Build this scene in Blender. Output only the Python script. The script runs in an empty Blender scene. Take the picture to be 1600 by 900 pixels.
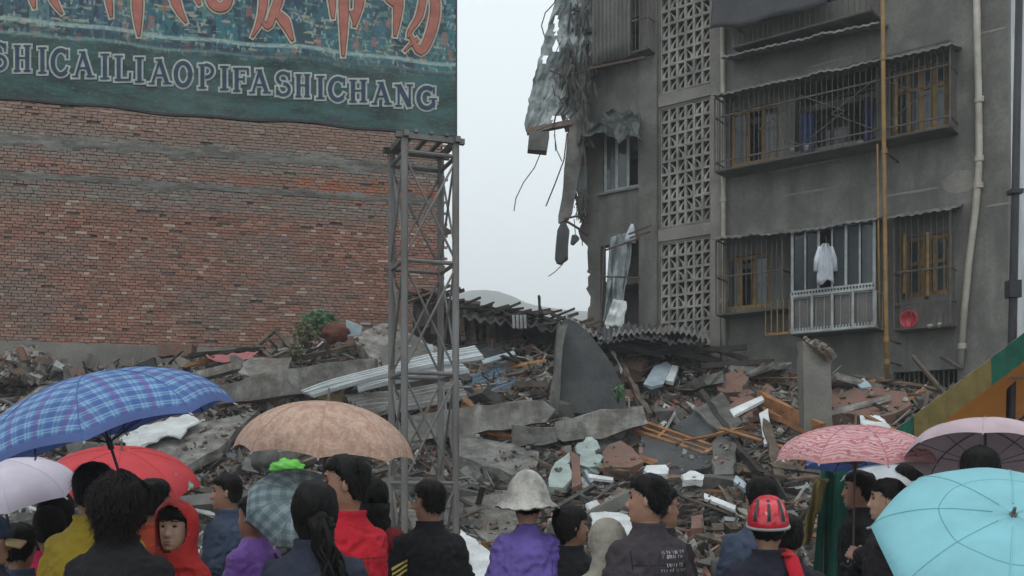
import bpy, bmesh, math, random
from mathutils import Vector, Matrix, noise, Euler
from mathutils.bvhtree import BVHTree
R = random.Random(7)
scene = bpy.context.scene
COL = scene.collection
EYE = 1.65
PI = math.pi
# ---------------------------------------------------------------- camera
cam = bpy.data.objects.new('camera', bpy.data.cameras.new('camera'))
COL.objects.link(cam)
cam.location = (0, 0, EYE)
cam.rotation_euler = (PI / 2, 0, 0)
cam.data.lens = 36
cam.data.sensor_width = 36
cam.data.shift_y = 290 / 1600
cam.data.clip_end = 5000
scene.camera = cam
# ---------------------------------------------------------------- overcast sky
SUN_EL, SUN_AZ = math.radians(58), math.radians(200)
world = bpy.data.worlds.new('World')
scene.world = world
world.use_nodes = True
wn = world.node_tree
wn.nodes.clear()
sky = wn.nodes.new('ShaderNodeTexSky')
sky.sky_type = 'NISHITA'
sky.sun_disc = False
sky.sun_elevation = SUN_EL
sky.sun_rotation = SUN_AZ
sky.air_density = 1.5
sky.dust_density = 5
cloud = wn.nodes.new('ShaderNodeMix')
cloud.data_type = 'RGBA'
cloud.inputs[0].default_value = 0.94
wn.links.new(sky.outputs[0], cloud.inputs[6])
cloud.inputs[7].default_value = (7.0, 7.75, 8.1, 1)
bg = wn.nodes.new('ShaderNodeBackground')
bg.inputs[1].default_value = 0.125
wn.links.new(cloud.outputs[2], bg.inputs[0])
wo = wn.nodes.new('ShaderNodeOutputWorld')
wn.links.new(bg.outputs[0], wo.inputs[0])
sun = bpy.data.objects.new('sun', bpy.data.lights.new('sun', 'SUN'))
COL.objects.link(sun)
sun.data.energy = 0.55
sun.data.angle = math.radians(25)
sun.data.color = (1, 0.97, 0.93)
sun.rotation_euler = Vector((math.sin(SUN_AZ) * math.cos(SUN_EL), math.cos(SUN_AZ) * math.cos(SUN_EL), math.sin(SUN_EL))).to_track_quat('Z', 'Y').to_euler()
scene.view_settings.view_transform = 'Standard'
scene.view_settings.look = 'None'
scene.view_settings.exposure = 0.38
scene.view_settings.gamma = 1

# ---------------------------------------------------------------- helpers
ORG = {}
def P(px, py, D):
    return Vector(((px - 800) / 1600 * D, D, EYE + (740 - py) / 1600 * D))
def lerp(a, b, t): return a + (b - a) * t
def interp(tab, x):
    if x <= tab[0][0]: return tab[0][1]
    for i in range(len(tab) - 1):
        if x <= tab[i + 1][0]:
            t = (x - tab[i][0]) / (tab[i + 1][0] - tab[i][0])
            return lerp(tab[i][1], tab[i + 1][1], t)
    return tab[-1][1]
def sinterp(tab, x):
    if x <= tab[0][0]: return tab[0][1]
    for i in range(len(tab) - 1):
        if x <= tab[i + 1][0]:
            t = (x - tab[i][0]) / (tab[i + 1][0] - tab[i][0])
            p0 = tab[max(i - 1, 0)][1]; p1 = tab[i][1]; p2 = tab[i + 1][1]; p3 = tab[min(i + 2, len(tab) - 1)][1]
            return 0.5 * (2 * p1 + (p2 - p0) * t + (2 * p0 - 5 * p1 + 4 * p2 - p3) * t * t + (3 * p1 - p0 - 3 * p2 + p3) * t ** 3)
    return tab[-1][1]
def sstep(a, b, x):
    t = min(1, max(0, (x - a) / (b - a)))
    return t * t * (3 - 2 * t)
def ns(p, s=1.0, o=0.0): return noise.noise(Vector((p[0] * s + o, p[1] * s + o * 1.7, p[2] * s - o)))

class M:
    def __init__(self): self.v = []; self.f = []; self.mi = []; self.uv = {}
    def add(self, vs, fs, mi=0):
        n = len(self.v)
        self.v += [Vector(p) for p in vs]
        for f in fs:
            self.f.append([i + n for i in f]); self.mi.append(mi)
        return n
    def box(self, c, s, rot=None, jit=0, rr=None, mi=0):
        hx, hy, hz = s[0] / 2, s[1] / 2, s[2] / 2
        vs = []
        for z in (-hz, hz):
            for x, y in ((-hx, -hy), (hx, -hy), (hx, hy), (-hx, hy)):
                p = Vector((x, y, z))
                if jit:
                    q = rr or R
                    p = Vector((p.x * (1 + q.uniform(-jit, jit)), p.y * (1 + q.uniform(-jit, jit)), p.z * (1 + q.uniform(-jit, jit))))
                if rot is not None: p = rot @ p
                vs.append(p + Vector(c))
        self.add(vs, [(3, 2, 1, 0), (4, 5, 6, 7), (0, 1, 5, 4), (1, 2, 6, 5), (2, 3, 7, 6), (3, 0, 4, 7)], mi)
    def bar(self, a, b, w, h=None, up=Vector((0, 0, 1)), mi=0):
        a = Vector(a); b = Vector(b); h = h or w
        d = (b - a).normalized()
        if abs(d.dot(up)) > 0.98: up = Vector((0, 1, 0))
        x = d.cross(up).normalized(); z = x.cross(d)
        vs = []
        for p in (a, b):
            for i, j in ((-1, -1), (1, -1), (1, 1), (-1, 1)):
                vs.append(p + x * (i * w / 2) + z * (j * h / 2))
        self.add(vs, [(3, 2, 1, 0), (4, 5, 6, 7), (0, 1, 5, 4), (1, 2, 6, 5), (2, 3, 7, 6), (3, 0, 4, 7)], mi)
    def tube(self, pts, rad, n=8, cap=True, mi=0, squash=1.0):
        pts = [Vector(p) for p in pts]
        if not hasattr(rad, '__len__'): rad = [rad] * len(pts)
        rings = []
        prev = None
        for i, p in enumerate(pts):
            d = (pts[min(i + 1, len(pts) - 1)] - pts[max(i - 1, 0)]).normalized()
            if prev is None:
                up = Vector((0, 0, 1)) if abs(d.z) < .9 else Vector((0, 1, 0))
                x = d.cross(up).normalized()
            else:
                x = (prev - d * prev.dot(d)).normalized()
            prev = x
            y = d.cross(x)
            rings.append([p + (x * math.cos(t * 2 * PI / n) + y * math.sin(t * 2 * PI / n) * squash) * rad[i] for t in range(n)])
        self.loft(rings, cap, mi)
    def loft(self, rings, cap=True, mi=0):
        n = len(rings[0]); vs = [p for r in rings for p in r]; fs = []
        for i in range(len(rings) - 1):
            for j in range(n):
                k = (j + 1) % n
                fs.append((i * n + j, i * n + k, (i + 1) * n + k, (i + 1) * n + j))
        if cap:
            fs.append(tuple(reversed(range(n)))); b = (len(rings) - 1) * n
            fs.append(tuple(b + j for j in range(n)))
        self.add(vs, fs, mi)
    def grid(self, fn, nu, nv, mi=0, thick=None):
        vs = [fn(i / nu, j / nv) for j in range(nv + 1) for i in range(nu + 1)]
        fs = [(j * (nu + 1) + i, j * (nu + 1) + i + 1, (j + 1) * (nu + 1) + i + 1, (j + 1) * (nu + 1) + i) for j in range(nv) for i in range(nu)]
        if thick is not None:
            t = Vector(thick); n = len(vs)
            vs = [Vector(p) for p in vs] + [Vector(p) + t for p in vs]
            fs2 = [tuple(reversed([k + n for k in f])) for f in fs]
            edge = []
            for i in range(nu):
                edge.append((i + 1, i)); b = nv * (nu + 1); edge.append((b + i, b + i + 1))
            for j in range(nv):
                edge.append((j * (nu + 1), (j + 1) * (nu + 1))); edge.append(((j + 1) * (nu + 1) + nu, j * (nu + 1) + nu))
            fs = fs + fs2 + [(a, b, b + n, a + n) for a, b in edge]
        self.add(vs, fs, mi)
    def prism(self, poly, t, mi=0):
        n = len(poly); t = Vector(t)
        poly = [Vector(p) for p in poly]
        self.add(poly + [p + t for p in poly], [tuple(range(n)), tuple(reversed(range(n, 2 * n)))] + [((i + 1) % n, i, i + n, (i + 1) % n + n) for i in range(n)], mi)
    def ell(self, c, r, rot=None, nu=12, nv=8, mi=0, fn=None):
        vs = []
        c = Vector(c)
        for j in range(nv + 1):
            th = PI * j / nv
            for i in range(nu):
                ph = 2 * PI * i / nu
                p = Vector((math.sin(th) * math.cos(ph), math.sin(th) * math.sin(ph), math.cos(th)))
                if fn: p = p * fn(p)
                p = Vector((p.x * r[0], p.y * r[1], p.z * r[2]))
                if rot is not None: p = rot @ p
                vs.append(c + p)
        fs = [(j * nu + i, (j + 1) * nu + i, (j + 1) * nu + (i + 1) % nu, j * nu + (i + 1) % nu) for j in range(nv) for i in range(nu)]
        self.add(vs, fs, mi)
    def mesh(self, name, org, mats, smooth):
        me = bpy.data.meshes.new(name)
        o = org
        me.from_pydata([tuple(p - o) for p in self.v], [], self.f)
        if not isinstance(mats, (list, tuple)): mats = [mats]
        for m in mats: me.materials.append(m)
        if len(mats) > 1: me.polygons.foreach_set('material_index', self.mi)
        if smooth: me.polygons.foreach_set('use_smooth', [True] * len(me.polygons))
        if self.uv:
            uvl = me.uv_layers.new(name='UVMap')
            for lp in me.loops: uvl.data[lp.index].uv = self.uv.get(lp.vertex_index, (0, 0))
        me.update()
        return me

def tagit(o, label=None, cat=None, group=None, kind=None):
    if label: o['label'] = label
    if cat: o['category'] = cat
    if group: o['group'] = group
    if kind: o['kind'] = kind
    return o
def thing(name, loc, label, cat, group=None, rz=0.0):
    o = bpy.data.objects.new(name, None); COL.objects.link(o)
    o.empty_display_size = 0.2
    o.location = loc; o.rotation_euler = (0, 0, rz)
    ORG[o] = Vector(loc) if rz == 0 else Vector((0, 0, 0))
    return tagit(o, label, cat, group)
def obj(name, m, mats, parent=None, smooth=False, label=None, cat=None, group=None, kind=None, org=None):
    if parent is not None: og = ORG[parent]
    elif org is not None: og = Vector(org)
    else:
        n = max(1, len(m.v)); og = sum(m.v, Vector()) / n
        og = Vector((og.x, og.y, min(p.z for p in m.v)))
    me = m.mesh(name, og, mats, smooth)
    o = bpy.data.objects.new(name, me); COL.objects.link(o)
    if parent is not None: o.parent = parent
    else: o.location = og
    ORG[o] = og
    return tagit(o, label, cat, group, kind)
def inst(name, me, mw, parent=None, **k):
    o = bpy.data.objects.new(name, me); COL.objects.link(o)
    if parent is not None:
        o.parent = parent; mw = Matrix.Translation(-ORG[parent]) @ mw
    o.matrix_local = mw
    return tagit(o, **k)
def smooth_angle(me, ang=40):
    pass

# ---------------------------------------------------------------- materials
def nt(name):
    m = bpy.data.materials.new(name); m.use_nodes = True
    t = m.node_tree; t.nodes.clear()
    b = t.nodes.new('ShaderNodeBsdfPrincipled'); o = t.nodes.new('ShaderNodeOutputMaterial')
    t.links.new(b.outputs[0], o.inputs[0])
    return m, t, b
def N(t, typ, **k):
    n = t.nodes.new(typ)
    for a, v in k.items(): setattr(n, a, v)
    return n
def L(t, a, b): t.links.new(a, b)
def noise_node(t, vec, scale, detail=5, rough=.55, stretch=None):
    if stretch:
        mp = N(t, 'ShaderNodeMapping'); mp.inputs[3].default_value = stretch; L(t, vec, mp.inputs[0]); vec = mp.outputs[0]
    n = N(t, 'ShaderNodeTexNoise'); n.inputs['Scale'].default_value = scale; n.inputs['Detail'].default_value = detail; n.inputs['Roughness'].default_value = rough
    L(t, vec, n.inputs['Vector'])
    return n.outputs[0]
def ramp(t, fac, stops, const=False):
    r = N(t, 'ShaderNodeValToRGB')
    if const: r.color_ramp.interpolation = 'CONSTANT'
    e = r.color_ramp.elements
    while len(e) < len(stops): e.new(0.5)
    for i, (p, c) in enumerate(stops):
        e[i].position = p; e[i].color = (c[0], c[1], c[2], 1)
    L(t, fac, r.inputs[0])
    return r.outputs[0]
def mixc(t, fac, a, b, mode='MIX'):
    n = N(t, 'ShaderNodeMix', data_type='RGBA', blend_type=mode)
    for s, x in ((0, fac), (6, a), (7, b)):
        if isinstance(x, (int, float)): n.inputs[s].default_value = x
        elif isinstance(x, tuple): n.inputs[s].default_value = (x[0], x[1], x[2], 1)
        else: L(t, x, n.inputs[s])
    return n.outputs[2]
def math_(t, op, a, b=0.0, clamp=False):
    n = N(t, 'ShaderNodeMath', operation=op, use_clamp=clamp)
    for s, x in ((0, a), (1, b)):
        if isinstance(x, (int, float)): n.inputs[s].default_value = x
        else: L(t, x, n.inputs[s])
    return n.outputs[0]
def setbump(t, b, h, strength=.4, dist=.01):
    bn = N(t, 'ShaderNodeBump'); bn.inputs['Strength'].default_value = strength; bn.inputs['Distance'].default_value = dist
    L(t, h, bn.inputs['Height']); L(t, bn.outputs[0], b.inputs['Normal'])
def sc(c, k): return tuple(x * k for x in c)
def pm(name, col, col2=None, scale=3.0, rough=.75, bump=.4, bdist=.01, fine=40, grime=.45, island=.0, rnd=.0, stretch=None, metal=0.0, spec=.4, palette=None, stains=None, lo=.38, hi=.64):
    """weathered surface: two tones of noise, grime, per-piece variation"""
    m, t, b = nt(name)
    g = N(t, 'ShaderNodeNewGeometry'); pos = g.outputs['Position']
    col2 = col2 or sc(col, .55)
    n1 = noise_node(t, pos, scale, 6, .6, stretch)
    if palette:
        c = ramp(t, g.outputs['Random Per Island'], palette, True)
        c = mixc(t, math_(t, 'MULTIPLY', n1, .35), c, col2)
    else:
        c = ramp(t, n1, [(lo, col2), (hi, col)])
    n2 = noise_node(t, pos, scale * .23, 4, .6)
    gr = ramp(t, n2, [(.3, (1 - grime,) * 3), (.7, (1, 1, 1))])
    c = mixc(t, 1.0, c, gr, 'MULTIPLY')
    n3 = noise_node(t, pos, fine, 4, .7)
    c = mixc(t, .55, c, ramp(t, n3, [(.3, (.62,) * 3), (.7, (1.25,) * 3)]), 'MULTIPLY')
    if stains:
        sn = noise_node(t, pos, stains[1], 5, .65, (1, 1, .18))
        c = mixc(t, ramp(t, sn, [(.5, (0, 0, 0)), (.68, (1, 1, 1))]), c, stains[0])
    if island or rnd:
        src = g.outputs['Random Per Island'] if island else N(t, 'ShaderNodeObjectInfo').outputs['Random']
        v = island or rnd
        mr = N(t, 'ShaderNodeMapRange'); mr.inputs[3].default_value = 1 - v; mr.inputs[4].default_value = 1 + v
        L(t, src, mr.inputs[0])
        cc = N(t, 'ShaderNodeCombineColor')
        for i in range(3): L(t, mr.outputs[0], cc.inputs[i])
        c = mixc(t, 1.0, c, cc.outputs[0], 'MULTIPLY')
    L(t, c, b.inputs['Base Color'])
    rr = N(t, 'ShaderNodeMapRange'); rr.inputs[3].default_value = max(.05, rough - .2); rr.inputs[4].default_value = min(1, rough + .15)
    L(t, n2, rr.inputs[0]); L(t, rr.outputs[0], b.inputs['Roughness'])
    b.inputs['Metallic'].default_value = metal
    b.inputs['Specular IOR Level'].default_value = spec
    if bump:
        hb = mixc(t, .5, n1, n3)
        setbump(t, b, hb, bump, bdist)
    return m
def cloth(name, col, var=.25, rough=.85, weave=350, sheen=.0, spec=.25, wet=0):
    m, t, b = nt(name)
    g = N(t, 'ShaderNodeNewGeometry'); tc = N(t, 'ShaderNodeTexCoord')
    pos = tc.outputs['Object']
    n1 = noise_node(t, pos, 5, 5, .6)
    c = ramp(t, n1, [(.3, sc(col, 1 - var)), (.7, sc(col, 1 + var * .6))])
    L(t, c, b.inputs['Base Color'])
    b.inputs['Roughness'].default_value = rough
    b.inputs['Specular IOR Level'].default_value = spec
    if sheen: b.inputs['Sheen Weight'].default_value = sheen
    n2 = noise_node(t, pos, 9, 6, .62, (1, 1, .6))
    n3 = noise_node(t, pos, weave, 2, .5)
    hb = mixc(t, .12, n2, n3)
    setbump(t, b, hb, .9, .045)
    return m
def plain(name, col, rough=.5, metal=0, spec=.5):
    m, t, b = nt(name)
    g = N(t, 'ShaderNodeNewGeometry')
    n1 = noise_node(t, g.outputs['Position'], 9, 4, .6)
    L(t, ramp(t, n1, [(.3, sc(col, .75)), (.7, sc(col, 1.1))]), b.inputs['Base Color'])
    b.inputs['Roughness'].default_value = rough; b.inputs['Metallic'].default_value = metal
    b.inputs['Specular IOR Level'].default_value = spec
    return m

MT = {}
MT['concrete'] = pm('concrete', (.40, .385, .355), (.18, .17, .155), 4.2, .85, 1.0, .04, 15, .5, rnd=.2, stains=((.13, .11, .09), 2.2))
MT['concrete_dark'] = pm('concrete_dark', (.16, .155, .145), (.075, .072, .066), 2.6, .8, .6, .02, 30, .4, rnd=.2)
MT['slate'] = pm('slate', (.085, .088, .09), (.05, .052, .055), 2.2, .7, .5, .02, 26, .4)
MT['facade'] = pm('facade_render', (.19, .184, .168), (.118, .114, .104), 1.6, .9, .5, .014, 16, .35, stains=((.078, .076, .07), 1.5))
MT['facade_pale'] = pm('facade_pale', (.27, .255, .225), (.18, .17, .15), 1.3, .9, .35, .01, 24, .3)
MT['lattice'] = pm('breeze_block', (.36, .345, .315), (.20, .19, .17), 3, .85, .4, .01, 40, .3, rnd=.15)
MT['interior'] = pm('interior_plaster', (.16, .15, .14), (.09, .085, .08), 1.5, .9, .2, .01, 20, .3)
MT['steel'] = pm('grey_painted_steel', (.19, .185, .18), (.12, .105, .095), 2.4, .55, .3, .004, 60, .35, spec=.5, stretch=(1, 1, .35))
MT['rust'] = pm('rusty_iron', (.12, .07, .045), (.05, .035, .03), 6, .8, .4, .004, 60, .3)
MT['bars'] = pm('cage_bars', (.10, .095, .09), (.06, .045, .035), 6, .7, .2, .003, 60, .3)
MT['yellow'] = pm('yellow_paint', (.33, .19, .05), (.20, .12, .04), 4, .6, .2, .004, 50, .3)
MT['yellow_wood'] = pm('yellow_window_wood', (.30, .18, .045), (.17, .095, .03), 5, .65, .3, .004, 60, .35)
MT['whiteframe'] = pm('white_window_frame', (.40, .42, .42), (.25, .26, .26), 5, .5, .15, .003, 50, .25)
MT['pvc'] = pm('pvc_pipe', (.46, .43, .38), (.30, .27, .22), 2, .5, .15, .004, 40, .3)
MT['tarp_dark'] = pm('dark_tarpaulin', (.035, .035, .042), (.018, .018, .022), 2, .6, .6, .03, 14, .3)
MT['tin'] = pm('tin_sheet', (.34, .345, .34), (.20, .195, .185), 2.5, .5, .3, .006, 40, .35, metal=.2, stains=((.16, .11, .08), 1.6))
MT['awning_tin'] = pm('awning_tin', (.23, .235, .23), (.12, .12, .115), 4, .6, .3, .006, 40, .4)
MT['white_tin'] = pm('white_sheet_metal', (.80, .83, .84), (.62, .65, .66), 1.5, .45, .2, .005, 40, .25)
MT['blue_tin'] = pm('blue_sheet_metal', (.12, .22, .33), (.14, .16, .18), 3.0, .5, .3, .006, 40, .35)
MT['paleblue'] = pm('pale_blue_panel', (.42, .52, .58), (.30, .36, .40), 3, .6, .25, .006, 40, .25)
MT['white'] = pm('white_board', (.78, .80, .80), (.56, .58, .58), 3, .6, .3, .008, 35, .25)
MT['mint'] = pm('mint_plaster', (.44, .52, .49), (.30, .35, .33), 3, .85, .3, .01, 35, .3)
MT['wood'] = pm('old_wood', (.17, .125, .09), (.075, .058, .045), 4, .8, .6, .008, 55, .35, rnd=.3)
MT['wood_dark'] = pm('dark_timber', (.05, .042, .036), (.022, .019, .017), 4, .8, .6, .008, 55, .35, rnd=.3)
MT['wood_orange'] = pm('orange_timber', (.42, .20, .085), (.24, .105, .045), 4, .7, .5, .006, 55, .3, rnd=.2)
MT['brick'] = pm('loose_brick', (.27, .105, .065), (.16, .075, .055), 7, .9, .6, .008, 50, .3, rnd=.35)
MT['brickfrag'] = pm('brick_fragment', (.25, .115, .08), (.17, .12, .10), 8, .9, .6, .01, 45, .35)
MT['glass'] = plain('window_glass', (.035, .045, .05), .12, 0, .6)
MT['soil'] = pm('rubble_soil', (.09, .08, .07), (.04, .036, .032), 3, .95, 1.0, .06, 18, .4)
MT['asphalt'] = pm('wet_asphalt', (.06, .06, .06), (.035, .035, .035), 1.5, .5, .4, .01, 40, .3)
# ================================================================ setting
m = M()
m.grid(lambda u, v: Vector((lerp(-900, 900, u), lerp(-30, 900, v), -.02)), 6, 6)
obj('ground', m, MT['asphalt'], kind='structure', org=(0, 0, 0))
# distant hills
def hill(u, v):
    x = lerp(-700, 700, u); px = 800 + x / 620 * 1600
    y = interp([(-400, 470), (300, 480), (640, 468), (740, 452), (775, 455), (800, 461), (830, 474), (880, 482), (1000, 490), (1300, 500), (2000, 480)], px)
    h = (742 - y) / 1600 * 662 + noise.noise(Vector((x * .03, 0, 2))) * 2.0
    return Vector((x, 620 + v * 260, lerp(h, -2, (v * 2 - 1) ** 2 if v > .5 else 0) if v > 0 else -2))
m = M()
def hill2(u, v):
    p = hill(u, .5); k = 1 - abs(2 * v - 1)
    return Vector((p.x, 560 + v * 200, -2 + (p.z + 2) * sstep(0, 1, k) + noise.noise(Vector((p.x * .02, v * 6, 5))) * 4 * k * (1 - k)))
m.grid(hill2, 160, 16)
obj('hills', m, pm('hill_forest', (.06, .085, .06), (.035, .05, .04), .02, .9, .2, .5, .4, .3), smooth=True, kind='structure', org=(0, 620, 0))

# rubble slope
TOP = [(-250, 600), (0, 592), (110, 588), (240, 572), (400, 560), (470, 538), (560, 548), (640, 552), (720, 535), (850, 530), (920, 532), (1000, 548), (1100, 566), (1200, 583), (1300, 592), (1420, 606), (1600, 640), (1850, 660)]
DT = [(-250, 20.0), (0, 20.5), (240, 21), (480, 21.5), (720, 22), (920, 22), (1000, 21.5), (1100, 21), (1200, 20), (1300, 19.2), (1420, 18.4), (1600, 16.8), (1850, 15.5)]
def SD(px, py):
    yt = interp(TOP, px); dt = interp(DT, px)
    return 13 + (900 - py) / (900 - yt) * (dt - 13)
def S(px, py, lift=0.0):
    D = SD(px, py); p = P(px, py, D)
    n = Vector((0, -.45, .89)); return p + n * lift
m = M()
def mound(u, v):
    px = lerp(-420, 2000, u)
    yt = interp(TOP, px)
    if v < .1:
        p = P(px, 900, 13); k = v / .1
        q = Vector((p.x, 12.2 + .8 * k, p.z * k - .1 * (1 - k)))
        return q
    if v <= .8:
        p = S(px, lerp(900, yt, (v - .1) / .7))
        f = noise.noise(p * 1.1) * .16 + noise.noise(p * 3.1) * .08
        return p + Vector((0, -f * .4, f - .07))
    p = S(px, yt); k = (v - .8) / .2
    return p + Vector((0, k * 8, -sstep(0, 1, k) * (p.z + .1)))
m.grid(mound, 220, 90)
obj('rubble_slope', m, MT['soil'], smooth=False, kind='structure', org=(0, 13, 0))

# ================================================================ planes for facades
class Plane:
    def __init__(s, px0, D0, px1, D1):
        a = Vector(((px0 - 800) / 1600 * D0, D0, 0)); b = Vector(((px1 - 800) / 1600 * D1, D1, 0))
        s.o = a; s.u = (b - a).normalized(); s.L = (b - a).length
        s.n = Vector((s.u.y, -s.u.x, 0))            # towards the camera
        s.ang = math.atan2(s.u.y, s.u.x)
        s.rot = Matrix.Rotation(s.ang, 4, 'Z')
    def sz(s, px, py, off=0.0):
        o = s.o + s.n * off
        d = Vector(((px - 800) / 1600, 1, (740 - py) / 1600))
        t = (o.x * s.n.x + o.y * s.n.y) / (d.x * s.n.x + d.y * s.n.y)
        p = d * t
        return (p - o).dot(s.u), p.z + EYE
    def w(s, a, z, off=0.0):
        return s.o + s.u * a + s.n * off + Vector((0, 0, z))
    def px(s, px, py, off=0.0):
        a, z = s.sz(px, py, off); return s.w(a, z, off)
    def mat(s, a, z, off=0.0): return Matrix.Translation(s.w(a, z, off)) @ s.rot

# ================================================================ brick building
BW = Plane(0, 21.0, 692, 23.38)
bb = thing('brick_building', BW.w(BW.L / 2, 0), 'tall windowless brick building with two grey mortar bands, behind the billboard', 'building')
# backing wall
bs, be = -3.0, BW.L
m = M()
m.prism([BW.w(bs, 0, -.02), BW.w(be, 0, -.02), BW.w(be, 13, -.02), BW.w(bs, 13, -.02)], -BW.n * .35)
m.prism([BW.w(be - .35, 0, -.372), BW.w(be, 0, -.372), BW.w(be, 13, -.372), BW.w(be - .35, 13, -.372)], -BW.n * 7)
obj('wall', m, pm('mortar', (.25, .225, .195), (.14, .125, .11), 3, .95, .5, .01, 30, .4), parent=bb)
def brick_mat(name):
    mm, t, b = nt(name)
    g = N(t, 'ShaderNodeNewGeometry'); pos = g.outputs['Position']
    oi = N(t, 'ShaderNodeObjectInfo')
    r = math_(t, 'FRACT', math_(t, 'ADD', g.outputs['Random Per Island'], math_(t, 'MULTIPLY', oi.outputs['Random'], 7.31)))
    c = ramp(t, r, [(0, (.215, .112, .085)), (.18, (.245, .13, .098)), (.34, (.185, .102, .08)), (.5, (.265, .15, .115)), (.62, (.18, .125, .105)), (.72, (.225, .115, .085)), (.84, (.255, .17, .135)), (.93, (.34, .27, .22)), (.975, (.10, .07, .06))], True)
    n1 = noise_node(t, pos, .55, 5, .6, (1, 1, 1.8))
    c = mixc(t, ramp(t, n1, [(.46, (0, 0, 0)), (.7, (.75,) * 3)]), c, (.155, .14, .125))
    sp = N(t, 'ShaderNodeSeparateXYZ'); L(t, pos, sp.inputs[0])
    wob = math_(t, 'MULTIPLY', math_(t, 'SUBTRACT', noise_node(t, pos, .8, 4), .5), .9)
    zz = math_(t, 'ADD', sp.outputs[2], wob)
    # paler, weathered rows between the mortar bands and the sign
    c = mixc(t, ramp(t, zz, [(0, (0, 0, 0)), (1, (0, 0, 0))]), c, c)
    hi = N(t, 'ShaderNodeMapRange'); hi.inputs[1].default_value = 8.3; hi.inputs[2].default_value = 8.9; L(t, zz, hi.inputs[0])
    c = mixc(t, math_(t, 'MULTIPLY', hi.outputs[0], .5, True), c, (.19, .15, .125))
    # newer orange courses between the two bands towards the corner
    o1 = N(t, 'ShaderNodeMapRange'); o1.inputs[1].default_value = -6.5; o1.inputs[2].default_value = -4.5; L(t, math_(t, 'ADD', sp.outputs[0], wob), o1.inputs[0])
    o2 = N(t, 'ShaderNodeMapRange'); o2.inputs[1].default_value = 7.55; o2.inputs[2].default_value = 7.7; L(t, sp.outputs[2], o2.inputs[0])
    o3 = N(t, 'ShaderNodeMapRange'); o3.inputs[1].default_value = 8.35; o3.inputs[2].default_value = 8.2; L(t, sp.outputs[2], o3.inputs[0])
    of = math_(t, 'MULTIPLY', math_(t, 'MULTIPLY', o1.outputs[0], o2.outputs[0]), o3.outputs[0])
    nn = noise_node(t, pos, 2.5, 3)
    of = math_(t, 'MULTIPLY', of, ramp(t, nn, [(.35, (.25,) * 3), (.6, (1,) * 3)]))
    c = mixc(t, 1.0, c, (1.26, 1.22, 1.2), 'MULTIPLY')
    c = mixc(t, of, c, ramp(t, r, [(0, (.42, .13, .06)), (.4, (.34, .10, .05)), (.7, (.24, .10, .06))], True))
    n3 = noise_node(t, pos, 45, 4, .7)
    c = mixc(t, .5, c, ramp(t, n3, [(.3, (.7,) * 3), (.7, (1.25,) * 3)]), 'MULTIPLY')
    for zc, hw in ((8.47, .24), (7.62, .20)):
        dz = math_(t, 'ABSOLUTE', math_(t, 'SUBTRACT', math_(t, 'ADD', sp.outputs[2], math_(t, 'MULTIPLY', wob, .35)), zc))
        mr = N(t, 'ShaderNodeMapRange'); mr.inputs[1].default_value = hw + .22; mr.inputs[2].default_value = hw; L(t, dz, mr.inputs[0])
        c = mixc(t, math_(t, 'MULTIPLY', mr.outputs[0], ramp(t, noise_node(t, pos, 4, 5, .7, (1, 1, 3)), [(.38, (.1,) * 3), (.6, (.95,) * 3)])), c, (.20, .19, .17))
    L(t, c, b.inputs['Base Color']); b.inputs['Roughness'].default_value = .9
    b.inputs['Specular IOR Level'].default_value = .2
    setbump(t, b, n3, .6, .006)
    return mm
MT['wallbrick'] = brick_mat('wall_brick')
rb = random.Random(3)
ch, cl = .0645, .252
bm_ = [M(), M(), M()]
meshes = []
for k in range(6):
    q = M(); q.box((0, 0, 0), (.238 if k < 3 else .113, .045, .053), jit=.03, rr=rb); meshes.append(q.mesh('brick', Vector((0, 0, 0)), MT['wallbrick'], False))
rows = []
cand = []
row = 0; z = 3.2
while z < 12.95:
    hd = row % 2 == 1; pit = .126 if hd else .252
    a = bs + (.063 if hd else (.126 if row % 4 else 0)) + rb.uniform(-.02, .02)
    while a < be - pit * .52:
        off = rb.gauss(0, .005)
        zo = rb.gauss(0, .0025)
        pr = rb.random()
        if not (pr < .012): cand.append((a + pit / 2, z + zo, off, rb.uniform(-.025, .025), hd))
        a += pit + rb.uniform(-.002, .002)
    # bricks at the corner trimmed flush
    z += ch; row += 1
# 300 nearest visible bricks singly: left end of the frame
def vis(c):
    p = BW.w(c[0], c[1]); px = 800 + p.x / p.y * 1600; py = 740 - (p.z - EYE) / p.y * 1600
    return 2 < px < 690 and 165 + px * .08 < py < 530
near = sorted([c for c in cand if vis(c)], key=lambda c: c[0])[:300]
ns_ = set(id(c) for c in near)
st = M()
for i, c in enumerate(cand):
    Mx = BW.mat(c[0], c[1], c[2]) @ Matrix.Rotation(c[3], 4, 'Y') @ Matrix.Rotation(c[3] * .6, 4, 'Z')
    if id(c) in ns_: inst('brick', meshes[i % 3 + (3 if c[4] else 0)], Mx, bb)
    else: st.box(Mx.to_translation(), (.113 if c[4] else .238, .045, .053), Mx.to_3x3(), .03, rb)
obj('brickwork', st, MT['wallbrick'], parent=bb, kind='stuff')
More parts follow.
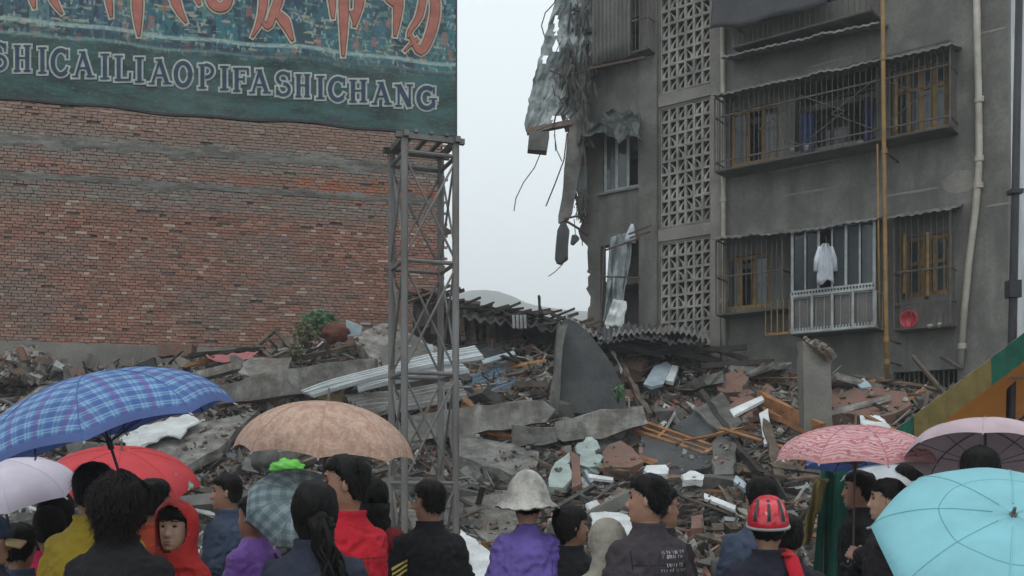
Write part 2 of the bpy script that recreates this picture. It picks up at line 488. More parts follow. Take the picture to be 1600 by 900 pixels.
# two smeared mortar bands (ragged edges)
MT['band'] = pm('mortar_band', (.235, .225, .20), (.12, .112, .10), 2.2, .95, 1.0, .025, 14, .4, stretch=(1, 1, 4))
def band(y0l, y1l, nm, seed, amp=.11):
    q = M(); s0, zt = BW.sz(0, y0l); _, zb = BW.sz(0, y1l)
    def fn(u, v):
        s = lerp(bs, be + .01, u); e = noise.noise(Vector((s * 1.3, seed, v * 3))) * amp * 1.6 + noise.noise(Vector((s * 7, seed, v * 3))) * amp * .7
        zz = lerp(zb, zt, v) + (e if v in (0.0, 1.0) else 0)
        o = .034 if 0 < v < 1 else .024
        return BW.w(s, zz, o + noise.noise(Vector((s * 3, v * 4, seed))) * .006)
    q.grid(fn, 220, 6, thick=-BW.n * .05)
    obj(nm, q, MT['band'], parent=bb)
band(206, 224, 'mortar_band', 4.1)
band(266, 277, 'mortar_band', 9.7, .13)
s0, zt = BW.sz(0, 533)
q = M()
q.grid(lambda u, v: BW.w(lerp(bs, be + .012, u), lerp(0, zt + (noise.noise(Vector((u * 40, 0, 0))) * .07 if v == 1 else 0), v), .07), 160, 3, thick=-BW.n * .07)
obj('concrete_plinth', q, MT['facade_pale'], parent=bb)
# steel bracket sticking out at the corner
q = M(); q.prism([BW.px(690, 352), BW.px(710, 364), BW.px(690, 370)], BW.n * .05)
obj('bracket', q, MT['rust'], parent=bb)

# ================================================================ steel lattice tower
FL = Vector((-1.433, 13.65, 0)); FR = Vector((-.7645, 13.9, 0)); dv = FR - FL
pv = Vector((-dv.y, dv.x, 0)); BL = FL + pv; BR = FR + pv
tw = thing('lattice_tower', ((FL + BR) / 2), 'grey steel lattice tower of four posts and crossed braces carrying the billboard', 'tower')
ZT = 6.12
zl = [0.02, 1.47, 2.95, 4.45, 5.90]
for c in (FL, FR, BL, BR):
    q = M(); q.tube([c, c + Vector((0, 0, ZT * .5)), c + Vector((0, 0, ZT))], .048, 12); obj('post', q, MT['steel'], tw, smooth=False)
for zz in zl[1:]:
    for a, b in ((FL, FR), (BL, BR), (FL, BL), (FR, BR)):
        q = M(); o = Vector((0, 0, zz + .05)); q.tube([a + o, b + o], .029, 8); obj('crossbar', q, MT['steel'], tw)
for i in range(4):
    z0, z1 = zl[i] + .10, zl[i + 1]
    for k, (a, b) in enumerate(((FL, FR), (BL, BR), (FL, BL), (FR, BR))):
        nn = (b - a).normalized().cross(Vector((0, 0, 1))) * .018
        for sgn in (1, -1):
            q = M(); p0, p1 = (a, b) if sgn > 0 else (b, a)
            q.tube([p0 + Vector((0, 0, z0)) + nn * sgn, p1 + Vector((0, 0, z1)) + nn * sgn], .017, 6); obj('brace', q, MT['steel'], tw)
ctr = (FL + BR) / 2
q = M()
for a, b in ((FL, FR), (BL, BR), (FL, BL), (FR, BR)):
    e = (b - a).normalized() * .12
    q.bar(a - e + Vector((0, 0, ZT + .04 + (.002 if a is FL else 0))), b + e + Vector((0, 0, ZT + .04)), .07, .075)
obj('top_frame', q, MT['steel'], tw)
for t in (.2, .5, .8):
    q = M(); q.bar(FL.lerp(FR, t) + Vector((0, 0, ZT + .10)) - pv * .1, BL.lerp(BR, t) + Vector((0, 0, ZT + .10)) + pv * .1, .05, .04); obj('bearer', q, MT['steel'], tw)

# ================================================================ billboard
SG = Plane(0, 12.6, 712, 14.03)
sgn = thing('billboard', SG.w(SG.L / 2, 6.2), 'large faded billboard with red and navy lettering over a dark teal city picture', 'billboard')
def art():
    mm, t, b = nt('billboard_print')
    tc = N(t, 'ShaderNodeUVMap'); uv = tc.outputs[0]
    sp = N(t, 'ShaderNodeSeparateXYZ'); L(t, uv, sp.inputs[0])
    X, Z = sp.outputs[0], sp.outputs[1]          # metres along, metres above the lower edge
    def bl(sx, sz, seed):
        mp = N(t, 'ShaderNodeMapping'); mp.inputs[3].default_value = (sx, sz, 1); mp.inputs[1].default_value = (seed, seed * 1.3, 0); L(t, uv, mp.inputs[0])
        v = N(t, 'ShaderNodeTexVoronoi', distance='CHEBYCHEV'); v.inputs['Scale'].default_value = 1; L(t, mp.outputs[0], v.inputs['Vector'])
        return v.outputs['Color'], v.outputs['Distance']
    c1, d1 = bl(3.5, 1.6, 2.2); c2, d2 = bl(15, 7, 5.1); c3, d3 = bl(9, 30, 8.4); c4, d4 = bl(36, 18, 1.4)
    def ch(c, i):
        s = N(t, 'ShaderNodeSeparateColor'); L(t, c, s.inputs[0]); return s.outputs[i]
    base = ramp(t, ch(c1, 0), [(0, (.012, .05, .065)), (.25, (.02, .09, .11)), (.45, (.014, .04, .085)), (.6, (.03, .12, .14)), (.75, (.012, .025, .045)), (.88, (.07, .15, .15))], True)
    base = mixc(t, math_(t, 'MULTIPLY', math_(t, 'GREATER_THAN', ch(c2, 1), .52), .55), base, (.035, .12, .16))
    base = mixc(t, math_(t, 'MULTIPLY', math_(t, 'GREATER_THAN', ch(c3, 0), .80), .5), base, (.16, .26, .23))
    base = mixc(t, math_(t, 'MULTIPLY', math_(t, 'GREATER_THAN', ch(c3, 1), .93), .7), base, (.34, .31, .22))
    base = mixc(t, math_(t, 'MULTIPLY', math_(t, 'GREATER_THAN', ch(c4, 0), .8), .6), base, (.02, .03, .05))
    base = mixc(t, math_(t, 'MULTIPLY', math_(t, 'GREATER_THAN', ch(c4, 2), .92), .6), base, (.30, .36, .33))
    base = mixc(t, math_(t, 'MULTIPLY', math_(t, 'GREATER_THAN', ch(c2, 2), .93), .5), base, (.34, .12, .09))
    # lower strip: dark green
    nz = noise_node(t, uv, 1.6, 6, .65, (1, 3, 1)); nf = noise_node(t, uv, 14, 4, .7, (1, 2.5, 1))
    low = ramp(t, nz, [(.40, (.012, .024, .028)), (.5, (.022, .055, .048)), (.62, (.03, .085, .09))])
    low = mixc(t, ramp(t, nf, [(.54, (0, 0, 0)), (.66, (.6,) * 3)]), low, (.06, .15, .13))
    zz = math_(t, 'ADD', Z, math_(t, 'MULTIPLY', math_(t, 'SUBTRACT', nz, .5), .12))
    f = N(t, 'ShaderNodeMapRange'); f.inputs[1].default_value = .74; f.inputs[2].default_value = .86; L(t, zz, f.inputs[0])
    c = mixc(t, f.outputs[0], low, base)
    # roads of light above the letters
    def line(z0, w, slope, col, k):
        nonlocal c
        e = math_(t, 'ABSOLUTE', math_(t, 'SUBTRACT', math_(t, 'SUBTRACT', Z, z0), math_(t, 'MULTIPLY', X, slope)))
        g = N(t, 'ShaderNodeMapRange'); g.inputs[1].default_value = w; g.inputs[2].default_value = w * .4; L(t, e, g.inputs[0])
        c = mixc(t, math_(t, 'MULTIPLY', math_(t, 'MULTIPLY', g.outputs[0], k), ramp(t, nf, [(.35, (.3,) * 3), (.6, (1,) * 3)])), c, col)
    line(.97, .035, 0.0, (.32, .42, .38), .9); line(.80, .03, .01, (.20, .33, .30), .6); line(.885, .05, -.01, (.02, .035, .045), .9)
    fade = noise_node(t, uv, .7, 4, .6)
    c = mixc(t, ramp(t, fade, [(.4, (0, 0, 0)), (.75, (.28,) * 3)]), c, (.17, .2, .19))
    L(t, c, b.inputs['Base Color']); b.inputs['Roughness'].default_value = .55
    b.inputs['Specular IOR Level'].default_value = .3
    setbump(t, b, noise_node(t, uv, 2.2, 3, .5, (1, .4, 1)), .35, .03)
    return mm
MT['art'] = art()
HS = 2.9
def zbot(s): return 6.275 + .0035 * s + .018 * math.sin(s * 2.1) + .012 * math.sin(s * 5.3 + 1)
q = M()
s0, s1 = -2.5, SG.L
nu, nv = 110, 26
for j in range(nv + 1):
    for i in range(nu + 1):
        s = lerp(s0, s1, i / nu); v = j / nv; zb = zbot(s); z = lerp(zb, 6.3 + HS, v)
        k = q.add([SG.w(s, z, .003 * math.sin(s * 3 + z) * (1 - v))], []); q.uv[k] = (s, z - zb)
for j in range(nv):
    for i in range(nu):
        a = j * (nu + 1) + i; q.f.append([a, a + 1, a + nu + 2, a + nu + 1]); q.mi.append(0)
obj('printed_sheet', q, MT['art'], sgn, smooth=True)
q = M()
q.prism([SG.w(s0, 6.33, -.03), SG.w(s1 + .005, 6.33, -.03), SG.w(s1 + .005, 6.3 + HS, -.03), SG.w(s0, 6.3 + HS, -.03)], -SG.n * .12)
obj('backing_board', q, MT['tarp_dark'], sgn)
q = M()
for i in range(60):
    a, b = lerp(s0, s1, i / 60), lerp(s0, s1, (i + 1) / 60)
    q.bar(SG.w(a, zbot(a) - .012, -.02), SG.w(b, zbot(b) - .012, -.02), .05, .03)
q.bar(SG.w(s1 + .018, 6.2, -.05), SG.w(s1 + .018, 6.3 + HS, -.05), .022, .1)
obj('edge_trim', q, MT['tarp_dark'], sgn)
q = M()
for zz in (6.5, 7.6, 8.7): q.bar(SG.w(s0, zz, -.2), SG.w(s1, zz, -.2), .07)
for i in range(6):
    a = lerp(s0 + .3, s1 - .3, i / 5); q.bar(SG.w(a, 6.45, -.27), SG.w(a, 9.1, -.27), .06)
obj('rear_frame', q, MT['steel'], sgn)
# lettering: ribbons traced on the board
def ribbon(pts, ws, off, q, ext=0.0, mi=0):
    """pts in pixels on the board plane; ws half widths in px"""
    pts = [Vector((p[0], p[1])) for p in pts]
    if len(pts) == 2: pts = [pts[0], (pts[0] + pts[1]) / 2, pts[1]]; ws = [ws[0], (ws[0] + ws[-1]) / 2, ws[-1]]
    n = len(pts)
    if ext:
        d0 = (pts[0] - pts[1]).normalized(); d1 = (pts[-1] - pts[-2]).normalized()
        pts[0] = pts[0] + d0 * ext; pts[-1] = pts[-1] + d1 * ext
    vs = []
    for i in range(n):
        d = (pts[min(i + 1, n - 1)] - pts[max(i - 1, 0)]).normalized(); pn = Vector((-d.y, d.x)) * ws[i]
        for sg_ in (1, -1):
            r = pts[i] + pn * sg_; a, z = SG.sz(r.x, r.y); vs.append(SG.w(a, z, off))
    q.add(vs, [(2 * i, 2 * i + 1, 2 * i + 3, 2 * i + 2) for i in range(n - 1)], mi)
def arc(cx, cy, rx, ry, a0, a1, n=12):
    return [(cx + rx * math.cos(math.radians(lerp(a0, a1, i / n))), cy + ry * math.sin(math.radians(lerp(a0, a1, i / n)))) for i in range(n + 1)]
# unit letters: (points, half width) ; x 0..1, y 0 (base) .. 1
T, tn, sf = .105, .05, .045
def stem(x, y0=0, y1=1, w=T): return ([(x, y0), (x, y1)], w)
def serif(x, y, h=.2): return ([(x - h, y), (x + h, y)], sf)
GL = {
 'H': [stem(.22), stem(.78), ([(.22, .52), (.78, .52)], tn), serif(.22, .04), serif(.22, .96), serif(.78, .04), serif(.78, .96)],
 'I': [stem(.5, w=.2), ([(.05, .04), (.95, .04)], sf), ([(.05, .96), (.95, .96)], sf)],
 'L': [stem(.28), serif(.28, .96, .25), ([(.05, .05), (.95, .05)], .055), ([(.93, .05), (.95, .33)], .06)],
 'A': [([(.5, .98), (.15, .03)], tn + .015), ([(.47, 1.0), (.84, .03)], T), ([(.28, .36), (.7, .36)], tn), serif(.12, .04, .15), serif(.84, .04, .2), ([(.3, .97), (.6, .97)], sf)],
 'S': [(arc(.5, .74, .36, .23, 20, 250), .085), (arc(.5, .27, .38, .24, 90, -165), .085), ([(.86, .98), (.86, .66)], .05), ([(.12, .38), (.12, .02)], .05)],
 'C': [(arc(.54, .5, .42, .46, 48, 312, 18), .11), ([(.88, .98), (.88, .64)], .05), ([(.9, .32), (.8, .14)], .05)],
 'G': [(arc(.52, .5, .41, .46, 50, 330, 18), .11), ([(.86, .98), (.86, .66)], .05), stem(.84, .05, .42, .085), serif(.82, .44, .2)],
 'O': [(arc(.5, .5, .38, .45, 0, 360, 24), .11)],
 'P': [stem(.26), serif(.26, .04, .22), ([(.04, .96), (.5, .96)], sf), (arc(.45, .72, .38, .25, 95, -95), .085)],
 'F': [stem(.26), serif(.26, .04, .22), ([(.04, .95), (.94, .95)], .055), ([(.93, .97), (.94, .68)], .055), ([(.26, .52), (.7, .52)], .05), ([(.7, .65), (.7, .38)], .045)],
 'N': [stem(.2, w=.055), stem(.82, w=.055), ([(.2, .98), (.82, .02)], .12), serif(.2, .04, .18), serif(.14, .96, .18), serif(.82, .96, .18)],
}
WORD = [('S', -14, 12), ('H', 21, 49), ('I', 59, 74), ('C', 79, 109), ('A', 114, 147), ('I', 156, 172), ('L', 178, 205), ('I', 210, 226), ('A', 233, 267), ('O', 271, 301), ('P', 309, 337), ('I', 343, 358), ('F', 363, 389), ('A', 390, 422), ('S', 430, 455), ('H', 461, 485), ('I', 493, 508), ('C', 512, 541), ('H', 545, 574), ('A', 581, 611), ('N', 617, 645), ('G', 650, 682)]
MT['navy_print'] = plain('navy_print', (.028, .05, .085), .6, 0, .3)
MT['pale_print'] = plain('pale_print', (.36, .39, .37), .6, 0, .3)
MT['dark_print'] = plain('dark_print', (.06, .03, .035), .6, 0, .3)
MT['red_print'] = plain('red_print', (.36, .125, .095), .6, 0, .3)
MT['cream_print'] = plain('cream_print', (.46, .42, .32), .6, 0, .3)
for chh, xa, xb in WORD:
    w = xb - xa; xc = (xa + xb) / 2
    yt = 71 + (xc - 35) * .103; yb = 113 + (xc - 35) * .091; H = yb - yt
    qo, qf = M(), M(); k = 0
    hs = (w if chh != 'I' else 26)
    for pts, hw in GL[chh]:
        pp = [(xa + x * w, yb - y * H) for x, y in pts]
        hwp = hw * (30 if chh != 'I' else (16 if hw > .1 else 30)); hwp = max(hwp, 1.4)
        ribbon(pp, [hwp + 3.0] * len(pp), .007 + k * .0006, qo, 3.0)
        ribbon(pp, [hwp] * len(pp), .015 + k * .0006, qf)
        k += 1
    lo = obj('letter', qo, MT['pale_print'], sgn); 
    ORG[lo] = ORG[sgn]
    obj('letter_face', qf, MT['navy_print'], lo)
CN = [
 [([(44, -40), (50, -5), (54, 13)], (6, 5, 1.5)), ([(66, -55), (82, -4), (97, 22)], (8, 6, 1)), ([(20, -60), (60, -64), (96, -70)], (5, 5, 5)), ([(60, -100), (62, -60), (64, -34)], (6, 6, 4)), ([(20, -110), (14, -60), (22, -20)], (6, 6, 3)), ([(36, -95), (100, -105)], (5, 5))],
 [([(160, -60), (170, 0), (174, 27)], (7, 5, 1.5)), ([(214, -110), (215, 10), (217, 57)], (9, 8, 1)), ([(140, -60), (200, -68)], (5, 5)), ([(190, -95), (210, -80)], (5, 2)), ([(188, -50), (212, -38)], (5, 2)), ([(200, -30), (244, -50)], (5, 4)), ([(168, -110), (170, -60)], (6, 6))],
 [([(262, -50), (275, 5), (291, 36)], (8, 7, 1)), ([(258, -60), (300, -68)], (5, 5)), ([(280, -110), (282, -30), (275, -10)], (6, 6, 3)), ([(306, -40), (308, -5), (312, 8)], (4, 4, 1.5)), ([(325, -50), (328, -5), (338, 11), (352, 10), (358, -8), (350, -30)], (5, 7, 7, 7, 6, 3)), ([(318, -70), (354, -80)], (5, 4))],
 [([(414, -60), (411, 10), (404, 38), (394, 58)], (8, 6, 4, 1)), ([(440, -60), (436, -5), (427, 22), (418, 43), (406, 26)], (7, 7, 6, 4, 1)), ([(428, 18), (444, 34), (457, 64)], (4, 8, 1.5)), ([(395, -40), (462, -52)], (6, 5)), ([(446, -90), (460, -72)], (5, 2))],
 [([(508, -60), (518, -5), (520, 29)], (5, 6, 1.5)), ([(536, -100), (537, 20), (536, 88)], (8, 7, 1.5)), ([(566, -60), (561, 5), (553, 42)], (7, 7, 1.5)), ([(500, -62), (574, -72)], (6, 5)), ([(490, -88), (584, -98)], (5, 5)), ([(549, 18), (554, 40)], (3, 1))],
 [([(592, -60), (606, -5), (624, 12)], (5, 6, 2)), ([(625, -70), (622, 10), (617, 57)], (6, 7, 1.5)), ([(662, -10), (655, 25), (641, 48), (637, 60)], (5, 5, 3, 1)), ([(672, -20), (680, 8), (674, 48), (657, 81), (640, 54)], (7, 7, 7, 6, 1.5)), ([(652, 62), (642, 70), (632, 80)], (3, 2, 1)), ([(640, -50), (655, -12), (684, -30)], (5, 4, 4)), ([(630, -70), (684, -84), (664, -40)], (5, 5, 4))],
]
for chs in CN:
    qo, qf = M(), M(); k = 0
    for pts, ws in chs:
        # resample
        rp, rw = [], []
        nseg = 5 * (len(pts) - 1)
        xs = [(i, p[0]) for i, p in enumerate(pts)]; ys = [(i, p[1]) for i, p in enumerate(pts)]; wt = [(i, w) for i, w in enumerate(ws)]
        for j in range(nseg + 1):
            u = j / 5; rp.append((sinterp(xs, u), sinterp(ys, u))); rw.append(max(.6, interp(wt, u)))
        ribbon(rp, [w + 3.4 for w in rw], .007 + k * .0006, qo, 4)
        ribbon(rp, [w + .9 for w in rw], .014 + k * .0006, qf, 1, 1)
        ribbon(rp, rw, .021 + k * .0006, qf)
        k += 1
    lo = obj('brush_character', qo, MT['cream_print'], sgn); ORG[lo] = ORG[sgn]
    obj('character_face', qf, [MT['red_print'], MT['dark_print']], lo)
# ================================================================ damaged apartment building
def kD(px): return 24.83 / (1 + .76 * (px - 800) / 1600)
AB = Plane(920, kD(920), 1575, kD(1575))
ab = thing('apartment_building', AB.w(AB.L / 2, 0), 'grey rendered apartment building with its left corner torn away, caged balconies and yellow pipe', 'building')
def R4(px0, px1, y0, y1):
    """opening from pixels: y at the left edge"""
    s0, zt = AB.sz(px0, y0); _, zb = AB.sz(px0, y1); s1, _ = AB.sz(px1, y0)
    return [s0, s1, zb, zt]
ops = dict(
    latA=R4(1032, 1110, -130, 147), latB=R4(1032, 1110, 172, 356), latC=R4(1032, 1110, 382, 565),
    win_up=R4(942, 999, 212, 302), bal_top=R4(932, 1008, -110, 98), low_open=R4(938, 1000, 385, 520),
    cu_l=R4(1140, 1216, 176, 262), cu_m=R4(1241, 1367, 130, 238), cu_r=R4(1392, 1482, 112, 216),
    cl_l=R4(1128, 1202, 404, 486), cl_m=R4(1239, 1368, 372, 470), cl_r=R4(1410, 1484, 372, 466),
    top_m=R4(1150, 1366, -120, 45), base=R4(1396, 1496, 582, 640))
ops['low_open'][2] = 3.9
TH = .24
ZTOP = 13.6
LEFT = [(3.0, .02), (5.0, -.05), (5.6, .02), (6.2, .0), (6.8, -.02), (7.2, -.28), (7.8, -.02), (8.3, -.35), (9.0, -.3), (9.8, -.45), (10.4, -.2), (11.2, -.35), (12.5, -.4), (13.6, -.5)]
ss = sorted(set([.14, AB.L] + [round(v, 4) for o in ops.values() for v in o[:2]] + [AB.L * i / 14 for i in range(1, 14)]))
zs = sorted(set([0.0, ZTOP] + [round(v, 4) for o in ops.values() for v in o[2:]] + [1.0 * i for i in range(1, 13)]))
def hole(s, z):
    return any(o[0] < s < o[1] and o[2] < z < o[3] for o in ops.values())
q = M()
def cellhole(i, j):
    if i < 0 or j < 0 or i >= len(ss) - 1 or j >= len(zs) - 1: return True
    return hole((ss[i] + ss[i + 1]) / 2, (zs[j] + zs[j + 1]) / 2)
for i in range(len(ss) - 1):
    for j in range(len(zs) - 1):
        if cellhole(i, j): continue
        a, b, c, d = ss[i], ss[i + 1], zs[j], zs[j + 1]
        F = [AB.w(a, c), AB.w(b, c), AB.w(b, d), AB.w(a, d)]; B = [p - AB.n * TH for p in F]
        fs = [(0, 1, 2, 3), (7, 6, 5, 4)]
        if cellhole(i - 1, j): fs.append((0, 3, 7, 4))
        if cellhole(i + 1, j): fs.append((1, 5, 6, 2))
        if cellhole(i, j - 1): fs.append((0, 4, 5, 1))
        if cellhole(i, j + 1): fs.append((3, 2, 6, 7))
        q.add(F + B, fs)
# ragged broken edge
rr = random.Random(11)
zz = 2.6; prof = []
while zz < ZTOP:
    prof.append((zz, min(.13, interp(LEFT, zz) + rr.uniform(-.09, .07)))); zz += rr.choice((.06, .12, .2, .4))
for (z0, a0), (z1, a1) in zip(prof, prof[1:]):
    F = [AB.w(a0, z0), AB.w(.14, z0), AB.w(.14, z1), AB.w(a1, z1)]
    o = rr.uniform(-.05, .05)
    B = [AB.w(a0 + o, z0, -TH), AB.w(.14, z0, -TH), AB.w(.14, z1, -TH), AB.w(a1 + o, z1, -TH)]
    q.add(F + B, [(0, 1, 2, 3), (7, 6, 5, 4), (0, 3, 7, 4), (3, 2, 6, 7), (0, 4, 5, 1)])
obj('wall', q, MT['facade'], ab)
# pilaster and beam bands
q = M(); s0, _ = AB.sz(1001, 300); s1, _ = AB.sz(1029, 300)
q.prism([AB.w(s0, 2.5, .085), AB.w(s1, 2.5, .085), AB.w(s1, ZTOP, .085), AB.w(s0, ZTOP, .085)], -AB.n * .082); obj('pilaster', q, MT['facade'], ab)
q = M(); s2, _ = AB.sz(1112, 300); s3, _ = AB.sz(1127, 300)
q.prism([AB.w(s2, 2.5, .045), AB.w(s3, 2.5, .045), AB.w(s3, ZTOP, .045), AB.w(s2, ZTOP, .045)], -AB.n * .042); obj('pilaster', q, MT['facade_pale'], ab)
for y0, y1 in ((151, 168), (360, 378)):
    _, zt = AB.sz(1032, y0); _, zb = AB.sz(1032, y1); q = M()
    q.prism([AB.w(s1 + .003, zb, .03), AB.w(s2 - .003, zb, .03), AB.w(s2 - .003, zt, .03), AB.w(s1 + .003, zt, .03)], -AB.n * .027); obj('beam', q, MT['facade_pale'], ab)
# render patches and cracks: shallow raised smears on the wall
for (pxa, ya, w, h) in ((1250, 190 + 70, 1.4, .07), (1262, 300, 1.2, .05), (1500, 285, .6, .42), (1425, 300, 1.1, .05), (1300, 96, .9, .05), (1545, 50, .6, .05), (1560, 320, .45, .05)):
    a, z = AB.sz(pxa, ya); q = M(); sd = pxa * .1
    rim = []
    for i in range(18):
        t = i / 18 * 2 * PI; r = 1 + .35 * noise.noise(Vector((math.cos(t) * 1.5, math.sin(t) * 1.5, sd)))
        rim.append((a + math.cos(t) * w / 2 * r, z + math.sin(t) * h / 2 * r))
    c = AB.w(a, z, .016); q.add([c] + [AB.w(x, y, .003) for x, y in rim], [(0, 1 + i, 1 + (i + 1) % 18) for i in range(18)])
    obj('render_patch', q, MT['facade_pale'], ab, smooth=True)
# floors, back wall, side wall, cross walls
def slabbox(nm, a0, a1, o0, o1, z0, z1, mat):
    q = M(); q.prism([AB.w(a0, z0, o1), AB.w(a1, z0, o1), AB.w(a1, z0, o0), AB.w(a0, z0, o0)], Vector((0, 0, z1 - z0))); obj(nm, q, mat, ab)
FLZ = [3.05, 6.05, 9.05, 12.05]
for i, z in enumerate(FLZ):
    q = M(); n = 14; edge = []
    for k in range(n + 1): edge.append((lerp(-.15, .05, k / n) + rr.uniform(-.12, .12) - (.1 if i > 1 else 0), lerp(-TH - .01, -7, k / n)))
    poly = [AB.w(a, z, o) for a, o in edge] + [AB.w(AB.L - .25, z, -7), AB.w(AB.L - .25, z, -TH - .01)]
    q.prism(poly, Vector((0, 0, -.13))); obj('floor_slab', q, MT['concrete_dark'], ab)
slabbox('rear_wall', .3, AB.L, -7.2, -7.01, 0, ZTOP, MT['interior'])
slabbox('side_wall', AB.L - .24, AB.L, -7.0, -TH - .003, 0, ZTOP, pm('pale_tiles', (.55, .57, .57), (.42, .44, .44), 1.5, .7, .2, .01, 20, .2))
slabbox('inner_wall', -.08, 1.74, -1.1, -1.0, 0, ZTOP - .2, MT['interior'])
for a in (1.75, 3.2, 4.45, 6.6):
    slabbox('cross_wall', a, a + .12, -6.9, -TH - .004, 0, ZTOP - .2, MT['interior'])
slabbox('roof_slab', -.1, AB.L + .1, -7.1, .15, ZTOP, ZTOP + .15, MT['concrete_dark'])

# breeze-block screens
bw, bh = .2, .295
def blockmesh(var):
    q = M(); d = .09; t = .026; W, H = bw - .003, bh - .003
    q.box((W / 2 + .0015, 0, t / 2), (W, d, t)); q.box((W / 2 + .0015, 0, H - t / 2), (W, d, t))
    q.box((t / 2 + .0015, 0, H / 2), (t, d - .004, H - 2 * t)); q.box((W - t / 2 + .0015, 0, H / 2), (t, d - .004, H - 2 * t))
    e = d / 2 - .028
    tri = [(t, t), (W * .40, t), (W * .50, H * .40), (W - t, H * .74), (W - t, H * .84), (W * .46, H * .56), (t, H * .36)]
    if var == 1: tri = [(W - x, z) for x, z in tri][::-1]
    q.prism([Vector((x, -e, z)) for x, z in tri], Vector((0, .022, 0)))
    return q.mesh('breeze_block', Vector((0, 0, 0)), MT['lattice'], False)
BM = [blockmesh(0), blockmesh(1)]
for key in ('latA', 'latB', 'latC'):
    o = ops[key]; sx = (o[1] - o[0]) / 6 / bw
    nr = int(round((o[3] - o[2]) / bh)); sz_ = (o[3] - o[2]) / nr / bh
    rt = obj_root = None
    for r in range(nr):
        for c in range(6):
            if key == 'latC' and r < 2 and rr.random() < .3: continue
            Mx = AB.mat(o[0] + c * bw * sx, o[2] + r * bh * sz_, -.06 + rr.uniform(-.004, .004)) @ Matrix.Diagonal((sx * .999, 1, sz_ * .999, 1))
            inst('breeze_block', BM[1 if rr.random() < .18 else 0], Mx, ab)
    slabbox('stair_wall', o[0] - .2, o[1] + .1, -1.6, -1.5, max(o[2] - .4, .1), o[3] + .3, MT['interior'])

# windows
def window(o, nx, mat, name='window', dep=-.10, fw=.05, transom=None, open_leaf=None):
    a0, a1, z0, z1 = o
    f = M()
    f.bar(AB.w(a0, z0 + fw / 2, dep), AB.w(a1, z0 + fw / 2, dep), fw, fw); f.bar(AB.w(a0, z1 - fw / 2, dep), AB.w(a1, z1 - fw / 2, dep), fw, fw)
    for i in range(nx + 1):
        x = lerp(a0 + fw / 2, a1 - fw / 2, i / nx); f.bar(AB.w(x, z0 + fw, dep), AB.w(x, z1 - fw, dep), fw, fw)
    if transom: f.bar(AB.w(a0 + fw, transom, dep), AB.w(a1 - fw, transom, dep), fw * .9, fw * .8)
    wo_ = obj(name, f, mat, ab)
    for i in range(nx):
        if open_leaf is not None and i == open_leaf: continue
        xa = lerp(a0 + fw / 2, a1 - fw / 2, i / nx) + fw / 2 + .002; xb = lerp(a0 + fw / 2, a1 - fw / 2, (i + 1) / nx) - fw / 2 - .002
        g = M(); g.prism([AB.w(xa, z0 + fw, dep), AB.w(xb, z0 + fw, dep), AB.w(xb, z1 - fw, dep), AB.w(xa, z1 - fw, dep)], -AB.n * .008)
        obj('pane', g, MT['glass'], wo_)
    return wo_
o = ops['win_up']; wfr = window(o, 3, MT['whiteframe'], dep=-.06, fw=.06, open_leaf=2)
q = M(); q.prism([AB.w(o[0] - .12, o[2] - .05, .07), AB.w(o[1] + .1, o[2] - .05, .07), AB.w(o[1] + .1, o[2] - .005, .07), AB.w(o[0] - .12, o[2] - .005, .07)], -AB.n * .15); obj('sill', q, MT['facade_pale'], ab)
window(ops['cu_l'], 3, MT['yellow_wood'], fw=.07, open_leaf=1)
window(ops['cu_r'], 4, MT['yellow_wood'], fw=.085, transom=ops['cu_r'][3] - .42)
window(ops['cl_l'], 3, MT['yellow_wood'], fw=.08, open_leaf=1)
window(ops['cl_r'], 3, MT['yellow_wood'], fw=.09, transom=ops['cl_r'][3] - .5, open_leaf=1)
# open yellow leaf turned outwards
for (px, y0, y1) in ((1447, 372, 466), (1412, 374, 462), (1398, 140, 212)):
    a, zt = AB.sz(px, y0); _, zb = AB.sz(px, y1); q = M()
    d = AB.u * .12 + AB.n * .34
    A = AB.w(a, 0, .02)
    for p0, p1 in (((0, zb), (0, zt)), ((1, zb), (1, zt)), ((0, zb), (1, zb)), ((0, zt), (1, zt))):
        q.bar(A + d * p0[0] + Vector((0, 0, p0[1])), A + d * p1[0] + Vector((0, 0, p1[1])), .055)
    lf = obj('window_leaf', q, MT['yellow_wood'], ab)
    q = M(); q.prism([A + d * .1 + Vector((0, 0, zb + .03)), A + d * .9 + Vector((0, 0, zb + .03)), A + d * .9 + Vector((0, 0, zt - .03)), A + d * .1 + Vector((0, 0, zt - .03))], AB.n.cross(Vector((0, 0, 1))) * .006)
    obj('pane', q, MT['glass'], lf)
# balcony doors inside the middle openings
for key in ('cu_m', 'top_m'):
    o = ops[key]; window([o[0] + .05, o[1] - .05, o[2], o[3] - .1], 4, MT['whiteframe'] if key == 'top_m' else MT['bars'], dep=-.9, fw=.06, open_leaf=2)

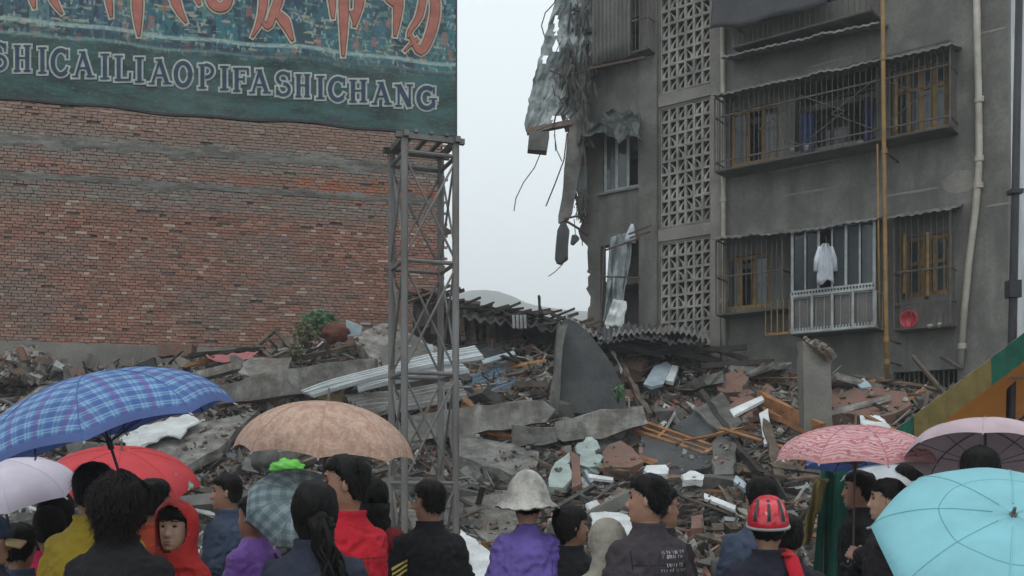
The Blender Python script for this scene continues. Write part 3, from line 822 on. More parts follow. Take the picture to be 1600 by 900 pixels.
# security cages
BARM = {}
def barmesh(mat, r=.009):
    k = (mat.name, r)
    if k not in BARM:
        q = M(); q.tube([Vector((0, 0, 0)), Vector((0, 0, 1))], r, 4, cap=True); BARM[k] = q.mesh('bar', Vector((0, 0, 0)), mat, False)
    return BARM[k]
def cage(a0, a1, z0, z1, off, step, mat, rails=(.5,), r=.009, floor=True, diamond=False, sides=True):
    c = obj('security_cage', _frame(a0, a1, z0, z1, off, rails, sides), mat, ab); ORG[c] = ORG[ab]
    n = int((a1 - a0) / step)
    for i in range(n + 1):
        a = lerp(a0, a1, i / n)
        Mx = AB.mat(a + rr.uniform(-.008, .008), z0, off + rr.uniform(-.004, .004)) @ Matrix.Diagonal((1, 1, z1 - z0, 1)); inst('bar', barmesh(mat, r), Mx, c)
    if sides:
        for a in (a0, a1):
            for k in range(1, int(off / step)):
                inst('bar', barmesh(mat, r), AB.mat(a, z0, k * step) @ Matrix.Diagonal((1, 1, z1 - z0, 1)), c)
    if diamond:
        q = M(); cx = (a0 + a1) / 2; zc = (z0 + z1) / 2 - .1
        for dx in (-.45, 1.0):
            w, h = .85, .48
            pts = [(cx + dx - w, zc), (cx + dx, zc + h), (cx + dx + w, zc), (cx + dx, zc - h)]
            for i in range(4):
                p, r_ = pts[i], pts[(i + 1) % 4]; q.bar(AB.w(p[0], p[1], off + .02), AB.w(r_[0], r_[1], off + .02), .014)
        obj('diamond_rail', q, mat, c)
    if floor:
        q = M(); q.prism([AB.w(a0, z0 - .025, off), AB.w(a1, z0 - .025, off), AB.w(a1, z0 - .025, .003), AB.w(a0, z0 - .025, .003)], Vector((0, 0, .02))); obj('cage_floor', q, MT['concrete_dark'], c)
    return c
def _frame(a0, a1, z0, z1, off, rails, sides):
    q = M()
    for t in (0, 1) + tuple(rails):
        z = lerp(z0, z1, t); q.bar(AB.w(a0, z, off), AB.w(a1, z, off), .028)
        if sides:
            q.bar(AB.w(a0, z, off - .016), AB.w(a0, z, .002), .024); q.bar(AB.w(a1, z, off - .016), AB.w(a1, z, .002), .024)
    for a in (a0, a1): q.bar(AB.w(a, z0 + .015, off), AB.w(a, z1 - .015, off), .03)
    return q
OFF = .55
def cz(px0, px1, ytop, ybot, off=OFF):
    a0, zt = AB.sz(px0, ytop, off); _, zb = AB.sz(px0, ybot, off); a1, _ = AB.sz(px1, ytop, off); return a0, a1, zb, zt
c = cz(1117, 1484, 152, 268); cage(*c, OFF, .105, MT['bars'], (.12, .72), diamond=True)
c2 = cz(1119, 1222, 376, 492); cage(*c2, OFF, .105, MT['bars'], (.5,))
c3 = cz(1237, 1368, 362, 522); cage(c3[0], c3[1], c3[2], lerp(c3[2], c3[3], .34), OFF, .15, MT['whiteframe'], (), r=.008)
c4 = cz(1396, 1484, 338, 515, .42); cage(*c4, .42, .105, MT['bars'], (.22, .5))
c5 = cz(1145, 1362, -100, 74); cage(*c5, OFF, .105, MT['bars'], (.2, .55))
c6 = cz(932, 1012, -60, 98, .4); cage(*c6, .4, .1, MT['bars'], (.3, .6))
# white glazed bay of the lower balcony
a0, a1, z0, z1 = c3
zm = lerp(z0, z1, .36)
q = M()
for z, w in ((zm, .05), (zm + .09, .035), (z1 - .03, .04), (z0 + .02, .05)): q.bar(AB.w(a0, z, OFF + .03), AB.w(a1, z, OFF + .03), w)
for i in range(7):
    a = lerp(a0 + .02, a1 - .02, i / 6)
    q.bar(AB.w(a, zm + .1, OFF + .03), AB.w(a, z1, OFF + .03), .045 if i % 2 == 0 else .03)
for i in range(5):
    a = lerp(a0 + .02, a1 - .02, i / 4); q.bar(AB.w(a, z0, OFF + .032), AB.w(a, zm, OFF + .032), .045)
for i in range(28):
    a = lerp(a0, a1, i / 27); q.box(AB.w(a, zm + .045, OFF + .03), (.028, .03, .07), AB.rot.to_3x3())
    q.box(AB.w(a, z0 + .06, OFF + .034), (.03, .03, .07), AB.rot.to_3x3())
bay = obj('glazed_bay', q, MT['whiteframe'], ab)
for i in (0, 1, 3, 4, 5):
    xa, xb = lerp(a0 + .02, a1 - .02, i / 6) + .03, lerp(a0 + .02, a1 - .02, (i + 1) / 6) - .03
    g = M(); g.prism([AB.w(xa, zm + .12, OFF), AB.w(xb, zm + .12, OFF), AB.w(xb, z1 - .06, OFF), AB.w(xa, z1 - .06, OFF)], -AB.n * .006); obj('pane', g, MT['glass'], bay)
for i in range(4):
    xa, xb = lerp(a0 + .02, a1 - .02, i / 4) + .03, lerp(a0 + .02, a1 - .02, (i + 1) / 4) - .03
    g = M(); g.prism([AB.w(xa, z0 + .1, OFF - .02), AB.w(xb, z0 + .1, OFF - .02), AB.w(xb, zm - .03, OFF - .02), AB.w(xa, zm - .03, OFF - .02)], -AB.n * .006); obj('panel', g, MT['interior'], bay)
g = M(); g.prism([AB.w(a0, z0, OFF - .03), AB.w(a1, z0, OFF - .03), AB.w(a1, z0, .003), AB.w(a0, z0, .003)], Vector((0, 0, .06))); obj('balcony_slab', g, MT['concrete_dark'], ab)
# yellow lower rail left of the bay and pale stripe pieces
q = M(); b0 = AB.sz(1196, 500, OFF)[0]; q.bar(AB.w(b0, z0 + .03, OFF), AB.w(a0 - .03, z0 + .03, OFF), .05); 
for i in range(5): x = lerp(b0, a0 - .05, i / 4); q.bar(AB.w(x, z0 + .05, OFF), AB.w(x, z0 + .7, OFF), .02)
obj('yellow_rail', q, MT['yellow_wood'], ab)

# tin awnings (wavy edge)
def awning(px0, px1, y0, y1, off=.72, bend=0.0, seed=1, mat='awning_tin'):
    a0, z0 = AB.sz(px0, y0, off); a1, z1 = AB.sz(px1, y1, off); z1 = z1; q = M()
    def fn(u, v):
        a = lerp(a0, a1, u); z = lerp(z0, z1, u) - bend * math.sin(u * PI) + noise.noise(Vector((a * 2.2, seed, 0))) * .045
        return AB.w(a, z + (1 - v) * .16 + .012 * math.sin(a * 40), lerp(.004, off, v))
    q.grid(fn, 120, 5, thick=Vector((0, 0, -.035))); return obj('awning', q, MT[mat], ab)
awning(1113, 1487, 148, 68, seed=2); awning(1113, 1374, 371, 338, seed=5, bend=.06); awning(1384, 1492, 340, 322, .6, seed=8)
awning(1125, 1372, 88, 33, .62, seed=12)
# dark tarp over the top balcony
q = M()
a0, z0 = AB.sz(1108, 50, .75); a1, _ = AB.sz(1290, 14, .75)
def tp(u, v):
    a = lerp(a0, a1, u); low = z0 + .02 - .14 * u + noise.noise(Vector((a * 1.3, 3, 0))) * .14 - .25 * math.exp(-((u - .95) / .1) ** 2) * 0
    z = lerp(low, 13.2, v)
    return AB.w(a, z, .74 + noise.noise(Vector((a * 2, z * .7, 0))) * .06 - .5 * v)
q.grid(tp, 50, 20, thick=-AB.n * .01); 
tagit(obj('tarpaulin', q, MT['tarp_dark'], smooth=True), 'dark blue-grey tarpaulin hung over the topmost balcony', 'tarpaulin')

# pipes
def pipe(nm, pts, r, mat, joints=(), offv=.1):
    q = M(); pp = [AB.px(x, y, offv) for x, y in pts]; q.tube(pp, r, 10); o_ = obj(nm, q, mat, ab, smooth=True); ORG[o_] = ORG[ab]
    for x, y in joints:
        a, z = AB.sz(x, y, offv); j = M(); j.tube([AB.w(a, z - .05, offv), AB.w(a, z + .05, offv)], r * 1.3, 10); obj('coupling', j, mat, o_)
        j = M(); j.bar(AB.w(a, z, .003), AB.w(a, z, offv - r), .03); obj('bracket', j, MT['rust'], o_)
pipe('drainpipe', [(1129, 40), (1130, 200), (1130, 400), (1131, 570)], .055, MT['pvc'], ((1130, 155), (1130, 312), (1130, 470)))
pipe('downpipe', [(1525, -60), (1527, 60), (1529, 150), (1530, 230), (1529, 275), (1524, 330), (1515, 400), (1507, 480), (1500, 575)], .062, MT['pvc'], ((1530, 156), (1530, 248), (1529, 290), (1503, 541)))
pipe('gas_pipe', [(1379, -60), (1380, 120), (1382, 300), (1384, 470), (1386, 600)], .040, MT['yellow'], ((1380, 90), (1382, 236), (1385, 530), (1386, 565)), offv=.82)
pipe('thin_gas_pipe', [(1371, 225), (1373, 400), (1375, 515)], .016, MT['yellow'], offv=.66)
# basement grating
o = ops['base']; q = M()
for i in range(14): x = lerp(o[0], o[1], i / 13); q.bar(AB.w(x, o[2], -.1), AB.w(x, o[3], -.1), .02)
obj('grating', q, MT['bars'], ab)
q = M(); q.bar(AB.px(1472, 558, .1), AB.px(1502, 577, .6), .06); obj('loose_bar', q, MT['bars'], ab)
# rounded sill where the wall meets the rubble
for x0, x1, y0, y1 in ((1140, 1250, 566, 580), (1300, 1390, 585, 590)):
    q = M(); q.bar(AB.px(x0, y0, .1), AB.px(x1, y1, .1), .12); obj('ledge', q, MT['facade'], ab)

# ---------------------------------------------------------------- things hanging on the building
def clothsheet(pts, D, nx, ny, amp, th=.006, seed=1, freq=6):
    """quad of pixel corners (tl,tr,br,bl) at depth(s)"""
    C4 = [P(p[0], p[1], (D if not hasattr(D, '__len__') else D[i])) for i, p in enumerate(pts)]
    q = M()
    def fn(u, v):
        p = C4[3].lerp(C4[2], u).lerp(C4[0].lerp(C4[1], u), v)
        return p + Vector((noise.noise(Vector((u * freq, v * 2, seed))) * amp * .4, noise.noise(Vector((u * freq, v * freq * .6, seed + 3))) * amp, noise.noise(Vector((u * freq, seed, 9))) * amp * .4 * (1 - v)))
    q.grid(fn, nx, ny, thick=Vector((0, th, 0)))
    return q
sh = thing('hanging_shirt', AB.px(1290, 378, OFF + .2), 'white shirt hanging on a hanger outside the lower glazed balcony', 'shirt')
D0 = AB.px(1290, 400, OFF + .16).y
q = M()
def shirt(u, v):
    w = interp([(0, 13), (.75, 11), (.9, 8), (1, 4)], v); px = 1290 + (u - .5) * 2 * w + noise.noise(Vector((v * 3, 1, 1))) * 2; py = lerp(441, 380, v) + (4 * math.sin(u * 7) if v < .05 else 0)
    return P(px, py, D0 + .03 * math.sin(u * 15 + v * 3))
q.grid(shirt, 16, 12, thick=Vector((0, .04, 0))); obj('shirt_body', q, cloth('white_laundry', (.50, .53, .58)), sh, smooth=True)
for x in (1276, 1304):
    q = M(); q.tube([P(1290 + (x - 1290) * .5, 386, D0 + .03), P(x, 405, D0 + .03), P(x + (x - 1290) * .1, 424, D0 + .02)], [.06, .05, .045], 8, squash=.5); obj('sleeve', q, bpy.data.materials['white_laundry'], sh, smooth=True)
q = M(); q.tube([P(1290, 370, D0), P(1292, 376, D0), P(1290, 382, D0)], .008, 6); obj('hanger', q, MT['bars'], sh)
cw = thing('hanging_cloth', P(986, 350, 22.6), 'small white cloth hanging below the broken upper window', 'cloth')
q = M(); q.tube([P(988, 350, 22.5), P(987, 358, 22.5), P(985, 372, 22.5), P(984, 379, 22.5)], [.03, .07, .12, .13], 10, squash=.4); obj('cloth', q, bpy.data.materials['white_laundry'], cw, smooth=True)
q = M(); q.tube([P(988, 340, 22.5), P(988, 352, 22.5)], .008, 5); obj('string', q, MT['bars'], cw)
MT['blue_cloth'] = cloth('blue_curtain', (.035, .08, .22)); MT['navy_cloth'] = cloth('navy_curtain', (.04, .05, .13))
for (x0, x1, y0, y1, mt, lb) in ((1252, 1272, 178, 238, 'blue_cloth', 'bright blue curtain hanging at the left of the upper cage'), (1350, 1366, 152, 225, 'navy_cloth', 'dark navy curtain hanging beside the yellow pipe')):
    D1 = AB.px(x0, y0, .2).y; q = M()
    q.grid(lambda u, v: P(lerp(x0, x1, u), lerp(y1, y0, v), D1 + .05 * math.sin(u * 16) + .02 * math.sin(v * 5)), 24, 8, thick=Vector((0, .01, 0)))
    tagit(obj('curtain', q, MT[mt], smooth=True), lb, 'curtain')
# items on the cage floor
bs_ = thing('red_basin', AB.px(1421, 509, .3), 'red plastic basin standing on its side in the lower right cage', 'basin')
q = M(); cc = AB.px(1421, 499, .30); ax = AB.n
rings = []
x1 = AB.u; z1v = Vector((0, 0, 1))
for r, d in ((.02, .0), (.09, .0), (.125, .02), (.15, .12), (.165, .122), (.158, .128), (.14, .125), (.115, .03), (.02, .02)):
    rings.append([cc + (x1 * math.cos(t * PI / 8) + z1v * math.sin(t * PI / 8)) * r - AB.n * (d - .06) * -1 for t in range(16)])
q.loft(rings); obj('bowl', q, plain('red_plastic', (.5, .02, .045), .35), bs_, smooth=True)
q = M(); q.bar(cc + Vector((0, 0, -.165)) - AB.u * .08, cc + Vector((0, 0, -.165)) + AB.u * .08, .02); obj('foot', q, bpy.data.materials['red_plastic'], bs_)
bt = 0
for (px, py, h, w, lb) in ((1238, 236, .10, .05, 'cream pot'), (1345, 226, .09, .06, 'white pot'), (1260, 233, .13, .05, 'grey pot'), (1453, 510, .07, .05, 'white jar'), (1468, 509, .09, .04, 'tall jar')):
    c_ = AB.px(px, py + 3, .4); q = M(); q.tube([c_, c_ + Vector((0, 0, h * .6)), c_ + Vector((0, 0, h * .7)), c_ + Vector((0, 0, h))], [w * .8, w, w * 1.1, w * .9], 10)
    tagit(obj('pot', q, MT['pvc'], smooth=True), {0: 'pale pot at the left of the blue curtain in the upper cage', 1: 'white pot under the navy curtain in the upper cage', 2: 'taller pot right under the blue curtain in the upper cage', 3: 'squat jar near the red basin in the lower cage', 4: 'taller jar at the right end of the lower cage floor'}[bt], 'pot'); bt += 1

# ---------------------------------------------------------------- torn pieces at the broken corner
MT['sheeting'] = pm('torn_sheeting', (.38, .42, .415), (.17, .20, .20), 3, .45, .9, .05, 9, .4)
q = M()
EL = [(-70, 872, 965), (0, 868, 945), (40, 856, 930), (90, 842, 922), (140, 830, 912), (170, 824, 900), (195, 819, 880), (206, 822, 836)]
L_ = [(a, b) for a, b, c in EL]; R_ = [(a, c) for a, b, c in EL]
def sht(u, v):
    y = lerp(206, -70, v); l, r = interp(L_, y), interp(R_, y)
    r += noise.noise(Vector((y * .06, 1, 0))) * 12; l += noise.noise(Vector((y * .1, 7, 0))) * 3
    fold = noise.noise(Vector((u * 4, v * 5, 1))) * .30 + noise.noise(Vector((u * 12, v * 14, 4))) * .09
    return P(lerp(l, r, u), y, 23.3 + fold - .3 * u)
q.grid(sht, 30, 44)
# knock out a few holes where sky shows
hf = []
for f in q.f:
    c_ = sum((q.v[i] for i in f), Vector()) / 4; px = 800 + c_.x / c_.y * 1600; py = 740 - (c_.z - EYE) / c_.y * 1600
    if (abs(px - 869) < 3 and abs(py - 40) < 13) or (862 < px < 884 and 178 < py < 192) or (abs(px - 918) < 3.2 and 70 < py < 122) or noise.noise(Vector((px * .05, py * .03, 9))) > .43: continue
    hf.append(f)
q.f = hf; q.mi = [0] * len(hf)
tagit(obj('torn_sheeting', q, MT['sheeting'], smooth=False), 'crumpled grey sheeting dangling from the torn top left corner of the apartments', 'sheeting')
# broken wall panel behind the sheeting
q = M(); rgp = random.Random(12)
pl = [(876, -70), (962, -70), (950, 20), (938, 88), (931, 150), (922, 214), (915, 262), (906, 262), (903, 214), (886, 176), (884, 120), (872, 60)]
pp_ = []
for i in range(len(pl)):
    a, b = pl[i], pl[(i + 1) % len(pl)]
    for k in range(5): pp_.append(P(lerp(a[0], b[0], k / 5) + rgp.uniform(-3, 3), lerp(a[1], b[1], k / 5) + rgp.uniform(-4, 4), 23.75))
q.prism(pp_, Vector((.05, .22, 0))); tagit(obj('broken_wall_panel', q, MT['concrete_dark']), 'jagged dark wall panel still hanging behind the crumpled sheeting', 'wall panel')
# reddish beam end + hanging block
hb = thing('hanging_beam', P(855, 200, 23.1), 'short reddish beam with a concrete block dangling below the torn sheeting', 'beam')
q = M(); q.bar(P(823, 206, 23.1), P(893, 192, 23.1), .16, .12); obj('beam_end', q, pm('red_beam', (.24, .12, .08), (.13, .11, .1), 4, .85), hb)
q = M(); q.box(P(841, 224, 23.1), (.46, .4, .42), Matrix.Rotation(.1, 3, 'Y'), .1); obj('block', q, MT['concrete_dark'], hb)
q = M(); q.bar(P(880, 180, 23.15), P(887, 205, 23.15), .1); q.bar(P(866, 188, 23.1), P(868, 236, 23.1), .02); obj('stub', q, MT['rust'], hb)
def ragpost(nm, c, w, dep, mat, label, cat, seed=0):
    q = M(); rg = random.Random(seed); rings = []
    pts = [P(x, y, D) for x, y, D in c]
    for i, p in enumerate(pts):
        ww = w[i] if hasattr(w, '__len__') else w
        rings.append([p + Vector((dx * ww / 2 * rg.uniform(.85, 1.1), dy * dep / 2 * rg.uniform(.9, 1.1), rg.uniform(-.04, .04))) for dx, dy in ((-1, -1), (1, -1), (1, 1), (-1, 1))])
    q.loft(rings); return tagit(obj(nm, q, mat), label, cat)
ragpost('hanging_column', [(906, 160, 23.2), (902, 200, 23.2), (898, 235, 23.2), (893, 270, 23.2), (888, 305, 23.15), (883, 335, 23.1), (878, 348, 23.1)], [.36, .40, .36, .33, .31, .30, .16], .28, MT['concrete_dark'], 'cracked concrete column hanging loose at the torn left corner', 'column', 4)
ragpost('hanging_fragment', [(880, 349, 23), (880, 362, 23), (878, 385, 23), (877, 402, 23), (873, 413, 23)], [.10, .27, .28, .30, .1], .2, MT['slate'], 'dark concrete fragment dangling on rebar below the hanging column', 'fragment', 6)
ragpost('dangling_lump', [(897, 366, 23), (899, 371, 23), (898, 377, 23), (894, 382, 23)], [.08, .19, .19, .06], .15, MT['slate'], 'small dark lump dangling on a wire beside the broken wall edge', 'lump', 8)
# wires and rebar
RB = [([(846, 236), (835, 262), (818, 285), (806, 310), (803, 330)], .012), ([(886, 208), (881, 250), (868, 285), (853, 322)], .016), ([(866, 210), (870, 235), (878, 252)], .012), ([(882, 342), (900, 338), (914, 342)], .026), ([(884, 345), (905, 358), (918, 368)], .03), ([(897, 342), (899, 366)], .01), ([(908, 355), (910, 384)], .012), ([(880, 412), (868, 424), (857, 432)], .01), ([(850, 55), (846, 40), (852, 20), (866, 5), (874, -20)], .014), ([(858, 110), (880, 118), (915, 112), (948, 100), (1003, 94)], .02), ([(872, 150), (880, 165), (868, 182), (864, 200)], .02), ([(905, 230), (912, 268), (908, 300)], .014), ([(980, 372), (975, 355), (983, 330), (990, 318)], .012)]
for i, (pts, r) in enumerate(RB):
    q = M(); pp = [P(x, y, 22.95 + .05 * math.sin(k * 2 + i)) for k, (x, y) in enumerate(pts)]; q.tube(pp, r, 5)
    tagit(obj('bent_rebar', q, MT['rust']), 'thin bent rebar or wire dangling from the torn corner of the apartments', 'rebar', 'rebar and wires at the torn corner')
# mangled dark debris hanging in the corner (crumpled tufts)
dk = random.Random(5)
TF = [((885, 128), 26, 26), ((905, 150), 20, 24), ((912, 40), 26, 44), ((925, 90), 18, 30), ((896, 90), 20, 34), ((912, 205), 10, 40), ((908, 320), 9, 18)]
MT['debris_dark'] = pm('hanging_debris', (.13, .12, .112), (.055, .05, .05), 5, .8, .6, .02, 30, .4)
q = M()
for (c0, rx, ry) in TF:
    for i in range(85):
        x = c0[0] + dk.gauss(0, .42) * rx; y = c0[1] + dk.gauss(0, .45) * ry
        p = P(x, y, 23.2 + dk.uniform(-.35, .25)); ro = Euler((dk.gauss(0, .18), dk.gauss(0, .2), dk.uniform(0, 3))).to_matrix()
        q.box(p, (dk.uniform(.01, .07), dk.uniform(.008, .02), dk.uniform(.1, .75) * dk.random() ** .5), ro, .3, dk)
obj('hanging_shreds', q, MT['debris_dark'], kind='stuff', label='mass of torn laths, cables and shreds hanging at the broken corner')
# corrugated balcony front at top-left
cb = thing('corrugated_balcony_front', AB.px(970, 60, .45), 'grey corrugated sheet covering the topmost left balcony', 'corrugated sheet')
q = M(); a0, z0 = AB.sz(926, 104, .45); a1, _ = AB.sz(985, 92, .45)
q.grid(lambda u, v: AB.w(lerp(a0, a1, u), lerp(z0, 13.0, v) + (.1 * noise.noise(Vector((u * 4, 2, 2))) if v == 0 else 0), .46 + .03 * math.sin(u * 60)), 120, 6, thick=-AB.n * .01); obj('sheet', q, MT['facade'], cb, smooth=True)
q = M(); q.bar(AB.px(922, 107, .5), AB.px(1008, 90, .5), .05); obj('edge_rail', q, MT['rust'], cb)
# torn tarpaulin awning over upper left window
q = M(); 
def ta(u, v):
    px = lerp(912, 1000, u); yt = interp([(0, 196), (.5, 170), (1, 176)], u); yb = interp([(0, 213), (.35, 206), (.6, 225), (.85, 210), (1, 222)], u)
    b = AB.px(px, lerp(yb, yt, v), lerp(.7, .1, v)); return b + Vector((noise.noise(Vector((u * 6, v * 4, 2))) * .08, noise.noise(Vector((u * 7, v * 5, 1))) * .22, noise.noise(Vector((u * 5, v * 3, 7))) * .12))
q.grid(ta, 40, 14, thick=Vector((0, .01, 0))); tagit(obj('torn_awning', q, pm('wet_canvas', (.07, .082, .08), (.03, .035, .035), 3, .5, .6, .02, 20, .3), smooth=True), 'crumpled wet canvas awning sagging over the white framed window', 'awning')
# torn sheet in the lower broken opening
q = clothsheet([(955, 372), (985, 362), (975, 505), (941, 505)], [22.7, 22.5, 22.5, 22.8], 20, 36, .22, seed=4)
tagit(obj('hanging_plastic', q, pm('plastic_sheet', (.36, .40, .41), (.18, .21, .22), 4, .35, .5, .02, 20, .3), smooth=True), 'grey translucent plastic sheet hanging in the broken ground floor opening', 'plastic sheet')
q = clothsheet([(958, 468), (979, 470), (974, 512), (944, 508)], [22.4, 22.3, 22.3, 22.4], 10, 12, .1, seed=8)
tagit(obj('white_sheet', q, MT['white'], smooth=True), 'white sheet at the foot of the broken ground floor opening', 'sheet')
q = M(); 
for a, b in (((946, 391), (1000, 372)), ((938, 432), (1000, 434)), ((944, 384), (938, 510)), ((982, 366), (1018, 352)), ((984, 372), (1016, 362))): q.bar(P(*a, 22.35), P(*b, 22.1), .03)
tagit(obj('crumpled_ironwork', q, MT['rust']), 'bent dark iron window frame around the plastic sheet', 'frame')
q = M(); q.bar(P(903, 215, 23.3), P(903, 300, 23.3), .05); q.prism([P(905, 262, 23.3), P(917, 258, 23.3), P(917, 330, 23.3), P(903, 328, 23.3)], Vector((0, .02, 0)))
tagit(obj('glazed_panel', q, pm('teal_glass', (.13, .18, .19), (.08, .11, .12), 3, .3)), 'grey-teal glazed panel wedged at the torn edge', 'panel')

# utility pole at the far right, nearer than the buildings
up = thing('utility_pole', (P(1580, 700, 9.6).x, 9.6, 0), 'slim dark pole in front of the orange stall canopy', 'pole')
q = M(); q.tube([Vector((P(1576, 700, 9.6).x, 9.6, 0)), P(1579, 660, 9.6), P(1586, 330, 9.6), P(1594, -80, 9.6)], [.05, .042, .036, .032], 12); obj('shaft', q, MT['tarp_dark'], up, smooth=True)
for y in (452, 300): 
    q = M(); c_ = P(1583 + (452 - y) * .02, y, 9.6); q.box(c_, (.11, .11, .16 if y > 400 else .04)); obj('clamp', q, MT['tarp_dark'], up)
def SL(px, py, lift): return P(px, py, SD(px, py) - lift)
# ================================================================ rubble: named pieces
SLABS = []
def ragpoly(pts, rg, step=.25, amp=.04):
    out = []
    n = len(pts)
    for i in range(n):
        a, b = pts[i], pts[(i + 1) % n]; k = max(1, int((b - a).length / step)); d = (b - a)
        nrm = d.cross(Vector((0, -1, .3))).normalized()
        for j in range(k):
            p = a + d * (j / k)
            if j: p = p + nrm * rg.uniform(-amp, amp)
            out.append(p)
    return out
def slab(name, pts, thick, mat, label, cat, rag=.04, seed=0, lift=.35, depth=None, back=None, step=.25):
    """pts: pixel corners lying on the slope (or at given depths); thickness goes down/back"""
    rg = random.Random(seed + 1)
    V = []
    for i, p in enumerate(pts):
        if len(p) == 3: V.append(P(*p))
        elif depth is not None: V.append(P(p[0], p[1], depth))
        else: V.append(SL(p[0], p[1], lift + .32))
    if name == 'concrete_beam':
        D0 = SD(sum(p[0] for p in pts) / len(pts), max(p[1] for p in pts)) - .45
        V = [P(p[0], p[1], D0) for p in pts]
    c = sum(V, Vector()) / len(V)
    nrm = Vector()
    for i in range(len(V)): nrm += (V[i] - c).cross(V[(i + 1) % len(V)] - c)
    nrm.normalize()
    if nrm.y > 0: nrm = -nrm
    pl = [p - nrm * (p - c).dot(nrm) * .6 for p in V]
    if rag: pl = ragpoly(pl, rg, step, rag)
    q = M(); n = len(pl)
    t = -nrm * thick if back is None else Vector(back)
    mid = [p + t * .5 + Vector((rg.uniform(-1, 1), 0, rg.uniform(-1, 1))) * rag * .8 for p in pl]
    bk = [p + t + Vector((rg.uniform(-1, 1), 0, rg.uniform(-1, 1))) * rag for p in pl]
    q.add(pl + mid + bk, [tuple(range(n)), tuple(reversed(range(2 * n, 3 * n)))] + [((i + 1) % n, i, i + n, (i + 1) % n + n) for i in range(n)] + [((i + 1) % n + n, i + n, i + 2 * n, (i + 1) % n + 2 * n) for i in range(n)])
    mt = MT[mat] if isinstance(mat, str) else mat
    if thick > .12: SLABS.append(V)
    return tagit(obj(name, q, mt), label, cat)
def beam(name, a, b, w, h, mat, label, cat, lift=.12, seed=0, rough=.03, group=None, parent=None):
    rg = random.Random(seed + 3)
    A = P(*a) if len(a) == 3 else SL(a[0], a[1], lift)
    B = P(*b) if len(b) == 3 else SL(b[0], b[1], lift)
    d = (B - A); n = max(2, int(d.length / .35)); d.normalize()
    up = Vector((0, -.25, .97)) if abs(d.z) < .9 else Vector((0, -1, 0))
    x = d.cross(up).normalized(); z = x.cross(d)
    rings = []
    for k in range(n + 1):
        p = A.lerp(B, k / n)
        rings.append([p + x * (i * w / 2 + rg.uniform(-rough, rough)) + z * (j * h / 2 + rg.uniform(-rough, rough)) + (d * rg.uniform(-2 * rough, 2 * rough) if k in (0, n) else Vector()) for i, j in ((-1, -1), (0, -1), (1, -1), (1, 1), (0, 1), (-1, 1))])
    q = M(); q.loft(rings)
    mt = MT[mat] if isinstance(mat, str) else mat
    return tagit(obj(name, q, mt, parent), label, cat, group)
def corr(name, pts, ridges, mat, label, cat, amp=.03, lift=.1, depths=None, bend=.0, nv=6, seed=0):
    C4 = [P(p[0], p[1], depths[i]) if depths else SL(p[0], p[1], lift) for i, p in enumerate(pts)]
    nrm = (C4[1] - C4[0]).cross(C4[3] - C4[0]).normalized()
    if nrm.z < 0: nrm = -nrm
    q = M()
    def fn(u, v):
        p = C4[0].lerp(C4[1], u).lerp(C4[3].lerp(C4[2], u), v)
        w = math.sin(v * ridges * 2 * PI); w = max(-.5, min(.5, w)) * 2
        return p + nrm * (amp * w + bend * math.sin(u * PI) + noise.noise(Vector((u * 3, v * 3, seed))) * .05)
    q.grid(fn, nv, ridges * 8, thick=-nrm * .006)
    return tagit(obj(name, q, MT[mat] if isinstance(mat, str) else mat), label, cat)
# standing broken pieces
slab('standing_slab', [(862, 645, 18.9), (868, 560, 18.9), (872, 512, 18.9), (884, 497, 18.9), (900, 503, 18.9), (920, 520, 18.9), (945, 552, 18.9), (968, 592, 18.9), (978, 625, 18.9), (975, 650, 18.9)], .22, 'slate', 'tall dark slab with a curved top standing up in the middle of the rubble', 'slab', .02, 3)
beam('post_stump', (864, 646, 18.7), (878, 508, 18.8), .16, .22, 'concrete_dark', 'grey column stub leaning against the left side of the tall dark slab', 'column', seed=2)
slab('broken_column', [(1256, 690, 17.3), (1256, 545, 17.3), (1254, 532, 17.3), (1272, 546, 17.3), (1286, 556, 17.3), (1298, 562, 17.3), (1302, 700, 17.3)], .35, 'facade_pale', 'upright pale grey broken wall stub with a bent metal cap', 'column', .012, 5)
q = M(); rg = random.Random(2)
for i in range(26):
    t = rg.random(); q.box(P(lerp(1262, 1296, t) + rg.uniform(-3, 3), lerp(528, 556, t) + rg.uniform(-4, 4), 17.2 + rg.uniform(-.1, .2)), (rg.uniform(.08, .25), rg.uniform(.02, .1), rg.uniform(.04, .12)), Euler((rg.random(), .7, rg.random())).to_matrix(), .3, rg)
tagit(obj('crushed_flashing', q, MT['tin']), 'crushed metal flashing on top of the upright wall stub', 'flashing')
# long beams and slabs
slab('concrete_beam', [(330, 604), (420, 582), (510, 566), (585, 560), (588, 592), (520, 604), (420, 622), (340, 632)], .4, 'concrete', 'long grey concrete beam lying at the left under the wall', 'beam', .03, 1, .35)
slab('concrete_beam', [(628, 652), (740, 634), (850, 626), (868, 640), (852, 660), (740, 678), (636, 690)], .4, 'concrete', 'broken grey beam behind the lattice tower foot', 'beam', .03, 2, .35)
slab('concrete_beam', [(868, 660), (940, 640), (1004, 634), (1012, 662), (940, 686), (880, 690), (862, 680)], .35, 'concrete', 'grey beam with a reddish streak below the tall dark slab', 'beam', .03, 4, .35)
slab('concrete_beam', [(801, 664), (868, 668), (870, 690), (800, 700)], .3, 'concrete', 'short grey beam end left of the streaked beam', 'beam', .03, 14, .3)
slab('floor_slab_fragment', [(204, 700), (290, 668), (372, 648), (402, 640), (372, 668), (352, 694), (268, 738), (230, 742)], .18, 'concrete', 'broad pale floor slab tilted beside the blue plaid umbrella', 'slab', .03, 6, .4)
slab('floor_slab_fragment', [(718, 672), (780, 690), (842, 706), (838, 728), (800, 742), (716, 712)], .25, 'concrete', 'tilted floor slab right of the lattice tower', 'slab', .03, 7, .45)
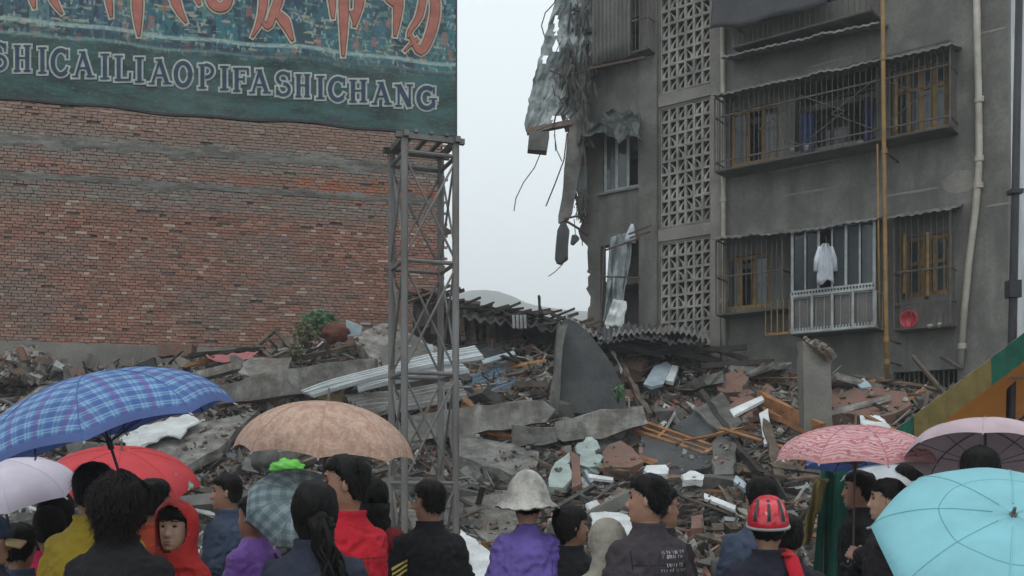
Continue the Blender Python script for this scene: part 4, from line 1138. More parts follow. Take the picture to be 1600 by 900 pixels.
slab('floor_slab_fragment', [(722, 775), (800, 770), (828, 790), (800, 842), (768, 850), (736, 824)], .15, 'concrete', 'flat pale slab low in front, right of the lattice tower', 'slab', .02, 8, .3)
slab('edge_beam', [(-20, 662), (60, 606), (98, 578), (112, 584), (104, 600), (40, 650), (-20, 694)], .3, 'concrete', 'sloping grey beam at the left edge above the plaid umbrella', 'beam', .015, 9, .5)
slab('leaning_slab', [(20, 668), (62, 620), (108, 592), (150, 598), (140, 625), (60, 660)], .15, 'slate', 'dark slab leaning under the sloping left beam', 'slab', .02, 19, .3)  # separate slab in plain slate colour, set below the sloping edge beam
slab('wall_fragment', [(552, 524), (598, 504), (626, 512), (690, 548), (704, 570), (650, 590), (598, 596), (575, 556)], .5, 'concrete', 'hump of pale concrete behind the lattice tower', 'wall fragment', .05, 10, .6)
slab('wall_fragment', [(598, 540), (650, 530), (690, 560), (700, 582), (640, 596), (596, 590)], .3, 'facade', 'rounded grey-brown wall piece in front of the pale hump', 'wall fragment', .04, 30, .9)
slab('brick_wall_fragment', [(940, 708), (952, 694), (970, 688), (988, 700), (1006, 722), (985, 730), (944, 730)], .2, 'brickfrag', 'orange-red brick wall piece in the middle of the rubble', 'wall fragment', .03, 11, .4)
slab('plastered_wall_fragment', [(905, 726), (903, 692), (925, 682), (938, 700), (938, 722), (920, 730)], .14, 'mint', 'pale mint plastered wall piece with a jagged top', 'wall fragment', .05, 12, .45, step=.1)
slab('plastered_wall_fragment', [(857, 748), (868, 722), (890, 706), (893, 748), (880, 762), (858, 760)], .14, 'mint', 'pointed pale mint plastered wall piece beside a brick edge', 'wall fragment', .02, 13, .5)
slab('brick_edge', [(892, 706), (905, 712), (908, 756), (894, 762)], .25, 'brickfrag', 'upright broken brick edge right of the pointed mint wall piece', 'wall fragment', .03, 15, .45)
slab('brick_wall_fragment', [(976, 545), (1003, 540), (1012, 562), (1002, 580), (978, 574)], .3, 'brickfrag', 'small brick wall piece under the corrugated roof edge', 'wall fragment', .05, 16, .3)
slab('brick_wall_fragment', [(1292, 612), (1340, 604), (1416, 612), (1424, 632), (1380, 650), (1300, 648)], .4, 'brickfrag', 'rounded brick and mortar lump under the right end of the building', 'wall fragment', .07, 17, .3, step=.15)
slab('brick_wall_fragment', [(1120, 588), (1155, 574), (1170, 590), (1160, 612), (1122, 610)], .25, 'brickfrag', 'reddish brick piece on the crest under the drainpipe', 'wall fragment', .05, 18, .3, step=.15)
slab('brick_wall_fragment', [(1080, 806), (1098, 804), (1098, 824), (1080, 826)], .15, 'brickfrag', 'square orange brick block right of the man with back print', 'wall fragment', .01, 20, .3)
slab('brick_wall_fragment', [(1140, 620), (1172, 608), (1184, 640), (1160, 664), (1142, 648)], .25, 'brickfrag', 'rough reddish brick lump left of the orange rafter', 'wall fragment', .06, 21, .35, step=.12)
slab('dark_slab_fragment', [(1002, 680), (1072, 668), (1120, 706), (1110, 730), (1040, 742), (1000, 716)], .15, 'slate', 'flat dark slab behind the orange window frame', 'slab', .03, 22, .2)
slab('dark_slab_fragment', [(1085, 640), (1128, 612), (1160, 660), (1130, 680)], .1, 'concrete_dark', 'dark pointed slab at the foot of the leaning timbers', 'slab', .02, 23, .5)
slab('grey_slab_fragment', [(1050, 668), (1092, 636), (1140, 650), (1100, 690)], .1, 'slate', 'flat grey sheet of roofing beside the leaning timbers', 'slab', .02, 24, .3)
slab('grey_slab_fragment', [(1112, 692), (1130, 668), (1150, 690), (1146, 740), (1116, 742)], .14, 'concrete_dark', 'dark blocky slab under the leaning timbers', 'slab', .03, 25, .4)
# sheets
corr('white_roof_sheet', [(470, 612), (742, 541), (757, 560), (490, 620)], 5, 'white_tin', 'long white corrugated roof sheet running behind the lattice tower', 'roof sheet', .035, 1.2, depths=[18.0, 18.2, 18.05, 17.9], bend=.1, nv=20)
corr('white_roof_sheet', [(556, 596), (720, 566), (735, 582), (560, 612)], 4, 'white_tin', 'lower white roof sheet lying under the long one', 'roof sheet', .03, .95, depths=[18.4, 18.5, 18.3, 18.2], bend=.06, nv=12)
corr('grey_roof_sheet', [(540, 622), (720, 596), (730, 622), (580, 652)], 6, 'tin', 'dull grey corrugated sheet under the white sheets', 'roof sheet', .035, .7, nv=8)
corr('blue_roof_sheet', [(718, 596), (786, 566), (812, 600), (728, 634)], 6, 'blue_tin', 'bluish ribbed sheet just right of the lattice tower', 'roof sheet', .03, .3, nv=8)
corr('grey_roof_sheet', [(722, 534), (772, 512), (800, 545), (758, 560)], 5, 'slate', 'dark grey boarding leaning below the timber shack', 'roof sheet', .03, .5, nv=6)
slab('blue_strip', [(752, 562), (802, 548), (806, 553), (756, 568)], .03, 'paleblue', 'thin pale blue metal strip below the shack', 'strip', .004, 31, .5)
slab('pale_blue_panel', [(1005, 600), (1022, 572), (1042, 565), (1050, 572), (1036, 600), (1018, 604)], .05, 'paleblue', 'pale blue board leaning on the rubble crest', 'panel', .015, 32, .4)
slab('white_board_piece', [(1040, 594), (1050, 570), (1060, 572), (1052, 596)], .08, 'white', 'narrow white board right beside the pale blue board', 'panel', .01, 33, .4)
slab('blue_grey_panel', [(540, 500, 20.8), (566, 510, 20.7), (562, 524, 20.7), (542, 526, 20.8)], .05, 'paleblue', 'small blue-grey board at the foot of the brick wall', 'panel', .01, 34)
slab('blue_grey_panel', [(640, 540), (676, 538), (678, 556), (648, 560)], .05, 'paleblue', 'blue-grey board glimpsed inside the lattice tower', 'panel', .01, 44, .9)
slab('white_sheet', [(186, 682), (222, 664), (300, 646), (312, 658), (292, 668), (284, 684), (262, 680), (204, 704)], .03, 'white', 'torn white sheet under the right rim of the plaid umbrella', 'sheet', .03, 35, .8, step=.12)
slab('white_sheet', [(720, 826), (765, 862), (772, 900), (735, 905), (722, 870)], .04, 'white', 'white sheet low in front between the striped jacket and the sunhat', 'sheet', .02, 36, .5)
slab('white_sheet', [(916, 786), (932, 780), (948, 800), (985, 806), (990, 850), (930, 850), (926, 812)], .04, 'white', 'crumpled white sheet between the short-haired child and the beige coat', 'sheet', .02, 37, .6, step=.12)
slab('white_sheet', [(1346, 660), (1343, 646), (1366, 636), (1376, 652), (1392, 668), (1370, 674)], .03, 'white', 'white crumpled sheet just left of the stall roof edge', 'sheet', .02, 38, .3, step=.1)
slab('white_sheet', [(1336, 598), (1350, 590), (1362, 604), (1346, 606)], .03, 'paleblue', 'small pale sheet on the brick heap by the yellow pipe', 'sheet', .01, 39, .4, step=.1)
slab('white_block', [(1006, 734), (1010, 727), (1040, 726), (1045, 732), (1043, 740), (1015, 741)], .2, 'white', 'rounded white block just above the man with back print', 'block', .015, 40, .5)
slab('white_block', [(1065, 742), (1078, 735), (1100, 742), (1098, 750), (1068, 750)], .1, 'white', 'crumpled white plastic lying on the orange edged beam', 'block', .02, 41, .6, step=.08)
slab('white_strip', [(920, 740), (958, 746), (958, 751), (920, 746)], .04, 'white', 'thin white strip left of the rounded white block', 'strip', .005, 42, .5)
slab('white_strip', [(1140, 640), (1190, 618), (1194, 624), (1146, 650)], .05, 'white', 'pale slat stretched left of the orange rafter', 'strip', .005, 43, .6)
slab('white_strip', [(1186, 646), (1200, 638), (1206, 690), (1194, 694)], .05, 'white', 'upright white board below the orange rafter', 'strip', .008, 45, .4)
slab('white_strip', [(1100, 770), (1150, 790), (1148, 796), (1100, 778)], .05, 'white', 'white slat lying right above the brick block', 'strip', .006, 46, .4)
slab('white_strip', [(1150, 742), (1172, 760), (1170, 768), (1146, 752)], .05, 'paleblue', 'pale slat in front of the dark doorway slab', 'strip', .006, 47, .4)
slab('white_strip', [(1190, 860), (1225, 830), (1228, 838), (1196, 870)], .04, 'white', 'pale strip between the charcoal jacket and the red helmet man', 'strip', .006, 48, .5)
# pink cloth, green bag, tan bundle
q = M(); A = [SL(326, 556, .5), SL(412, 548, .5)]
q.grid(lambda u, v: A[0].lerp(A[1], u) + Vector((0, -.25 * v, -.22 * v * (math.sin(u * PI) ** .6) + noise.noise(Vector((u * 8, v * 3, 2))) * .05)), 30, 8, thick=Vector((0, .02, 0)))
tagit(obj('pink_cloth', q, cloth('pink_cloth', (.42, .16, .17)), smooth=True), 'dirty pink cloth draped over timber at the foot of the brick wall', 'cloth')
def lump(nm, px, py, r, mat, label, cat, lift=.3, seed=0, D=None):
    q = M(); c = P(px, py, D) if D else SL(px, py, lift)
    q.ell(c, r, nu=24, nv=16, fn=lambda p: 1 + noise.noise(p * 2.2 + Vector((seed, 0, 0))) * .35 + noise.noise(p * 6 + Vector((seed, 0, 0))) * .14)
    return tagit(obj(nm, q, MT[mat] if isinstance(mat, str) else mat, smooth=True), label, cat)
gp = plain('green_plastic', (.12, .50, .05), .3)
lump('green_bag', 448, 730, (.17, .12, .08), gp, 'shiny bright green plastic bag under the brown umbrella rim', 'bag', D=10.5)
lump('tan_sack', 517, 628, (.30, .2, .22), pm('sacking', (.33, .25, .14), (.18, .13, .08), 5, .9), 'tan sack peeping over the top of the brown umbrella', 'sack', lift=.3, seed=4)
lump('grey_bundle', 413, 716, (.14, .1, .16), 'concrete_dark', 'dark grey bundle left of the green bag', 'bundle', D=10.9, seed=7)
lump('grey_bundle', 545, 735, (.2, .14, .16), MT['tarp_dark'], 'black plastic bundle right of the green bag', 'bundle', D=11, seed=9)
# timbers
def frame(name, corners, w, mat, label, cat, extra=()):
    V = [P(*c) if len(c) == 3 else SL(c[0], c[1], .5) for c in corners]
    t = thing(name, (V[0] + V[2]) / 2, label, cat)
    n = len(V); pn = (V[1] - V[0]).cross(V[-1] - V[0]).normalized()
    for i in range(n):
        q = M(); a, b = V[i], V[(i + 1) % n]; d = (b - a).normalized() * w * .5; q.bar(a - d * (i % 2), b + d * (i % 2), w, w, up=pn); obj('rail', q, MT[mat], t)
    for (s0, t0, s1, t1) in extra:
        q = M(); q.bar(V[0].lerp(V[1], s0).lerp(V[3].lerp(V[2], s0), t0), V[0].lerp(V[1], s1).lerp(V[3].lerp(V[2], s1), t1), w * .7, w * .7, up=pn); obj('mullion', q, MT[mat], t)
    return t
frame('window_frame', [(1004, 660), (1118, 700), (1100, 710), (992, 674)], .075, 'wood_orange', 'bare orange wooden window frame lying on the dark slab', 'window frame', ((.33, 0, .33, 1), (.66, 0, .66, 1), (0, .5, 1, .5)))
frame('window_frame', [(402, 541), (430, 516), (456, 546), (424, 560)], .07, 'wood', 'small weathered window frame tilted at the foot of the brick wall', 'window frame')
beam('orange_rafter', (1186, 618), (1282, 672), .10, .22, 'wood_orange', 'broad orange rafter sloping down to the pink floral umbrella', 'timber', .5, 1)
beam('orange_rafter', (1180, 634), (1272, 684), .05, .08, 'wood_orange', 'thin orange batten just under the broad rafter', 'timber', .5, 2)
beam('edged_beam', (1046, 751), (1158, 757), .3, .20, 'concrete_dark', 'dark beam end facing the crowd with an orange top edge', 'beam', .4, 3)
beam('edge_batten', (1044, 746), (1160, 752), .07, .05, 'wood_orange', 'orange batten along the top of the dark beam', 'timber', .62, 4)
beam('long_pole', (944, 520), (1014, 650), .08, .10, 'wood', 'long brown pole leaning right of the tall dark slab', 'pole', .7, 5)
beam('short_pole', (958, 546), (974, 580), .05, .07, 'white', 'short white lath beside the long brown pole', 'timber', .8, 6)
beam('dark_timber', (1094, 612), (1148, 690), .11, .13, 'wood_dark', 'dark heavy timber slanting down right in the middle of the heap', 'timber', .7, 7)
beam('dark_timber', (1140, 690), (1192, 740), .09, .11, 'wood_dark', 'dark timber continuing down towards the helmet', 'timber', .6, 8)
beam('dark_timber', (1134, 706), (1146, 672), .08, .10, 'concrete', 'pale broken post beside the dark timbers', 'post', .7, 9)
beam('dark_timber', (1196, 660), (1218, 748), .13, .14, 'wood', 'brown upright post left of the pink floral umbrella', 'post', .6, 10)
beam('dark_timber', (846, 494, 20.8), (841, 461, 20.8), .08, .08, 'wood_dark', 'stub of pole sticking up from the shack roof against the sky', 'pole', seed=11)
beam('grey_plank', (910, 726), (982, 739), .12, .08, 'wood', 'grey plank above the child, ending at the rounded white block', 'timber', .55, 12)
beam('orange_plank', (976, 706), (1024, 724), .05, .06, 'wood_orange', 'orange lath leaning on the brick wall piece', 'timber', .6, 13)
beam('orange_plank', (748, 672), (846, 694), .10, .06, 'wood_orange', 'orange-brown plank on the tilted slab right of the tower', 'timber', .55, 14)
beam('orange_plank', (722, 626), (736, 640), .12, .16, 'wood_orange', 'orange box edge showing beside the tower', 'timber', .5, 15)
beam('orange_plank', (660, 640), (712, 622), .12, .14, 'wood_orange', 'brown-orange box side seen through the tower braces', 'timber', .5, 16)
beam('pale_plank', (186, 712), (262, 650), .12, .06, 'wood', 'brown pole lying on the torn white sheet', 'timber', .9, 17)
beam('metal_strip', (298, 795), (352, 812), .03, .03, 'tin', 'thin bright metal strip left of the young man in blue-grey', 'strip', 2.5, 18)
beam('metal_strip', (316, 866), (346, 848), .03, .03, 'tin', 'short bright rod under the thin metal strip', 'strip', 2.5, 19)
beam('diagonal_plank', (868, 745), (934, 790), .06, .05, 'concrete_dark', 'grey lath running down behind the sunhat', 'timber', .5, 20)
beam('diagonal_plank', (1130, 770), (1180, 830), .05, .05, 'wood', 'thin brown lath above the dark shoulder of the helmet man', 'timber', .5, 21)
beam('diagonal_plank', (1068, 690), (1180, 664), .04, .05, 'wood_orange', 'thin straight batten crossing over the window frame', 'timber', .9, 22)

# collapsed shack on the crest
shk = thing('collapsed_shack', P(800, 530, 21.6), 'collapsed dark timber shack roof on the crest beside the lattice tower', 'shack')
rs = random.Random(21)
def shy(px): return interp([(640, 456), (690, 462), (722, 474), (760, 481), (800, 487), (850, 492), (880, 500), (920, 510), (950, 520)], px)
for i in range(64):
    px = lerp(645, 935, i / 57) + rs.uniform(-3, 3); y = shy(px) + rs.uniform(-4, 9); L_len = rs.uniform(.35, 1.0)
    a = P(px, y, 21.3 + rs.uniform(-.3, .6)); ang = rs.uniform(-.3, .25)
    d = Vector((math.cos(ang) * rs.choice((1, -1)), rs.uniform(-.2, .2), -.22 + rs.uniform(-.2, .2))).normalized()
    q = M(); q.bar(a - d * L_len / 2, a + d * L_len / 2, rs.uniform(.05, .13), rs.uniform(.03, .07)); obj('batten', q, MT['wood_dark'] if rs.random() < .75 else MT['wood'], shk)
for i in range(34):
    px = rs.uniform(650, 880); y0 = shy(px) + 8; q = M(); a = P(px, y0, 21.5 + rs.uniform(0, .3)); b = P(px + rs.uniform(-8, 8), y0 + rs.uniform(30, 58), 21.4); q.bar(a, b, rs.uniform(.08, .2), .03, up=Vector((0, -1, 0))); obj('board', q, MT['wood_dark'] if rs.random() < .8 else MT['wood'], shk)
q = M(); q.prism([P(645, 470, 22.1), P(880, 505, 22.1), P(930, 560, 22.1), P(645, 560, 22.1)], Vector((0, .1, 0))); obj('back_boarding', q, MT['wood_dark'], shk)
q = M()
q.grid(lambda u, v: P(lerp(722, 900, u), lerp(shy(lerp(722, 900, u)) + 2, shy(lerp(722, 900, u)) + 20, v), lerp(22.4, 20.9, v)) + Vector((0, 0, .04 * math.sin(u * 70) + noise.noise(Vector((u * 9, v * 3, 2))) * .1)), 120, 5, thick=Vector((0, 0, -.03)))
obj('roofing', q, MT['slate'], shk)
q = M()
for i in range(4):
    x0 = 802 + i * 6; q.bar(P(x0, 492, 20.8), P(x0 + 1, 513, 20.8), .055, .02, up=Vector((0, -1, 0)))
obj('ribbed_piece', q, MT['tin'], shk)
# corrugated fibre roof edge below the left part of the building
rf = thing('corrugated_roof', P(1000, 530, 20.5), 'broken corrugated roof with pale wavy edge under the breeze-block screens', 'roof')
q = M()
def cr(u, v):
    px = lerp(884, 1108, u); y = interp([(884, 500), (905, 512), (945, 533), (965, 522), (1000, 520), (1050, 518), (1108, 528)], px)
    return P(px, y + v * -9, lerp(19.9, 21.4, v)) + Vector((0, 0, .03 * math.sin(u * 155) * (1 if u > .1 else 1) + noise.noise(Vector((u * 8, v * 2, 5))) * .05))
q.grid(cr, 240, 4, thick=Vector((0, 0, -.012))); obj('sheet', q, MT['tin'], rf)
q = M()
def cr2(u, v):
    px = lerp(905, 1090, u); return P(px, lerp(532, 510, v) + 4 * math.sin(u * 9), lerp(19.7, 21.3, v)) + Vector((0, 0, .028 * math.sin(u * 120 + 1) + noise.noise(Vector((u * 11, v * 2, 8))) * .12))
q.grid(cr2, 160, 4, thick=Vector((0, 0, -.012))); obj('lower_sheet', q, MT['slate'], rf)
for i in range(22):
    px = rs.uniform(950, 1180); y = interp([(950, 525), (1100, 540), (1190, 560)], px) + rs.uniform(0, 22); q = M(); a = P(px, y, 20.7 + rs.uniform(-.5, .3)); d = Vector((1, rs.uniform(-.3, .3), rs.uniform(-.35, .15))).normalized() * rs.uniform(.3, .8); q.bar(a - d, a + d, rs.uniform(.05, .12)); obj('rafter', q, MT['wood_dark'], rf)
# plant at the brick wall foot
def bush(name, px, py, D, r, n, mat, label, seed):
    rg = random.Random(seed); t = thing(name, P(px, py + 18, D), label, 'plant'); q = M(); c = P(px, py, D)
    for i in range(n):
        d = Vector((rg.gauss(0, 1), rg.gauss(0, 1), rg.gauss(0, 1))).normalized() * rg.random() ** .5
        p = c + Vector((d.x * r[0], d.y * r[1], d.z * r[2])); e = Euler((rg.uniform(0, 6), rg.uniform(0, 6), 0)).to_matrix(); s = rg.uniform(.03, .07)
        q.add([p + e @ Vector((-s, 0, 0)), p + e @ Vector((0, s * .5, .01)), p + e @ Vector((s, 0, 0)), p + e @ Vector((0, -s * .5, .01))], [(0, 1, 2, 3)])
    obj('foliage', q, mat, t)
    q = M()
    for i in range(7): q.tube([c + Vector((0, 0, -r[2] * 1.3)), c + Vector((rg.uniform(-r[0], r[0]) * .7, rg.uniform(-.1, .1), rg.uniform(0, r[2])))], [.015, .006], 5)
    obj('stem', q, MT['wood_dark'], t)
leaf = pm('leaves', (.09, .20, .09), (.05, .12, .06), 6, .6, .2, .01, 40, .2, island=.35)
leaf2 = pm('dull_leaves', (.12, .13, .06), (.08, .08, .04), 6, .7, .2, .01, 40, .2, island=.35)
bush('green_bush', 500, 503, 20.3, (.38, .3, .22), 420, leaf, 'green leafy bush growing at the foot of the brick wall', 1)
bush('weed_clump', 478, 520, 20.0, (.28, .2, .24), 220, leaf2, 'dark weed clump left below the green bush', 2)
bush('weed_clump', 462, 548, 19.8, (.16, .2, .16), 140, leaf2, 'yellowish weed clump right of the small window frame', 3)
bush('weed_clump', 966, 614, 18.0, (.12, .1, .14), 120, leaf, 'small green weeds at the right foot of the tall dark slab', 4)
lump('rusty_drum', 522, 520, (.28, .2, .2), pm('rust_red', (.22, .06, .035), (.12, .05, .04), 5, .8), 'rust-red crushed metal piece right of the green bush', 'scrap', D=20.2, seed=3)

# ================================================================ rubble: loose debris
rg = random.Random(77)
def where(px, py):
    yt = interp(TOP, px); v = (900 - py) / (900 - yt)
    z = 'at the left under the brick wall' if px < 560 else 'round the lattice tower' if px < 790 else 'below the tall dark slab' if px < 1080 else 'under the apartments'
    return ('high ' if v > .66 else 'half way up ' if v > .33 else 'low ') + z
def chunkmesh(kind, i):
    r = random.Random(hash((kind == 'a', i)) % 999 + i); q = M()
    if kind == 'chunk':
        pts = []
        bm = bmesh.new()
        for k in range(13):
            v = Vector((r.uniform(-1, 1), r.uniform(-1, 1), r.uniform(-.7, .7))); m_ = max(abs(v.x), abs(v.y), abs(v.z) / .7); bm.verts.new(v / m_ * r.uniform(.38, .5))
        g = bmesh.ops.convex_hull(bm, input=bm.verts)
        for v in [v for v in bm.verts if not v.link_faces]: bm.verts.remove(v)
        bm.verts.index_update(); q.add([v.co.copy() for v in bm.verts], [[v.index for v in f.verts] for f in bm.faces]); bm.free()
    else:
        q.box((0, 0, 0), (1, 1, 1), jit=.1, rr=r)
    return q
def mk(kind, i, mat, nm): return chunkmesh(kind, i).mesh(nm, Vector((0, 0, 0)), MT[mat], False)
CH = [mk('chunk', i, m_, 'concrete_chunk') for i, m_ in enumerate(['concrete', 'concrete', 'concrete_dark', 'facade', 'concrete_dark', 'concrete', 'slate', 'facade'])]
BKM = [mk('box', i, 'brick', 'brick') for i in range(3)]
PLM = [mk('box', i + 5, m_, 'plank') for i, m_ in enumerate(['wood', 'wood_dark', 'wood', 'wood_orange', 'wood', 'wood_dark', 'concrete_dark', 'wood'])]
SHM = [mk('box', i + 9, m_, 'board') for i, m_ in enumerate(['white', 'concrete_dark', 'slate', 'mint', 'slate', 'concrete', 'paleblue', 'concrete'])]
def rp(lo=0.0):
    px = rg.uniform(-60, 1560); yt = interp(TOP, px); py = lerp(900, yt, rg.random() ** .8 * (1 - lo))
    return px, py
def hgt(px, py):
    p = S(px, py); f = noise.noise(p * 1.1) * .16 + noise.noise(p * 3.1) * .08
    return p + Vector((0, -f * .4, f - .07))
def rotm(flat=.6): return Euler((rg.gauss(0, flat) - .35, rg.gauss(0, flat), rg.uniform(0, 6.28))).to_matrix().to_4x4()
def blocked(px, py):
    return any(a < px < b and c < py < d for a, b, c, d in ((310, 610, 560, 665), (190, 415, 640, 770), (460, 770, 545, 650), (610, 880, 625, 740), (860, 1020, 632, 770), (980, 1180, 655, 770), (850, 985, 500, 660), (1240, 1310, 540, 720), (1160, 1290, 610, 700)))
BIGM = [chunkmesh('chunk', 20 + i).mesh('slab', Vector((0, 0, 0)), MT[m_], False) for i, m_ in enumerate(['concrete', 'concrete', 'concrete_dark', 'facade'])]
def slabmesh(m_, sd):
    r = random.Random(sd); q = M(); base = [(-.5, -.5), (.15, -.5), (.5, -.42), (.5, .2), (.3, .5), (-.5, .5)]
    if sd % 2: base = [(-.5, -.5), (.5, -.5), (.46, .5), (-.1, .5), (-.5, .3)]
    pl = []
    for i in range(len(base)):
        a, b = base[i], base[(i + 1) % len(base)]
        for k in range(4): pl.append(Vector((lerp(a[0], b[0], k / 4) + r.uniform(-.035, .035), lerp(a[1], b[1], k / 4) + r.uniform(-.035, .035), .5 + r.uniform(-.06, .06))))
    n = len(pl); mid = [Vector((p.x * r.uniform(.93, 1.05), p.y * r.uniform(.93, 1.05), r.uniform(-.1, .1))) for p in pl]; bt_ = [Vector((p.x * r.uniform(.85, 1.03), p.y * r.uniform(.85, 1.03), -.5)) for p in pl]
    q.add(pl + mid + bt_, [tuple(range(n)), tuple(reversed(range(2 * n, 3 * n)))] + [((i + 1) % n, i, i + n, (i + 1) % n + n) for i in range(n)] + [((i + 1) % n + n, i + n, i + 2 * n, (i + 1) % n + 2 * n) for i in range(n)])
    for k in range(3):
        y = r.uniform(-.4, .4); q.tube([Vector((.4, y, 0)), Vector((.56, y, .1)), Vector((.62, y + .03, r.uniform(-.4, .8)))], .009, 4)
    return q.mesh('slab', Vector((0, 0, 0)), MT[m_], False)
SLM = [slabmesh(m_, i) for i, m_ in enumerate(('concrete', 'concrete', 'concrete_dark', 'concrete', 'facade'))]
for i in range(46):
    px = rg.uniform(-40, 900) if i % 4 else rg.uniform(900, 1420); yt = interp(TOP, px); py = lerp(840, yt + 10, rg.random() ** .9); l = rg.uniform(.7, 1.7)
    if blocked(px, py): continue
    Mx = Matrix.Translation(hgt(px, py) + Vector((0, -.15, .16))) @ Euler((rg.gauss(.15, .4), rg.gauss(0, .35), rg.gauss(0, .7))).to_matrix().to_4x4() @ Matrix.Diagonal((l, l * rg.uniform(.3, .8), rg.uniform(.09, .2), 1))
    inst('slab_fragment', SLM[rg.randrange(5)], Mx, label='large broken slab in the heap, ' + where(px, py), cat='slab', group='large broken slabs in the rubble')
for i in range(22):
    px = rg.uniform(-40, 1000); yt = interp(TOP, px); py = lerp(840, yt + 14, rg.random()); l = rg.uniform(1.2, 2.6)
    if blocked(px, py): continue
    Mx = Matrix.Translation(hgt(px, py) + Vector((0, -.2, .2))) @ Euler((rg.gauss(0, .4), rg.gauss(0, .22), rg.gauss(0, .45))).to_matrix().to_4x4() @ Matrix.Diagonal((l, rg.uniform(.14, .24), rg.uniform(.14, .26), 1))
    inst('beam_fragment', SLM[rg.randrange(5)], Mx, label='broken concrete beam in the heap, ' + where(px, py), cat='beam', group='broken beams in the rubble')
for i in range(290):
    px, py = rp(); s = rg.uniform(.16, .5) * (1 if rg.random() < .8 else 1.5)
    inst('concrete_chunk', CH[rg.randrange(8)], Matrix.Translation(hgt(px, py) + Vector((0, 0, s * .15))) @ rotm() @ Matrix.Diagonal((s * rg.uniform(.8, 1.5), s, s * rg.uniform(.5, .9), 1)), label='angular concrete chunk in the heap, ' + where(px, py), cat='concrete chunk', group='broken concrete chunks in the rubble')
for i in range(290):
    for _ in range(6):
        px, py = rp()
        dens = interp([(-100, .25), (400, .2), (700, .3), (900, .6), (1000, .8), (1100, 1), (1420, 1), (1560, .7)], px)
        if rg.random() < dens: break
    inst('loose_brick', BKM[rg.randrange(3)], Matrix.Translation(hgt(px, py) + Vector((0, 0, .06))) @ rotm(.8) @ Matrix.Diagonal((.24, .115, .06 if rg.random() < .7 else .12, 1)), label='loose reddish brick in the heap, ' + where(px, py), cat='brick', group='loose bricks in the rubble')
for i in range(300):
    px, py = rp(); l = rg.uniform(.5, 1.9); k = rg.randrange(8)
    if blocked(px, py) and l > .8: continue
    Mx = Matrix.Translation(hgt(px, py) + Vector((0, -.05, .12 + rg.random() * .15))) @ Euler((rg.gauss(0, .5), rg.gauss(.0, .38), rg.gauss(0, .8))).to_matrix().to_4x4() @ Matrix.Diagonal((l, rg.uniform(.05, .14), rg.uniform(.02, .06), 1))
    inst('splintered_plank', PLM[k], Mx, label=['brown', 'blackened', 'brown', 'orange', 'brown', 'blackened', 'grey', 'brown'][k] + ' splintered plank in the heap, ' + where(px, py), cat='plank', group='planks strewn over the rubble')
for i in range(130):
    px, py = rp(); k = rg.randrange(8)
    sx = rg.uniform(.25, .8) * (.5 if k in (0, 3, 6) else 1)
    Mx = Matrix.Translation(hgt(px, py) + Vector((0, -.02, .1))) @ rotm(.45) @ Matrix.Diagonal((sx, sx * rg.uniform(.4, .9), rg.uniform(.02, .07), 1))
    inst('broken_board', SHM[k], Mx, label=['white', 'dark grey', 'slate grey', 'pale mint', 'slate grey', 'grey', 'pale blue', 'grey'][k] + ' board in the heap, ' + where(px, py), cat='board', group='broken boards in the rubble')
# uncountable fine rubble
PAL = [(0, (.20, .185, .165)), (.14, (.12, .112, .10)), (.26, (.27, .255, .235)), (.36, (.065, .06, .056)), (.46, (.17, .13, .105)), (.58, (.23, .115, .08)), (.66, (.20, .165, .14)), (.76, (.33, .20, .155)), (.83, (.36, .35, .33)), (.91, (.05, .045, .042)), (.96, (.58, .59, .58)), (.982, (.38, .19, .085))]
fine = pm('rubble_mix', (.15, .14, .13), (.10, .09, .08), 2.0, .85, .5, .01, 35, .35, palette=[(p_, sc(c_, 1.15)) for p_, c_ in PAL])
q = M()
def put(px, py, sz_, flat, up=.03):
    q.box(hgt(px, py) + Vector((0, 0, up)), sz_, (rotm(flat)).to_3x3(), .35, rg)
for i in range(27000):
    px, py = rp(); s = math.exp(rg.uniform(math.log(.022), math.log(.17)))
    put(px, py, (s * rg.uniform(.7, 1.6), s, s * rg.uniform(.3, .8)), .7, s * .3)
for i in range(3800):
    px, py = rp(); l = rg.uniform(.15, .7)
    q.box(hgt(px, py) + Vector((0, 0, .08 + rg.random() * .08)), (l, rg.uniform(.012, .05), rg.uniform(.01, .03)), Euler((rg.gauss(0, .5), rg.gauss(0, .45), rg.uniform(0, 6.28))).to_matrix(), .2, rg)
for i in range(3000):
    px, py = rp(); l = rg.uniform(.12, .4); put(px, py, (l, l * rg.uniform(.4, .9), .015), .5, .07)
for V in SLABS:
    c = sum(V, Vector()) / len(V); area = sum(((V[i] - c).cross(V[(i + 1) % len(V)] - c)).length for i in range(len(V))) / 2
    if area < .25 or abs(max(v.y for v in V) - min(v.y for v in V)) < .12: continue
    for i in range(int(area * 30)):
        k = rg.randrange(len(V)); r = math.sqrt(rg.random()); w = rg.random(); p = c.lerp(V[k].lerp(V[(k + 1) % len(V)], w), r); s = math.exp(rg.uniform(math.log(.012), math.log(.07)))
        if noise.noise(p * 2.3) < -.05: continue
        q.box(p + Vector((0, -.01, s * .3)), (s * rg.uniform(.7, 2), s, s * .6), rotm(.5).to_3x3(), .35, rg)
obj('rubble', q, fine, kind='stuff', label='broken brick, mortar, laths and dust covering the heap')
# a heap right against the brick wall at the far left
q = M()
for i in range(1500):
    px = rg.gauss(40, 40); y = 590 - max(0, 42 - abs(px - 40) * .5) * rg.random(); s = rg.uniform(.04, .22)
    q.box(P(px, y, 20.2 + rg.uniform(-.5, .2)), (s * 1.4, s, s * .7), rotm(.8).to_3x3(), .35, rg)
obj('rubble', q, fine, kind='stuff', label='small heap of rubble against the wall at the far left')
